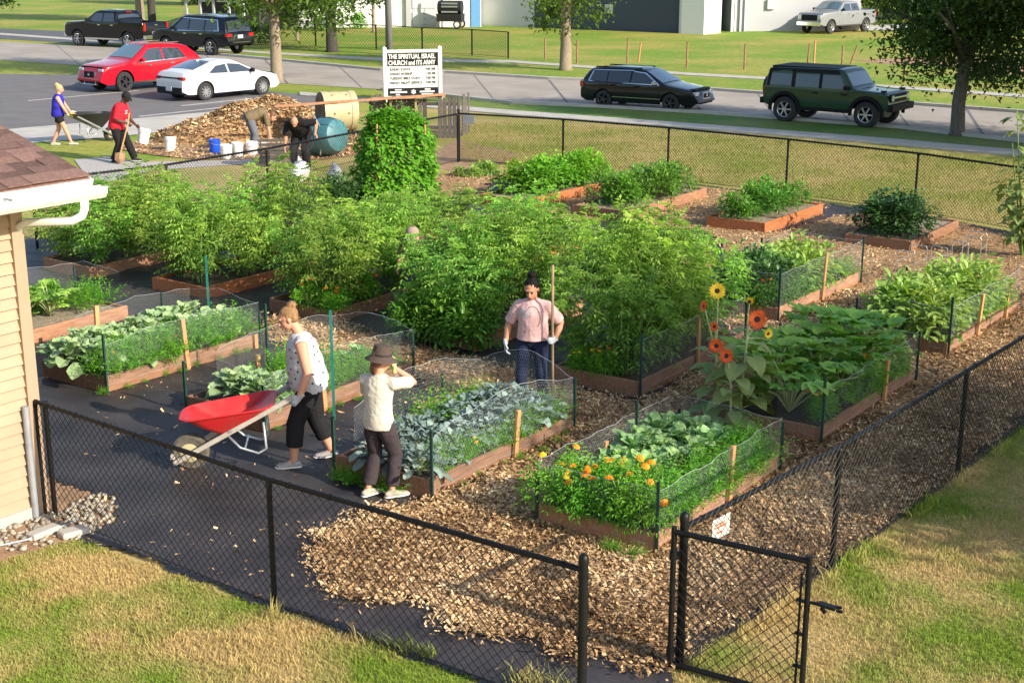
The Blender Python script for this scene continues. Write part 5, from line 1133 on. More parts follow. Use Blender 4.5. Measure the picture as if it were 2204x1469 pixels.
def bucket(loc, mat, label, tilt=(0, 0, 0), lid=False, group='plastic buckets by the chip pile'):
    t = thing('bucket', label, 'bucket', loc, tilt, group); mb = MB()
    mb.lathe([(0, 0), (.125, 0), (.13, .01), (.148, .33), (.158, .335), (.158, .355), (.150, .36), (.150, .372), (.142, .372), (.124, .03), (0, .025)], 22); mb.lathe([(.147, .28), (.156, .283), (.156, .295), (.148, .298)], 22); mb.build('pail', MATS[mat], t, smooth=True, sharp=35)
    mb = MB(); mb.tube([(.155 * math.cos(a), -.02 - .12 * math.sin(a), .30 - .06 * math.sin(a)) for a in [math.pi * k / 10 for k in range(11)]], .005, 5); mb.build('handle', MATS['galvanised'], t)
bucket(G(366, 325), 'white_plastic', 'white bucket standing alone in front of the chip pile', (R(-6), R(5), .3)); bucket(G(463, 331), 'blue_plastic', 'blue bucket beside the row of white buckets', (0, 0, 1)); bucket(G(488, 343), 'white_plastic', 'white bucket next to the blue bucket', (0, 0, 2)); bucket(G(512, 338), 'white_plastic', 'white bucket, second to the right of the blue bucket', (0, 0, 4)); bucket(G(543, 336), 'white_plastic', 'white bucket at the feet of the person bending in grey trousers', (0, 0, .8)); bucket(G(568, 316), 'white_plastic', 'white bucket on its side behind the person in grey trousers', (R(70), 0, -.6))
def drums():
    c = Vector((-4.75, 38.2, .86)); ax = Vector((.93, .36, .0)).normalized(); t = thing('compost_tumbler', 'beige compost drum with a dark end lying on a stand', 'compost tumbler', (c.x, c.y, 0)); M_ = Matrix.Translation((0, 0, .86)) @ ax.to_track_quat('Z', 'Y').to_matrix().to_4x4(); mb = MB()
    mb.lathe([(.50, -.48), (.54, -.46), (.54, -.30), (.525, -.28), (.525, .28), (.54, .30), (.54, .46), (.5, .48), (0, .48)], 28, M_); mb.build('drum', MATS['beige_plastic'], t, smooth=True, sharp=35); mb = MB(); mb.lathe([(.0, -.42), (.2, -.43), (.42, -.5), (.51, -.5), (.53, -.47)], 28, M_); mb.build('end_cap', MATS['black_plastic'], t, smooth=True, sharp=35)
    for k in range(6):
        a = k * 1.05
        for z in (-.2, .2): mb = MB(); p = M_ @ Vector((.528 * math.cos(a), .528 * math.sin(a), z)); mb.ball(p, .03, 8, 5); mb.build('vent_plug', MATS['pale_wood'], t)
    for s in (-.35, .35): mb = MB(); o = ax * s; n = Vector((-ax.y, ax.x, 0)); mb.tube([o + n * .5, o + n * .1 + Vector((0, 0, .42)), o - n * .1 + Vector((0, 0, .42)), o - n * .5], .025, 8); mb.build('stand', MATS['black_metal'], t)
    c = G(702, 338); t = thing('teal_compost_drum', 'round teal compost drum beside the person in black', 'compost tumbler', c); ax = Vector((.8, -.55, .15)).normalized(); M_ = Matrix.Translation((0, 0, .52)) @ ax.to_track_quat('Z', 'Y').to_matrix().to_4x4(); mb = MB()
    pr = [(0, -.50), (.27, -.49), (.40, -.42), (.45, -.28), (.47, -.03), (.445, 0), (.47, .03), (.45, .28), (.40, .42), (.27, .49), (0, .50)]; mb.lathe(pr, 24, M_); mb.build('drum', MATS['teal_plastic'], t, smooth=True, sharp=40)
    for k in range(8): mb = MB(); a = k * .785; mb.tube([M_ @ Vector((r * 1.02 * math.cos(a), r * 1.02 * math.sin(a), z)) for r, z in pr[1:-1]], .012, 5); mb.build('rib', MATS['teal_plastic'], t)
    mb = MB(); mb.tube([(-.1, -.35, .1), (0, -.42, .7), (-.25, -.25, 1.1)], .018, 6); mb.build('handle_bar', MATS['galvanised'], t)
drums()
def bin_():
    t = thing('wooden_compost_bin', 'weathered grey wooden compost bin of upright boards behind the bean trellis', 'compost bin', G(985, 298)); r = random.Random(2); w = .14
    for (o, d, n) in ((Vector((0, 0, 0)), Vector((-1, .05, 0)), 17), (Vector((0, .05, 0)), Vector((.25, 1, 0)).normalized(), 9), (Vector((-2.45, .2, 0)), Vector((.25, 1, 0)).normalized(), 7)):
        for k in range(n):
            if r.random() < .08: continue
            h = 1.12 + r.uniform(-.06, .06); p = o + d * (w * k + .07); mb = MB(); mb.bbox((0, 0, h / 2), (w * r.uniform(.78, .9), .024, h), .003); b = mb.build('board', MATS['weathered_wood'], t, loc=p); b.rotation_euler = (r.uniform(-.02, .02), r.uniform(-.02, .02), math.atan2(d.y, d.x))
    for z in (.3, .95): mb = MB(); mb.bar((0, .03, z), (-2.4, .15, z), .04, .09); mb.build('rail', MATS['weathered_wood'], t)
    for x in (-1.15, -1.85): mb = MB(); mb.bar((x, -.06, .1), (x, -.06, 1.15), .1, .05, up=(1, 0, 0)); mb.build('post', MATS['pale_wood'], t)
    a, b = G(958, 203, 1.22), G(590, 229, 1.12); mb = MB(); mb.bar(a, b, .09, .06); tag(mb.build('timber_pole', MATS['bed_wood'] ), 'long brown timber lying on top of the compost bin', 'timber')
    a, b = G(955, 207, 1.14), G(800, 212, 1.14); mb = MB(); mb.bar(a, b, .3, .04); tag(mb.build('timber_plank', MATS['pale_wood']), 'pale plank along the top of the compost bin', 'plank')
bin_()
def pallet():
    p = G(598, 352); t = thing('wooden_pallet', 'dark weathered pallet leaning left of the person in black', 'pallet', p, R(10))
    for k in range(6): mb = MB(); mb.bbox((0, .02 * k, .06 + .1 * k), (.9, .02, .075), .003); mb.build('slat', MATS['weathered_wood'], t)
    for x in (-.4, 0, .4): mb = MB(); mb.bar((x, .03, .0), (x, .15, .62), .05, .05, up=(1, 0, 0)); mb.build('bearer', MATS['weathered_wood'], t)
pallet()
def sack(px, py, label, mat, s, seed):
    p = G(px, py); r = random.Random(seed); bm = bmesh.new(); bmesh.ops.create_icosphere(bm, subdivisions=3, radius=1)
    for v in bm.verts:
        c = v.co; k = 1 + .35 * nz(c.x * 1.6, c.y * 1.6, seed + c.z) + .3 * nz(c.x * 4, c.y * 4, c.z * 3 + seed); pin = 1 - .55 * max(0, c.z) ; v.co = Vector((c.x * .24 * k * pin, c.y * .2 * k * pin, max(0, .24 + c.z * .30 * k)))
    me = bpy.data.meshes.new('sack'); bm.to_mesh(me); bm.free(); me.materials.append(MATS[mat]); me.shade_smooth(); o = link('sack', me, None, p, seed); o.scale = (s, s, s); tag(o, label, 'sack')
sack(645, 392, 'crumpled white sack in front of the person in black', 'white_plastic', 1.05, 1); sack(722, 392, 'small grey bundle right of the white sack', 'grey_metal', .8, 2)
def yard_mask(X, Y): return inside_np(YARD, X, Y)
YARD = PX([(270, 312), (380, 296), (560, 280), (760, 285), (800, 330), (700, 345), (420, 345), (330, 335), (250, 322)])
XA, YA = scatter(-12, -3, 33, 42, 110, yard_mask, 31)
o = chips('yard_chips', XA, YA, lambda x, y: .03, .07, 'chip', .02, 12); tag(o, 'wood chips trodden into the dirt round the chip pile', 'wood chips', kind='stuff')
# ================================================================ smoker grill by the white building
def smoker():
    t = thing('smoker_grill', 'black barrel smoker grill on white wheels before the white building', 'grill', G(970, 61), R(-12)); B_ = MATS['black_plastic']
    mb = MB(); mb.add([(-.85, -.45, .45), (.85, -.45, .45), (.85, .45, .45), (-.85, .45, .45), (-.85, -.55, .95), (.85, -.55, .95), (.85, .55, .95), (-.85, .55, .95)], [(3, 2, 1, 0), (0, 1, 5, 4), (1, 2, 6, 5), (2, 3, 7, 6), (3, 0, 4, 7), (4, 5, 6, 7)]); mb.build('firebox', B_, t)
    mb = MB(); mb.lathe([(0, -.8), (.45, -.8), (.45, .8), (0, .8)], 20, Matrix.Translation((0, 0, 1.35)) @ Matrix.Rotation(R(90), 4, 'Y')); mb.build('barrel', B_, t, smooth=True, sharp=40)
    for z in (1.08, 1.42, 1.62): mb = MB(); mb.box((.05, -.5, z), (1.1, .05, .1)); mb.build('trim', MATS['galvanised'], t)
    mb = MB(); mb.tube([(-.6, 0, 1.7), (-.6, 0, 2.5)], .08, 10); mb.build('chimney', B_, t)
    for y in (-.62, .62): mb = MB(); mb.lathe([(0, -.06), (.17, -.06), (.27, -.07), (.27, .07), (.17, .06), (0, .06)], 18, Matrix.Translation((.6, y, .27)) @ Matrix.Rotation(R(90), 4, 'X')); w = mb.build('wheel', MATS['rubber'], t); mb = MB(); mb.lathe([(0, -.075), (.17, -.07), (.17, .07), (0, .075)], 16, Matrix.Translation((.6, y, .27)) @ Matrix.Rotation(R(90), 4, 'X')); mb.build('rim', MATS['white_paint'], w)
    for x in (-.7,): mb = MB(); mb.tube([(x, -.4, 0), (x, -.4, .5)], .04, 8); mb.tube([(x, .4, 0), (x, .4, .5)], .04, 8); mb.build('leg', B_, t)
    mb = MB(); mb.tube([(-.8, 0, .5), (-1.5, 0, .25)], .04, 8); mb.build('tow_bar', MATS['galvanised'], t)
smoker()
# ================================================================ vehicles
def vehicle(name, label, cat, sp, loc, heading, scl=1.0):
    t = thing(name, label, cat, loc, heading); t.scale = (scl, scl, scl * (1.07 if name == 'red_suv' else 1)); L, W = sp['L'], sp['W']; hl = L / 2; belt, lo = sp['belt'], sp['lo']; k = sp.get('k', .32); wr = sp['wr']; Ra = wr * sp.get('ra', 1.18); wx = sp['wx']; top = sp['top']; bedr = sp.get('bed')
    def ztop(x):
        for i in range(len(top) - 1):
            if top[i][0] <= x <= top[i + 1][0]:
                f = (x - top[i][0]) / max(1e-6, top[i + 1][0] - top[i][0]); return top[i][1] + f * (top[i + 1][1] - top[i][1])
        return top[0][1] if x < top[0][0] else top[-1][1]
    def zs(x): return sum(ztop(max(-hl, min(hl, x + o))) * w for o, w in ((-.07, .2), (-.03, .2), (0, .2), (.03, .2), (.07, .2)))
    def zlo(x):
        z = lo + (.12 * max(0, abs(x) / hl - .9) / .1)
        for c in wx:
            if abs(x - c) < Ra: z = max(z, wr + math.sqrt(Ra * Ra - (x - c) ** 2))
        return z
    def hw(x, z):
        b = W / 2 * (1 - sp.get('taper', .11) * (abs(x) / hl) ** sp.get('tn', 6))
        if z > belt: b -= (z - belt) * k
        else: b -= .035 * ((belt - z) / (belt - lo)) ** 2
        return b
    xs = sorted(set([round(-hl + L * i / 64, 4) for i in range(65)] + [round(c + Ra * math.sin(a), 4) for c in wx for a in np.linspace(-1.57, 1.57, 13)] + [round(p[0], 4) for p in top]))
    rs = sp.get('r', .06); mb = MB(); NS = 9; crown = sp.get('crown', .035); rings = []
    for x in xs:
        zt, zl = zs(x) if not sp.get('boxy') else ztop(x), zlo(x); zt = max(zt, zl + .05); pts = []; r = min(rs, (zt - zl) * .3)
        for i in range(NS): z = zl + (zt - r - zl) * i / (NS - 1); pts.append((hw(x, z), z))
        he = hw(x, zt); inb = bedr and bedr[0] < x < bedr[1]
        pts.append((he - r * .3, zt - r * .3)); pts.append((he - r, zt))
        if inb: pts += [(he - .09, zt), (he - .1, bedr[2]), (he * .5, bedr[2]), (0, bedr[2])]
        else: pts += [(he * .75, zt + crown * (1 - .75 ** 2)), (he * .5, zt + crown * .75), (he * .25, zt + crown * .94), (0, zt + crown)]
        rings.append([Vector((x, y, z)) for y, z in pts] + [Vector((x, -y, z)) for y, z in pts[-2::-1]])
    n = len(rings[0]); vs = [p for r in rings for p in r]; fs = [(i * n + j, i * n + j + 1, (i + 1) * n + j + 1, (i + 1) * n + j) for i in range(len(xs) - 1) for j in range(n - 1)]
    fs.append(tuple(range(n - 1, -1, -1))); fs.append(tuple((len(xs) - 1) * n + j for j in range(n))); mb.add(vs, [f[::-1] for f in fs]); mb.build('body', MATS[sp['paint']], t, smooth=True, sharp=28)
    mb = MB(); mb.box((0, 0, (lo + belt) / 2 - .03), (L * .93, W * .72, belt - lo - .16)); mb.build('dark_interior', MATS['dark_void'], t)  # black fill paints the darkness seen through the wheel arches
    def side(nm, poly, mat, off=.012, both=True, parent=t):
        for s in ((1, -1) if both else (-1,)):
            m2 = MB(); P_ = [Vector((x, s * (hw(x, z) + off), z)) for x, z in poly]; m2.poly(P_ if s < 0 else P_[::-1])
            Q = [Vector((x, s * (hw(x, z) - .02), z)) for x, z in poly]; q = len(P_); m2.add(P_ + Q, [(i, (i + 1) % q, q + (i + 1) % q, q + i) for i in range(q)]); m2.build(nm, MATS[mat], parent)
    def topglass(nm, xa, xb, mat, yf=.88, off=.014):
        m2 = MB(); nx, ny = 7, 6; g = []
        for i in range(nx + 1):
            x = xa + (xb - xa) * i / nx; zt = zs(x) if not sp.get('boxy') else ztop(x); he = hw(x, zt) * yf; sl = (zs(x + .02) - zs(x - .02)) / .04; nv = Vector((-sl, 0, 1)).normalized() * off
            for j in range(ny + 1): y = -he + 2 * he * j / ny; g.append(Vector((x, y, zt + crown * (1 - (y / (he / yf)) ** 2))) + nv)
        m2.add(g, [(i * (ny + 1) + j, (i + 1) * (ny + 1) + j, (i + 1) * (ny + 1) + j + 1, i * (ny + 1) + j + 1) for i in range(nx) for j in range(ny)]); m2.build(nm, MATS[mat], t, smooth=True)
    for nm, xa, xb, mat in sp['glass']: topglass(nm, xa, xb, mat)
    for poly in sp['win']: side('window', poly, sp.get('winmat', 'car_glass'))
    for poly, mat in sp.get('chrome', ()): side('trim', poly, mat, .018)
    for x, z0, z1 in sp.get('seams', ()): side('door_seam', [(x, z0), (x + .018, z0), (x + .018 + sp.get('lean', 0), z1), (x + sp.get('lean', 0), z1)], 'dark_void', .004)
    for x, z in sp.get('handles', ()): side('door_handle', [(x, z), (x + .2, z), (x + .2, z + .045), (x, z + .045)], sp.get('hmat', sp['paint']), .035)
    for x0, x1, z0, z1, mat in sp.get('sills', ()): side('sill_trim', [(x0, z0), (x1, z0), (x1, z1), (x0, z1)], mat, .03)
    if sp.get('flare'):
        for c in wx:
            for s in (1, -1):
                m2 = MB(); pr = []
                for a in np.linspace(-.1, math.pi + .1, 15):
                    for rr, o in ((Ra * .98, -.05), (Ra * .98, .05), (Ra * 1.16, .055), (Ra * 1.2, -.02)): x = c + rr * math.cos(a); z = wr + rr * math.sin(a); pr.append(Vector((x, s * (hw(x, min(z, belt)) + o), z)))
                m2.add(pr, [(i * 4 + j, i * 4 + (j + 1) % 4, (i + 1) * 4 + (j + 1) % 4, (i + 1) * 4 + j) for i in range(14) for j in range(4)]); m2.build('fender_flare', MATS['trim_black'], t)
    tw = sp.get('tw', .23)
    ty = MB(); pr = [(wr * .62, -tw / 2), (wr * .9, -tw / 2), (wr, -tw * .36), (wr, tw * .36), (wr * .9, tw / 2), (wr * .62, tw / 2), (wr * .6, 0), (wr * .62, -tw / 2)]; RX = Matrix.Rotation(R(90), 4, 'X'); ty.lathe(pr, 28, RX); tym = ty.mesh('wheel', MATS['rubber'], True, 35)
    rm = MB(); rm.lathe([(wr * .66, tw * .44), (wr * .62, tw * .5), (wr * .57, tw * .44), (wr * .55, tw * .1), (0, tw * .1)], 24, RX); 
    ns = sp.get('spokes', 5)
    for q in range(ns):
        a = 6.283 * q / ns; rm.bar((0, -tw * .4, 0), (wr * .58 * math.cos(a), -tw * .42, wr * .58 * math.sin(a)), .045, wr * .17, up=(0, 1, 0))
    rm.lathe([(wr * .15, tw * .3), (wr * .14, tw * .47), (0, tw * .48)], 12, RX); rmm = rm.mesh('rim', MATS[sp.get('rim', 'rim_metal')], True, 35)
    hbm = MB(); hbm.lathe([(wr * .55, tw * .12), (0, tw * .14)], 20, RX); hbm = hbm.mesh('brake', MATS['dark_void'])
    for c in wx:
        for s in (1, -1):
            w = link('wheel', tym, t, (c, s * (W / 2 - tw / 2 - .015), wr)); w.rotation_euler = (0, 0, 0 if s < 0 else math.pi); link('rim', rmm, w); link('brake_disc', hbm, w)
    def bx(nm, c, d, mat, mirror=False, bev=.015, rot=None):
        for s in ((1, -1) if mirror else (1,)): m2 = MB(); m2.bbox((c[0], c[1] * s, c[2]), d, bev, rot if rot is None or s > 0 else None); m2.build(nm, MATS[mat], t)
    for nm, c, d, mat, mir in sp.get('boxes', ()): bx(nm, c, d, mat, mir)
    mx, mz = sp['mirror']
    for s in (1, -1): m2 = MB(); m2.bbox((mx, s * (hw(mx, mz) + .13), mz + .03), (.12, .2, .15), .03); m2.bar((mx, s * (hw(mx, mz) - .02), mz), (mx, s * (hw(mx, mz) + .08), mz), .05, .05); m2.build('mirror', MATS[sp.get('mmat', sp['paint'])], t)
    return t
def rail_trim(x0, x1, z0, z1): return [(x0, z0), (x1, z1), (x1, z1 + .03), (x0, z0 + .03)]
PK_TOP = [(-2.95, .80), (-2.94, 1.36), (-1.10, 1.38), (-1.08, 1.42), (-1.0, 1.84), (-.82, 1.91), (.25, 1.94), (.55, 1.89), (1.22, 1.42), (1.36, 1.36), (2.7, 1.27), (2.9, 1.16), (2.95, .62)]
def pickup_spec(paintm, rear_hm='chrome'):
    return dict(L=5.9, W=2.02, belt=1.33, lo=.50, k=.36, wr=.42, wx=(-1.78, 1.93), paint=paintm, bed=(-2.84, -1.16, .86), top=PK_TOP, glass=(('windshield', .60, 1.18, 'screen_glass'), ('rear_window', -1.075, -1.01, 'car_glass')), win=([(-.93, 1.36), (-.12, 1.36), (-.12, 1.80), (-.78, 1.80)], [(-.02, 1.36), (1.02, 1.36), (.5, 1.80), (-.02, 1.80)]), seams=((-1.02, .6, 1.36), (-.08, .6, 1.36), (1.12, .62, 1.3)), handles=((-.85, 1.16), (.1, 1.16)), hmat=rear_hm, mirror=(.95, 1.42), sills=((-1.2, 1.35, .42, .50, 'chrome'),), spokes=6, mmat='trim_black', r=.05,
        boxes=(('grille', (2.93, 0, .98), (.08, 1.15, .36), 'trim_black', False), ('bumper', (2.95, 0, .62), (.18, 1.75, .24), 'chrome', False), ('headlight', (2.86, .74, 1.02), (.18, .26, .26), 'lamp_clear', True), ('bumper', (-2.97, 0, .60), (.2, 1.8, .2), 'chrome', False), ('taillight', (-2.9, .84, 1.12), (.16, .14, .42), 'lamp_red', True), ('tailgate_handle', (-2.955, 0, 1.22), (.03, .22, .07), 'chrome', False), ('license_plate', (-3.08, 0, .6), (.02, .32, .15), 'white_paint', False), ('brake_lamp', (-1.03, 0, 1.85), (.06, .4, .06), 'lamp_red', False)))
s1 = pickup_spec('paint_silver', 'paint_silver'); s1['sills'] = ((-1.2, 1.35, .44, .52, 'paint_grey'),)
pF, pR = G(1755, 74), G(1840, 76)
vehicle('pickup_truck', 'silver crew cab pickup parked on the grass by the grey building', 'pickup truck', s1, G(1782, 70) + Vector((.6, .3, 0)), R(222))
vehicle('pickup_truck', 'black pickup truck parked across the road at the top left', 'pickup truck', pickup_spec('paint_black'), G(252, 100), R(150))
vehicle('large_suv', 'black utility vehicle with chrome window line parked behind the red car', 'SUV', dict(L=5.3, W=2.03, belt=1.16, lo=.42, k=.34, wr=.41, wx=(-1.5, 1.58), paint='paint_navy', top=[(-2.65, .6), (-2.63, 1.12), (-2.36, 1.72), (-2.2, 1.85), (-1, 1.92), (.3, 1.9), (.6, 1.83), (1.25, 1.32), (1.45, 1.25), (2.35, 1.16), (2.6, 1.02), (2.65, .5)], glass=(('windshield', .68, 1.22, 'screen_glass'), ('rear_window', -2.58, -2.38, 'car_glass')), win=([(-2.1, 1.24), (-1.2, 1.2), (-1.2, 1.72), (-1.95, 1.68)], [(-1.1, 1.2), (-.12, 1.2), (-.12, 1.76), (-1.1, 1.74)], [(-.02, 1.2), (1.0, 1.2), (.45, 1.74), (-.02, 1.76)]), chrome=((rail_trim(-2.15, 1.05, 1.2, 1.16), 'chrome'), (rail_trim(-1.95, .4, 1.71, 1.78), 'chrome'), ([(-2.15, 1.22), (-1.97, 1.72), (-1.93, 1.70), (-2.08, 1.22)], 'chrome')), seams=((-1.15, .5, 1.18), (-.07, .5, 1.18), (1.08, .5, 1.16)), handles=((-1.05, 1.02), (.05, 1.02)), hmat='chrome', mirror=(.95, 1.25), spokes=6, boxes=(('taillight', (-2.58, .76, 1.0), (.16, .36, .16), 'lamp_red', True), ('license_plate', (-2.64, 0, .92), (.03, .36, .17), 'white_paint', False), ('bumper', (-2.66, 0, .62), (.12, 1.7, .14), 'paint_navy', False), ('bumper_trim', (-2.72, 0, .66), (.03, 1.2, .04), 'chrome', False), ('headlight', (2.5, .76, .98), (.2, .34, .14), 'lamp_clear', True), ('grille', (2.62, 0, .9), (.08, .9, .34), 'chrome', False), ('roof_rail', (-.6, .72, 1.93), (2.4, .05, .04), 'chrome', True))), G(437, 115), R(147))
vehicle('red_suv', 'red crossover car with black spindle grille in the parking lot', 'SUV', dict(L=4.89, W=1.9, belt=1.05, lo=.30, k=.42, wr=.37, wx=(-1.42, 1.42), paint='paint_red', taper=.15, top=[(-2.44, .55), (-2.42, 1.02), (-2.15, 1.28), (-1.78, 1.53), (-1.4, 1.62), (-.25, 1.68), (.15, 1.64), (.95, 1.16), (1.12, 1.09), (2.1, .96), (2.36, .82), (2.44, .4)], glass=(('windshield', .22, .93, 'screen_glass'), ('rear_window', -2.1, -1.82, 'car_glass')), win=([(-1.55, 1.14), (-.5, 1.08), (-.5, 1.52), (-1.3, 1.48)], [(-.42, 1.08), (.72, 1.06), (.15, 1.50), (-.42, 1.53)]), chrome=((rail_trim(-1.6, .75, 1.09, 1.03), 'chrome'),), seams=((-.47, .4, 1.06), (.78, .4, 1.04), (-1.3, .7, 1.06)), handles=((-.95, .93), (.15, .9)), hmat='chrome', mirror=(.62, 1.10), spokes=5, rim='rim_dark', tw=.24, boxes=(('grille', (2.385, 0, .56), (.10, .66, .42), 'trim_black', False), ('grille_frame', (2.36, .37, .54), (.10, .04, .46), 'chrome', True), ('grille_frame', (2.41, 0, .31), (.12, .92, .04), 'chrome', False), ('emblem', (2.44, 0, .66), (.01, .12, .08), 'chrome', False), ('headlight', (2.22, .66, .82), (.24, .30, .10), 'lamp_clear', True), ('fog_lamp', (2.36, .68, .55), (.06, .12, .10), 'lamp_clear', True), ('sill', (0, .93, .34), (2.0, .05, .06), 'chrome', True), ('roof_rail', (-.6, .62, 1.69), (1.7, .04, .04), 'chrome', True), ('taillight', (-2.36, .7, .98), (.16, .4, .12), 'lamp_red', True))), G(306, 190), R(230), .94)
vehicle('white_sedan', 'white hatchback sedan parked beside the red car', 'car', dict(L=4.58, W=1.81, belt=.93, lo=.26, k=.52, wr=.335, wx=(-1.33, 1.36), paint='paint_white', taper=.15, top=[(-2.29, .5), (-2.28, .95), (-2.15, 1.04), (-1.78, 1.10), (-.85, 1.37), (-.3, 1.42), (.2, 1.38), (1.12, .97), (1.3, .92), (1.95, .80), (2.22, .64), (2.29, .34)], glass=(('windshield', .28, 1.10, 'car_glass'), ('rear_window', -1.70, -.88, 'car_glass')), win=([(-1.15, .99), (-.28, .96), (-.28, 1.28), (-.75, 1.23)], [(-.2, .96), (.92, .96), (.35, 1.24), (-.2, 1.29)]), seams=((-.26, .36, .94), (.95, .38, .92), (-1.0, .55, .94)), handles=((-.75, .83), (.25, .82)), mirror=(.78, .97), mmat='trim_black', spokes=10, boxes=(('rear_bumper', (-2.24, 0, .40), (.16, 1.45, .24), 'trim_black', False), ('rear_panel', (-2.285, 0, .86), (.03, 1.3, .05), 'trim_black', False), ('taillight', (-2.19, .66, .84), (.18, .30, .13), 'lamp_red', True), ('license_plate', (-2.325, 0, .46), (.02, .34, .16), 'lamp_clear', False), ('headlight', (2.05, .62, .68), (.26, .26, .11), 'lamp_clear', True), ('grille', (2.26, 0, .45), (.08, 1.1, .16), 'trim_black', False), ('antenna', (-.95, 0, 1.40), (.14, .04, .06), 'paint_white', False))), G(474, 208), R(50), .95)
vehicle('station_wagon', 'black station wagon driving along the road', 'car', dict(L=4.77, W=1.82, belt=.93, lo=.24, k=.46, wr=.325, wx=(-1.38, 1.34), paint='paint_navy', taper=.16, top=[(-2.38, .45), (-2.36, .92), (-2.12, 1.28), (-1.97, 1.41), (-1, 1.48), (-.1, 1.47), (.2, 1.42), (1.02, .97), (1.18, .93), (2.05, .79), (2.32, .63), (2.38, .32)], glass=(('windshield', .28, 1.0, 'screen_glass'), ('rear_window', -2.3, -2.1, 'car_glass')), win=([(-1.98, 1.0), (-1.25, .97), (-1.25, 1.34), (-1.85, 1.32)], [(-1.2, .97), (-.3, .96), (-.3, 1.36), (-1.2, 1.34)], [(-.23, .96), (.82, .96), (.28, 1.32), (-.23, 1.36)]), chrome=((rail_trim(-2.0, .88, .96, .92), 'chrome'), (rail_trim(-1.85, -.2, 1.35, 1.385), 'chrome'), ([(-.2, 1.355), (.27, 1.31), (.86, .95), (.92, .95), (.3, 1.345), (-.2, 1.39)], 'chrome'), ([(-2.02, .98), (-1.88, 1.35), (-1.84, 1.33), (-1.97, .98)], 'chrome')), seams=((-.27, .34, .94), (.86, .36, .92), (-1.2, .5, .94)), handles=((-1.05, .84), (-.1, .83)), hmat='trim_black', mirror=(.74, .98), mmat='chrome', spokes=5, rim='rim_dark', sills=((-1.0, .95, .42, .45, 'chrome'),), boxes=(('headlight', (2.16, .62, .66), (.26, .30, .14), 'lamp_clear', True), ('grille', (2.34, 0, .58), (.08, .62, .26), 'chrome', False), ('grille_slats', (2.385, 0, .58), (.01, .52, .17), 'trim_black', False), ('emblem', (2.392, 0, .6), (.01, .11, .11), 'chrome', False), ('bumper_intake', (2.34, 0, .34), (.08, 1.1, .1), 'dark_void', False), ('fog_lamp', (2.28, .62, .38), (.06, .16, .05), 'lamp_clear', True), ('taillight', (-2.30, .7, .84), (.14, .3, .2), 'lamp_red', True), ('roof_rail', (-.9, .56, 1.475), (1.9, .04, .04), 'trim_black', True))), G(1392, 232), R(-31), .9)
vehicle('green_offroader', 'dark green boxy off-road vehicle with black roof on the road', 'SUV', dict(L=4.5, W=1.93, belt=1.16, lo=.52, k=.16, wr=.43, ra=1.2, wx=(-1.42, 1.5), paint='paint_green', taper=.05, tn=8, boxy=False, r=.05, crown=.02, flare=True, top=[(-2.25, .66), (-2.24, 1.14), (-2.19, 1.2), (-2.12, 1.74), (-2.02, 1.81), (.45, 1.84), (.62, 1.8), (.98, 1.25), (1.08, 1.21), (2.1, 1.16), (2.22, 1.08), (2.25, .66)], glass=(('windshield', .68, .96, 'screen_glass'),), win=([(-2.0, 1.24), (-1.2, 1.24), (-1.2, 1.62), (-1.95, 1.62)], [(-1.05, 1.22), (-.2, 1.22), (-.2, 1.64), (-1.05, 1.64)], [(-.08, 1.22), (.78, 1.22), (.55, 1.64), (-.08, 1.64)]), chrome=(([(-2.1, 1.68), (.5, 1.68), (.46, 1.82), (-2.02, 1.79)], 'trim_black'), ([(-1.18, 1.2), (-1.07, 1.2), (-1.07, 1.68), (-1.18, 1.68)], 'trim_black'), ([(-.18, 1.2), (-.1, 1.2), (-.1, 1.68), (-.18, 1.68)], 'trim_black'), ([(-2.12, 1.2), (-2.02, 1.2), (-1.97, 1.68), (-2.06, 1.68)], 'trim_black')), seams=((-1.12, .6, 1.2), (-.14, .6, 1.2), (.9, .6, 1.18)), handles=((-.42, 1.02), (.62, 1.02)), hmat='trim_black', mirror=(.82, 1.24), mmat='trim_black', spokes=6, tw=.28, sills=((-.9, .95, .44, .56, 'trim_black'),), boxes=(('grille', (2.24, 0, .98), (.08, 1.5, .26), 'trim_black', False), ('grille_bar', (2.285, 0, .99), (.02, 1.1, .05), 'chrome', False), ('headlight', (2.26, .62, .98), (.06, .2, .2), 'lamp_clear', True), ('bumper', (2.3, 0, .68), (.22, 1.8, .22), 'trim_black', False), ('hood_handle', (2.02, .78, 1.2), (.2, .05, .06), 'trim_black', True), ('bumper', (-2.3, 0, .68), (.2, 1.7, .2), 'trim_black', False), ('roof', (-.82, 0, 1.835), (2.4, 1.52, .06), 'trim_black', False), ('taillight', (-2.23, .82, 1.02), (.08, .16, .3), 'lamp_red', True), ('antenna_base', (1.0, -.7, 1.22), (.06, .06, .08), 'trim_black', False))), G(1795, 263), R(-37), .9)
def spare():
    t = [o for o in bpy.data.objects if o.name == 'green_offroader'][0]; mb = MB(); wr = .42; mb.lathe([(0, -.12), (wr * .6, -.13), (wr * .95, -.12), (wr, -.06), (wr, .08), (wr * .9, .13), (0, .13)], 26, Matrix.Translation((-2.42, 0, 1.05)) @ Matrix.Rotation(R(90), 4, 'Y')); mb.build('spare_wheel', MATS['rubber'], t, smooth=True, sharp=35)
spare()
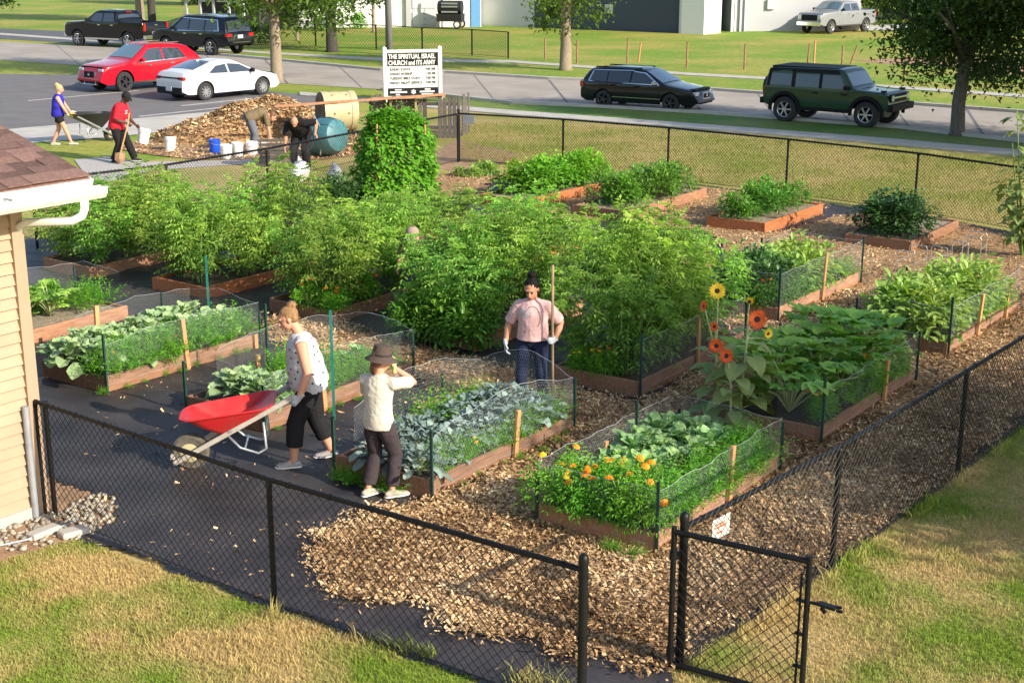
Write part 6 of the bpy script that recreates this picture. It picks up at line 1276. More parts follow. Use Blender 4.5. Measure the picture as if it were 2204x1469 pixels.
# ================================================================ people
def remesh(mb, name, mat, vox, it=4, wrinkle=0.0, wsize=.06, seed=0):
    me = mb.mesh(name, None); ob = bpy.data.objects.new('tmp', me); COL.objects.link(ob)
    m = ob.modifiers.new('r', 'REMESH'); m.mode = 'VOXEL'; m.voxel_size = vox; m.adaptivity = 0
    s = ob.modifiers.new('s', 'SMOOTH'); s.iterations = it; s.factor = .5
    bpy.context.view_layer.update(); dg = bpy.context.evaluated_depsgraph_get(); m2 = bpy.data.meshes.new_from_object(ob.evaluated_get(dg)); bpy.data.objects.remove(ob); bpy.data.meshes.remove(me)
    if wrinkle:
        nrm = [v.normal.copy() for v in m2.vertices]
        for v, n in zip(m2.vertices, nrm):
            c = v.co; f = nz(c.x + .5 * c.z, c.y, c.z * .45 + seed, 1 / wsize) + .5 * nz(c.x, c.y - c.z, c.z + seed, 2.2 / wsize); v.co = c + n * (f * wrinkle)
    m2.name = name; m2.materials.clear(); m2.materials.append(MATS[mat]); m2.shade_smooth(); return m2
def ik(a, b, l1, l2, hint):
    d = b - a; L = min(d.length, (l1 + l2) * .999); u = d.normalized(); x = (l1 * l1 - l2 * l2 + L * L) / (2 * L); h = math.sqrt(max(0, l1 * l1 - x * x)); n = Vector(hint) - u * Vector(hint).dot(u)
    n = n.normalized() if n.length > 1e-4 else Vector((1, 0, 0)); return a + u * x + n * h, a + u * L
def hand(mb, wrist, d, palm_n, s, curl=.8, side=1, extra=0.0, spread=.1):
    """palm, four unequal fingers with two bends and a thumb from the side of the palm"""
    d = d.normalized(); lat = palm_n.cross(d).normalized() * side; k = s / 1.7; e = extra
    mb.tube([wrist - d * .02 * k, wrist + d * .03 * k, wrist + d * .075 * k, wrist + d * .092 * k], [(.026 * k + e, .018 * k + e), (.036 * k + e, .016 * k + e), (.040 * k + e, .015 * k + e), (.034 * k + e, .012 * k + e)], 10, lat=lat)
    for i, ln in enumerate((.066, .078, .073, .056)):
        o = wrist + d * (.082 * k) + lat * ((1.5 - i) * .0205 * k); p = [o - d * .02 * k]; q = o; dd = d + lat * ((1.5 - i) * spread * .4); dd.normalize()
        for j in range(3):
            a = curl * (.6 + .35 * j); dd = (dd * math.cos(a) + palm_n * math.sin(a)).normalized(); q = q + dd * (ln * k * (.45, .32, .26)[j]); p.append(q)
            pn = palm_n - dd * palm_n.dot(dd); palm_n_ = pn.normalized() if pn.length > .1 else palm_n
        mb.tube(p, [.0098 * k + e, .0098 * k + e, .0090 * k + e, .0078 * k + e], 7)
    o = wrist + d * .02 * k + lat * .028 * k; dd = (lat * .75 + d * .7 + palm_n * .35).normalized(); p2 = o + dd * .04 * k; p3 = p2 + (d * .75 + palm_n * .5 * curl + lat * .15).normalized() * .036 * k; mb.tube([o - lat * .012 * k, o + dd * .012 * k, p2, p3], [.013 * k + e, .0125 * k + e, .0105 * k + e, .009 * k + e], 7)
def person(label, loc, heading, H, J, outfit, vox=.008, bulk=1.0, seed=0):
    """J: joints in the local frame (x forward, y left, z up) as fractions of height"""
    t = thing('person', label, 'person', loc, heading); v = lambda k: Vector(J[k]) * H
    pel, che, nek, hed = v('pelvis'), v('chest'), v('neck'), v('head'); fdir = Vector(J.get('face', (1, 0, -.15))).normalized(); B = bulk; hip_lat = Vector(J.get('hiplat', (0, 1, 0))); sh_lat = Vector(J.get('shlat', (0, 1, 0)))
    up = (nek - che).normalized(); sk = outfit.get('skin', 'skin')
    spine = [pel - (che - pel).normalized() * .055 * H, pel, pel.lerp(che, .35), pel.lerp(che, .7), che, che.lerp(nek, .5), che.lerp(nek, .85), nek]
    tr = [(.092, .068), (.104, .076), (.094 + .01 * (B - 1) * 10 * .3, .070), (.090 + .02 * (B > 1.1), .068), (.098, .070), (.104, .062), (.072, .045), (.036, .036)]
    belly = outfit.get('belly', 0)
    rad = lambda f, e=0: [(a * H * (B if i < 6 else 1) * f + e, (b + (belly if i in (1, 2, 3) else 0)) * H * (B if i < 6 else 1) * f + e) for i, (a, b) in enumerate(tr)]
    body = MB(); body.tube(spine, rad(.96), 18, lat=sh_lat)
    shl = {}; arms = {}; legs = {}
    for s, nm in ((1, 'L'), (-1, 'R')):
        sh = che.lerp(nek, .62) + sh_lat * (s * .104 * H * (1 + .35 * (B - 1))); ha = v('hand' + nm); el, ha = ik(sh, ha, .172 * H, .150 * H, J.get('elbow' + nm, (-1, s * .5, -.3))); arms[nm] = (sh, el, ha); hp = pel + hip_lat * (s * .052 * H * B) - Vector((0, 0, .02 * H)); ft = v('foot' + nm) + Vector((0, 0, .045 * H)); kn, ft = ik(hp, ft, .245 * H, .235 * H, J.get('knee' + nm, (1, s * .1, 0))); legs[nm] = (hp, kn, ft)
        ab = .5 + .5 * B
        body.tube([sh - sh_lat * (s * .03 * H), sh, sh.lerp(el, .35), el, el.lerp(ha, .3), el.lerp(ha, .75), ha], [r * H * ab for r in (.034, .036, .031, .0245, .026, .019, .0155)], 12)
        hd = (J.get('hdir' + nm) and Vector(J['hdir' + nm])) or (ha - el).normalized(); pn = Vector(J.get('palm' + nm, (0, -s, 0))); pn = (pn - hd * pn.dot(hd)).normalized()
        hand(body, ha, hd, pn, H, J.get('curl' + nm, .6), s if J.get('flip' + nm) else s)
        if outfit.get('gloves'):
            g = MB(); hand(g, ha, hd, pn, H, J.get('curl' + nm, .6), s, .0028); g.tube([ha - hd * .05, ha + hd * .01], [.026 * H / 1.7 + .004, .024 * H / 1.7 + .004], 12); link('glove', remesh(g, 'glove', outfit['gloves'], max(.0055, vox * .7), 2), t)
        body.tube([hp, hp.lerp(kn, .25), hp.lerp(kn, .7), kn, kn.lerp(ft, .3), kn.lerp(ft, .75), ft], [r * H * (.35 + .65 * B) for r in (.054, .052, .039, .032, .035, .024, .0195)], 14); body.tube([ft, ft - Vector((0, 0, .03 * H)) + (Vector((1, 0, 0)) * .05 * H)], [.02 * H, .018 * H], 8)
    # neck and head
    k = H / 1.7 * outfit.get('headk', 1.0); R3 = Matrix((fdir, Vector((0, 0, 1)).cross(fdir).normalized(), fdir.cross(Vector((0, 0, 1)).cross(fdir)).normalized())).transposed() if abs(fdir.z) < .95 else Matrix.Identity(3)
    body.tube([nek - up * .03 * H, nek + up * .01 * H, hed - R3 @ Vector((.02 * k, 0, .05 * k))], [.040 * H * .9, .033 * H, .032 * H], 12)
    hp_ = lambda x, y, z: hed + R3 @ Vector((x * k, y * k, z * k))
    body.ball(hp_(-.012, 0, .028), (.094 * k, .076 * k, .088 * k), 18, 12, R3); body.ball(hp_(.022, 0, -.03), (.066 * k, .061 * k, .082 * k), 16, 12, R3); body.ball(hp_(.045, 0, -.088), (.03 * k, .032 * k, .024 * k), 10, 7, R3)
    body.tube([hp_(.084, 0, .012), hp_(.100, 0, -.012), hp_(.108, 0, -.027), hp_(.088, 0, -.038)], [.009 * k, .012 * k, .0155 * k, .013 * k], 8); body.ball(hp_(.078, 0, .028), (.018 * k, .056 * k, .013 * k), 12, 7, R3); body.ball(hp_(.080, 0, -.062), (.016 * k, .026 * k, .014 * k), 10, 7, R3)
    for s in (1, -1): body.ball(hp_(-.004, s * .077, -.008), (.02 * k, .010 * k, .032 * k), 10, 7, R3)
    link('body', remesh(body, 'body', sk, vox, 3), t)
    for s in (1, -1): m2 = MB(); m2.ball(hp_(.080, s * .031, .006), .0105 * k, 8, 6); m2.build('eye', MATS['eye'], t, smooth=True)
    m2 = MB(); m2.ball(hp_(.091, 0, -.060), (.008 * k, .024 * k, .006 * k), 10, 6, R3); m2.build('mouth', MATS['lip'], t, smooth=True)
    # shirt
    sl = outfit.get('sleeve', .5); hem = outfit.get('hem', 0); sb = MB(); sp = spine[hem:]; lo_ = outfit.get('loose', .012); rr = rad(1.0, lo_)[hem:]
    if hem == 0: rr[0] = (rr[0][0] * 1.03, rr[0][1] * 1.05)
    sb.tube(sp[:-1] + [nek + up * .004 * H], rr[:-1] + [(.044 * H, .042 * H)], 20, lat=sh_lat)
    for s, nm in ((1, 'L'), (-1, 'R')):
        sh, el, ha = arms[nm]
        if sl > 0: e = sh.lerp(el, min(1, sl / .5 * 1)) if sl <= .5 else el; sb.tube([sh - sh_lat * (s * .05 * H), sh, sh.lerp(e, .55), e], [(.046 * H) * ab, .044 * H * ab, .043 * H * ab, .042 * H * ab], 14)
        if sl > .5: sb.tube([el, el.lerp(ha, (sl - .5) * 2)], [.036 * H * ab, .029 * H * ab], 12)
        else: sb.tube([sh - sh_lat * (s * .055 * H) + up * .01 * H, sh + sh_lat * (s * .004 * H)], [.040 * H, .036 * H * ab], 12) if sl <= 0 else None
    link('shirt', remesh(sb, 'shirt', outfit['shirt'], vox * 1.1, 3, .006, .075, seed), t)
    # trousers
    pb = MB(); tl = outfit.get('trouser', 1.0); lt = outfit.get('leg_loose', 1.0); pb.tube([spine[0] - Vector((0, 0, .01 * H)), spine[0], pel, pel.lerp(che, .22)], [(rad(1, .004)[0][0] * .8, rad(1, .004)[0][1] * .9), rad(1, .004)[0], rad(1, .006)[1], rad(1, .004)[2]], 18, lat=hip_lat)
    for nm in 'LR':
        hp, kn, ft = legs[nm]; w = (.35 + .65 * B) * H
        if tl > .5: e = kn.lerp(ft, (tl - .5) * 2); pb.tube([hp + Vector((0, 0, .02 * H)), hp.lerp(kn, .25), hp.lerp(kn, .7), kn, kn.lerp(e, .5), e], [r * w for r in (.058, .056 * (.5 + .5 * lt), .046 * (.4 + .6 * lt), .039 * lt, .038 * lt, (.036 if tl > .85 else .036) * lt)], 14)
        else: e = hp.lerp(kn, tl * 2); pb.tube([hp + Vector((0, 0, .02 * H)), hp.lerp(e, .5), e], [.060 * w, .059 * w, .055 * w], 14)
    link('trousers', remesh(pb, 'trousers', outfit['trousers'], vox * 1.1, 3, .006, .09, seed + 3), t)
    # shoes
    for nm in 'LR':
        ft = legs[nm][2]; f = Vector(J.get('toe' + nm, (1, 0, 0))).normalized(); la = Vector((0, 0, 1)).cross(f); g = ft - Vector((0, 0, .045 * H)); m2 = MB(); z = lambda a, h: g + f * (a * k) + Vector((0, 0, h * k)) + Vector((0, 0, f.z * a * k * 0))
        m2.tube([z(-.075, .030), z(-.06, .034), z(-.01, .042), z(.05, .038), z(.11, .030), z(.165, .026), z(.185, .022)], [(.02 * k, .02 * k), (.034 * k, .034 * k), (.036 * k, .044 * k), (.040 * k, .036 * k), (.045 * k, .028 * k), (.038 * k, .022 * k), (.018 * k, .012 * k)], 12, lat=la); m2.tube([ft + Vector((0, 0, .012 * k)), ft - Vector((0, 0, .04 * k))], [.036 * k, .040 * k], 10)
        if outfit.get('shoe') != 'bare':
            s_ = link('shoe', remesh(m2, 'shoe', outfit.get('shoe', 'shoe_grey'), .007 if vox < .01 else .011, 2), t); m3 = MB(); m3.tube([z(-.08, .010), z(-.05, .011), z(.03, .011), z(.10, .011), z(.17, .012), z(.195, .016)], [(.022 * k, .011 * k), (.040 * k, .012 * k), (.042 * k, .012 * k), (.05 * k, .012 * k), (.04 * k, .012 * k), (.014 * k, .008 * k)], 12, lat=la); m3.build('sole', MATS[outfit.get('sole', 'white_plastic')], s_, smooth=True)
    # hair
    if outfit.get('hair'):
        hb = MB(); hb.ball(hp_(-.026, 0, .038), (.098 * k, .083 * k, .092 * k), 16, 12, R3); hb.ball(hp_(-.05, 0, -.0), (.062 * k, .076 * k, .075 * k), 14, 10, R3)
        st = outfit.get('style')
        if st == 'bun': hb.ball(hp_(-.088, 0, .112), (.056 * k, .054 * k, .048 * k), 12, 8, R3); hb.tube([hp_(-.05, .03, .06), hp_(-.07, 0, .1)], [.05 * k, .03 * k], 10)
        if st == 'topbun': hb.tube([hp_(-.045, 0, .105), hp_(-.055, 0, .135)], [.03 * k, .034 * k], 10); hb.ball(hp_(-.06, .004, .15), (.046 * k, .048 * k, .036 * k), 12, 8, R3)
        if st == 'long': hb.tube([hp_(-.06, 0, .0), hp_(-.075, 0, -.08), hp_(-.07, 0, -.15)], [(.07 * k, .04 * k), (.075 * k, .034 * k), (.06 * k, .02 * k)], 12, lat=R3 @ Vector((0, 1, 0)))
        if st == 'crop': pass
        link('hair', remesh(hb, 'hair', outfit['hair'], max(.007, vox), 2, .004, .02, seed), t)
    if outfit.get('hat') == 'bucket':
        hb = MB(); M4 = Matrix.Translation(hp_(-.012, 0, .075)) @ R3.to_4x4() @ Matrix.Rotation(R(-4), 4, 'Y') @ Matrix.Scale(k, 4)
        hb.lathe([(0, .085), (.05, .083), (.085, .072), (.097, .03), (.102, -.028), (.125, -.045), (.165, -.072), (.168, -.078), (.120, -.054), (.098, -.04), (.094, .028), (0, .07)], 26, M4); hb.build('hat', MATS['cloth_hat'], t, smooth=True, sharp=50); hb = MB(); hb.lathe([(.099, .0), (.1045, .0), (.106, -.022), (.1, -.024)], 26, M4); hb.build('hat_band', MATS['cloth_charcoal'], t, smooth=True)
    if outfit.get('hat') == 'cap':
        hb = MB(); M4 = Matrix.Translation(hp_(-.012, 0, .05)) @ R3.to_4x4() @ Matrix.Scale(k, 4); hb.lathe([(0, .082), (.04, .078), (.08, .052), (.1, .01), (.102, -.02), (.096, -.02), (.07, .04), (0, .07)], 22, M4)
        pts = []; 
        for a in np.linspace(-1.0, 1.0, 9): pts += [M4 @ Vector((.098 * math.cos(a), .098 * math.sin(a), -.01)), M4 @ Vector((.098 * math.cos(a) + .075 * math.cos(a * .6), .1 * math.sin(a), -.022))]
        hb.add(pts, [(2 * i, 2 * i + 1, 2 * i + 3, 2 * i + 2) for i in range(8)]); hb.build('cap', MATS[outfit.get('hatmat', 'cloth_black')], t, smooth=True)
    return t, dict(arms=arms, legs=legs, hp=hp_, H=H, shirt=spine)
def world_pt(loc, heading, p):
    q = Matrix.Rotation(heading, 3, 'Z') @ Vector(p); return Vector(loc) + q
cloth('cloth_cap', (.34, .25, .19))
# --- woman pushing the red wheelbarrow
WL, WH, HW = Vector((-2.08, 13.47, .02)), R(192), 1.68
tW, iW = person('person in a white sleeveless top with dark spots pushing the red wheelbarrow', WL, WH, HW, dict(pelvis=(-.015, 0, .525), chest=(.015, 0, .70), neck=(.035, 0, .825), head=(.095, 0, .915), face=(.93, .05, -.36), handL=(.055, .165, .475), handR=(.065, -.165, .475), elbowL=(-1, .35, -.1), elbowR=(-1, -.35, -.1), footL=(.10, .07, 0), footR=(-.14, -.07, .0), kneeL=(1, .05, 0), kneeR=(1, -.05, 0), palmL=(-.3, -1, 0), palmR=(-.3, 1, 0), hdirL=(.75, -.05, -.65), hdirR=(.75, .05, -.65), curlL=1.15, curlR=1.15), dict(skin='skin', shirt='cloth_white', sleeve=0, hem=0, loose=.026, trousers='cloth_black', trouser=.80, leg_loose=1.25, shoe='shoe_grey', hair='hair_blonde', style='bun', gloves='cloth_glove', belly=.012), .0075, 1.22, 1)
# spots printed on the top
def spots(t, info):
    r = random.Random(4); sh = [c for c in t.children if c.name.startswith('shirt')][0]; me = sh.data; mb = MB(); pts = []
    vs = list(me.vertices); r.shuffle(vs)
    for v in vs:
        if v.co.z < .80 or v.co.z > 1.36: continue
        if all((v.co - q).length > .085 for q in pts):
            pts.append(v.co.copy()); n = v.normal; a = n.cross(Vector((0, 0, 1))).normalized(); b = a.cross(n) * -1; c = v.co + n * .0035; s = .013
            mb.add([c - b * s * 1.1, c + a * s + b * s * .5, c + a * s * .5 + b * s, c + b * s * .6, c - a * s * .5 + b * s, c - a * s + b * s * .5], [(0, 1, 2, 3), (0, 3, 4, 5)])
        if len(pts) > 160: break
    mb.build('printed_spots', MATS['cloth_black'], t)
spots(tW, iW)
# --- child with the brown hat
KL, KH = Vector((-1.27, 12.55, .02)), R(62)
tK, iK = person('child in a cream shirt, dark trousers and brown brimmed hat seen from behind', KL, KH, 1.50, dict(pelvis=(0, 0, .52), chest=(.01, 0, .69), neck=(.02, 0, .815), head=(.04, -.012, .905), face=(.8, -.55, -.22), handR=(.135, -.045, .83), handL=(.16, .03, .70), elbowR=(.15, -1, -.75), elbowL=(-.2, 1, -.6), footL=(-.03, .075, 0), footR=(.02, -.075, 0), palmR=(-.3, .9, .2), palmL=(-.2, -1, .2), hdirR=(.15, .15, .95), hdirL=(.3, -.5, .8), curlL=.7, curlR=.6, toeR=(.8, -.6, 0), toeL=(.9, -.3, 0)), dict(skin='skin', shirt='cloth_cream', sleeve=.42, hem=0, loose=.016, trousers='cloth_charcoal', trouser=.93, leg_loose=1.28, shoe='shoe_tan', hair='hair_brown', style='long', hat='bucket', gloves='cloth_yellow', headk=1.06), .0075, .92, 2)
# --- woman in pink with the long handle
QL, QH = Vector((.24, 15.28, .02)), R(258)
tP, iP = person('person in a pink shirt and dark jeans holding an upright wooden handle', QL, QH, 1.56, dict(pelvis=(0, 0, .53), chest=(.01, 0, .70), neck=(.02, 0, .825), head=(.06, .0, .91), face=(.90, -.10, -.40), handL=(.07, .175, .545), handR=(.05, -.195, .49), elbowL=(-1, .7, -.1), elbowR=(-.8, -.6, -.1), footL=(.0, .085, 0), footR=(.03, -.085, 0), palmL=(0, -1, .0), palmR=(-.2, 1, 0), hdirL=(.9, -.1, .1), hdirR=(.3, .1, -1), curlL=1.15, curlR=.7), dict(skin='skin_tan', shirt='cloth_pink', sleeve=.44, hem=1, loose=.026, trousers='cloth_navy', trouser=1.0, leg_loose=1.1, shoe='shoe_black', hair='hair_dark', style='topbun', gloves='cloth_glove', belly=.012, headk=1.12), .0075, 1.02, 3)
def pink_print():
    # emblem on the chest: pale patch with a dark curved stroke
    sh = [c for c in tP.children if c.name.startswith('shirt')][0]; dg = bpy.context.evaluated_depsgraph_get(); mb = MB(); m2 = MB()
    def hit(y, z):
        ok, p, n, i = sh.ray_cast(Vector((1, y, z)), Vector((-1, 0, 0))); return (p + n * .004) if ok else None
    bpy.context.view_layer.update()
    H = 1.56; c = (.0, .735 * H); g = {}
    for i in range(9):
        for j in range(7): g[i, j] = hit(-.06 + c[0] + (i - 4) * .018, c[1] + (j - 3) * .018)
    for i in range(8):
        for j in range(6):
            if ((i - 3.5) / 4) ** 2 + ((j - 2.5) / 3.2) ** 2 < 1.0 and (i * 7 + j * 3) % 5 != 0:
                q = [g[i, j], g[i + 1, j], g[i + 1, j + 1], g[i, j + 1]]
                if all(q): mb.poly(q)
    pts = []
    for a in np.linspace(2.4, -.9, 14): pts.append(hit(.02 + .085 * math.cos(a), c[1] - .05 + .13 * math.sin(a)))
    for p, q in zip(pts, pts[1:]):
        if p and q: m2.tube([p, q], .0028, 5)
    if mb.v: mb.build('chest_print', MATS['cloth_print'], tP)
    if m2.v: m2.build('chest_print_line', MATS['cloth_grey'], tP)
pink_print()
hl_ = world_pt(QL, QH, iP['arms']['L'][2]); 
mb = MB(); bz = world_pt(QL, QH, (.07 * 1.56 + .07, .175 * 1.56 - .01, 0)); mb.tube([Vector((bz.x, bz.y, .03)), Vector((bz.x - .01, bz.y + .01, 1.74))], .0155, 10); hnd = MB()
t = thing('long_handled_tool', 'tall upright wooden tool handle held by the pink shirted person', 'tool', (0, 0, 0)); mb.build('handle', MATS['pale_wood'], t, smooth=True); mb = MB(); mb.bar((bz.x - .17, bz.y, .06), (bz.x + .17, bz.y, .06), .03, .03)
for k in range(9): mb.tube([(bz.x - .16 + .04 * k, bz.y, .05), (bz.x - .16 + .04 * k, bz.y - .03, .0)], .005, 5)
mb.build('rake_head', MATS['black_metal'], t)
# --- red wheelbarrow
def wheelbarrow(label, wheel, hands, traymat, framemat, legmat, tray_len, tray_w, depth, zt, tone='dirty_rubber', name='wheelbarrow', deep=False, grip_z=.8, frame='pale_wood'):
    """wheel: axle ground point; hands: midpoint of the grips on the ground plan"""
    d = Vector((hands.x - wheel.x, hands.y - wheel.y, 0)); L = d.length; a = math.atan2(d.y, d.x); t = thing(name, label, 'wheelbarrow', (wheel.x, wheel.y, 0), a); wr = .19
    RX = Matrix.Rotation(R(90), 4, 'X'); mb = MB(); mb.lathe([(.10, -.05), (.16, -.055), (wr, -.03), (wr, .03), (.16, .055), (.10, .05)], 24, Matrix.Translation((0, 0, wr)) @ RX); w = mb.build('wheel', MATS[tone], t, smooth=True, sharp=35); mb = MB(); mb.lathe([(.105, -.04), (.03, -.06), (.0, -.06)], 20, Matrix.Translation((0, 0, wr)) @ RX); mb.lathe([(.0, .06), (.03, .06), (.105, .04)], 20, Matrix.Translation((0, 0, wr)) @ RX); mb.build('rim', MATS['beige_plastic'], w, smooth=True)
    slope = (grip_z - wr) / L
    for s in (-1, 1): mb = MB(); mb.bar((-.16, s * .09, wr - .16 * slope + .0), (L + .05, s * .27, wr + (L + .05) * slope), .045, .05, bev=.006); mb.build('handle', MATS[frame], t)
    mb = MB(); mb.tube([(0, -.11, wr), (0, .11, wr)], .014, 8); mb.bar((-.17, -.1, wr - .03), (-.17, .1, wr - .03), .04, .04); mb.build('axle_brace', MATS[frame], t)
    x0 = .10; x1 = x0 + tray_len; up = lambda x: wr + x * slope + .03
    bot = [(x0 + .22, -.17), (x1 - .28, -.22), (x1 - .28, .22), (x0 + .22, .17)]; topo = [(x0 - .16, -tray_w * .40), (x1, -tray_w * .5), (x1, tray_w * .5), (x0 - .16, tray_w * .40)]
    def ring(pl, zf, rr=.12, n=5):
        out = []; m = len(pl)
        for i in range(m):
            p, pv, nx = Vector(pl[i]), Vector(pl[i - 1]), Vector(pl[(i + 1) % m])
            A = p + (pv - p).normalized() * rr; B = p + (nx - p).normalized() * rr
            for q in range(n): f = q / (n - 1); c = A.lerp(p, f).lerp(p.lerp(B, f), f); out.append(Vector((c.x, c.y, zf(c.x))))
        return out
    zb = lambda x: up(x) + .0; ztp = lambda x: up(x0 + .2) + depth + (x - x0) * slope * zt
    rb = ring(bot, zb, .06); rt = ring(topo, ztp, .16); rm_ = [p.lerp(q, .5) + Vector((0, 0, -.02)) for p, q in zip(rb, rt)]; c = sum(rt, Vector()) / len(rt); lip = [p + (p - c).normalized() * .022 for p in rt]; lip2 = [p + Vector((0, 0, -.014)) for p in lip]
    inn = [p + (c - p).normalized() * .006 + Vector((0, 0, -.002)) for p in rt]; inb = [p + Vector((0, 0, .008)) + (Vector((sum(q.x for q in rb) / len(rb), 0, p.z)) - p).normalized() * .006 for p in rb]
    mb = MB(); R_ = [rb, rm_, rt, lip2, lip, inn, inb]; n = len(rb); mb.add([p for r in R_ for p in r], [(i * n + j, i * n + (j + 1) % n, (i + 1) * n + (j + 1) % n, (i + 1) * n + j) for i in range(len(R_) - 1) for j in range(n)] + [tuple(range(n - 1, -1, -1)), tuple(6 * n + j for j in range(n))]); mb.build('tray', MATS[traymat], t, smooth=True, sharp=40)
    for s in (-1, 1): mb = MB(); xl = L * .62; mb.tube([(xl - .25, s * .16, up(xl - .25) - .04), (xl - .12, s * .19, up(xl) - .32), (xl + .06, s * .2, up(xl) - .38), (xl + .14, s * .2, up(xl) - .33), (xl + .12, s * .2, up(xl) - .05)], .014, 8); mb.build('leg', MATS[legmat], t, smooth=True)
    mb = MB(); mb.tube([(L * .55, -.19, up(L * .55) - .28), (L * .55, .19, up(L * .55) - .28)], .01, 6); mb.bar((L * .42, -.2, up(L * .42) - .02), (L * .42, .2, up(L * .42) - .02), .05, .03); mb.build('cross_brace', MATS[legmat], t)
    return t
hm = (world_pt(WL, WH, iW['arms']['L'][2]) + world_pt(WL, WH, iW['arms']['R'][2])) / 2; hm = hm + Vector((math.cos(WH), math.sin(WH), 0)) * .06
wheelbarrow('red wheelbarrow with pale wooden handles being pushed over black fabric', G(413, 1008), hm, 'red_tray', 'pale_wood', 'galvanised', .76, .62, .22, .26, grip_z=hm.z - .02, frame='handle_wood')
# --- background people
BLc = G(133, 312); 
tB, iB = person('person in a blue sleeveless top and black shorts pushing the black wheelbarrow', BLc, R(8), 1.64, dict(pelvis=(-.02, 0, .52), chest=(.0, 0, .70), neck=(.02, 0, .83), head=(.045, 0, .915), face=(.97, 0, -.1), handL=(.19, .13, .47), handR=(.19, -.13, .47), footL=(-.14, .05, 0), footR=(.17, -.06, 0), hdirL=(.9, 0, -.3), hdirR=(.9, 0, -.3), curlL=1.1, curlR=1.1), dict(skin='skin', shirt='cloth_blue', sleeve=0, loose=.03, trousers='cloth_black', trouser=.28, shoe='shoe_tan', hair='hair_pale', style='bun', gloves='cloth_yellow'), .011, 1.15, 5)
hb_ = world_pt(BLc, R(8), (.31 + .06, 0, 0)); wb = wheelbarrow('black deep wheelbarrow with a white label pushed by the person in blue', G(238, 303), hb_, 'black_plastic', 'grey_metal', 'galvanised', 1.15, .75, .42, .1, 'rubber', grip_z=.76, frame='galvanised')
mb = MB()
for (x, w, h, z) in ((.75, .34, .07, .80), (.32, .3, .06, .55)): mb.box((x, -.36, z), (w, .012, h), Matrix.Rotation(R(-14), 3, 'Y') @ Matrix.Rotation(R(10), 3, 'X'))
mb.build('label_strip', MATS['white_paint'], wb)
RL, RHd = G(262, 350), R(-8)
tR, iR = person('person in a red shirt, black trousers and dark cap holding a shovel and bucket', RL, RHd, 1.82, dict(pelvis=(-.03, 0, .52), chest=(.02, 0, .69), neck=(.075, 0, .805), head=(.13, 0, .88), face=(.75, -.2, -.62), handL=(.20, .10, .50), handR=(.16, -.10, .55), footL=(.17, .06, 0), footR=(-.08, -.06, 0), hdirL=(.7, 0, -.6), hdirR=(.6, .3, -.6), palmR=(0, 1, 0), curlL=1.1, curlR=1.1), dict(skin='skin_dark', shirt='cloth_red', sleeve=.48, loose=.035, trousers='cloth_black', trouser=1.0, leg_loose=1.25, shoe='shoe_black', hair='hair_dark', style='crop', hat='cap'), .011, 1.15, 6)
q = [c for c in tR.children if c.name.startswith('shirt')][0]; bpy.context.view_layer.update(); mb = MB()
for y, z, w in ((-.05, 1.28, .06), (.02, 1.28, .05), (-.05, 1.22, .04), (.01, 1.22, .07)):
    ok, p_, n_, i_ = q.ray_cast(Vector((1, y, z)), Vector((-1, 0, 0)))
    if ok: mb.box(p_ + n_ * .004, (.006, w, .03))
if mb.v: mb.build('chest_print', MATS['cloth_white'], tR)
hR = world_pt(RL, RHd, iR['arms']['R'][2]); t = thing('shovel', 'wooden handled shovel held upright by the person in red', 'shovel', (0, 0, 0)); fx = world_pt(RL, RHd, (.10, -.28, 0)); mb = MB(); mb.tube([fx + Vector((0, 0, .25)), hR + Vector((.03, -.03, -.02)), hR + (hR - fx - Vector((0, 0, .25))).normalized() * .25], .018, 8); mb.build('handle', MATS['stake_wood'], t)
mb = MB(); b0 = fx + Vector((0, 0, .28)); mb.add([b0 + Vector((-.12, 0, 0)), b0 + Vector((.12, 0, 0)), b0 + Vector((.13, -.06, -.16)), b0 + Vector((0, -.09, -.27)), b0 + Vector((-.13, -.06, -.16)), b0 + Vector((0, -.03, .02)), b0 + Vector((0, -.10, -.12))], [(0, 5, 6, 4), (5, 1, 2, 6), (4, 6, 3), (6, 2, 3)]); mb.build('blade', MATS['dirt'], t)
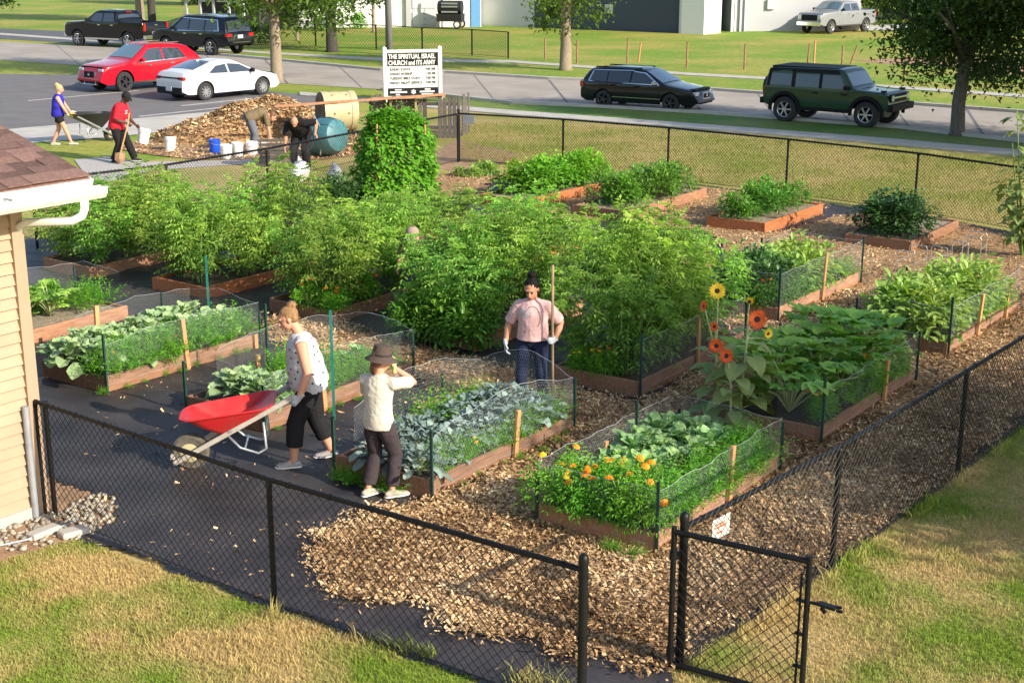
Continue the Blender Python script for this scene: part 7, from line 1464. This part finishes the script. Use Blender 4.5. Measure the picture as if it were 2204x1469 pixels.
hLw = world_pt(RL, RHd, iR['arms']['L'][2]); bucket(hLw + Vector((.14, -.02, -.45)), 'white_plastic', 'white bucket with a red mark held by the person in red', (R(-8), R(10), 0))
OL = G(548, 330)
person('person in an olive shirt and grey trousers bending far over the buckets', OL, R(20), 1.75, dict(pelvis=(-.05, 0, .53), chest=(.10, 0, .585), neck=(.215, 0, .56), head=(.29, 0, .53), face=(.75, -.1, -.65), handL=(.24, .08, .27), handR=(.22, -.1, .25), footL=(-.02, .085, 0), footR=(-.04, -.085, 0), elbowL=(.1, 1, .3), elbowR=(.1, -1, .3), hdirL=(.1, 0, -1), hdirR=(.1, 0, -1)), dict(skin='skin', shirt='cloth_olive', sleeve=.48, loose=.03, trousers='cloth_grey', trouser=1.0, leg_loose=1.3, shoe='shoe_black', hair='hair_brown', style='crop'), .011, 1.05, 7)
XL = G(650, 366)
person('bald person in black clothes bending down beside the teal drum', XL, R(255), 1.78, dict(pelvis=(-.05, 0, .50), chest=(.08, 0, .62), neck=(.18, .0, .66), head=(.255, .03, .675), face=(.72, .15, -.68), handL=(.12, .26, .52), handR=(.20, -.15, .30), footL=(.04, .10, 0), footR=(-.02, -.10, 0), elbowL=(-.3, .8, .3), elbowR=(-.2, -1, .2), hdirL=(.2, .5, -.6), hdirR=(.1, 0, -1)), dict(skin='skin_tan', shirt='cloth_black', sleeve=.5, loose=.035, trousers='cloth_black', trouser=1.0, leg_loose=1.3, shoe='shoe_black'), .011, 1.2, 8)
HL = Vector((-1.33, 19.75, .02))
person('person with a pale cap nearly hidden, bent among the tomato plants', HL, R(250), 1.62, dict(pelvis=(-.10, 0, .47), chest=(.03, 0, .60), neck=(.10, 0, .675), head=(.15, .0, .72), face=(.72, .1, -.68), handL=(.22, .12, .42), handR=(.22, -.12, .42), footL=(.0, .08, 0), footR=(-.06, -.08, 0)), dict(skin='skin', shirt='cloth_olive', sleeve=.5, loose=.02, trousers='cloth_grey', trouser=1.0, hair='hair_brown', style='crop', hat='cap', hatmat='cloth_cap'), .010, 1.0, 9)
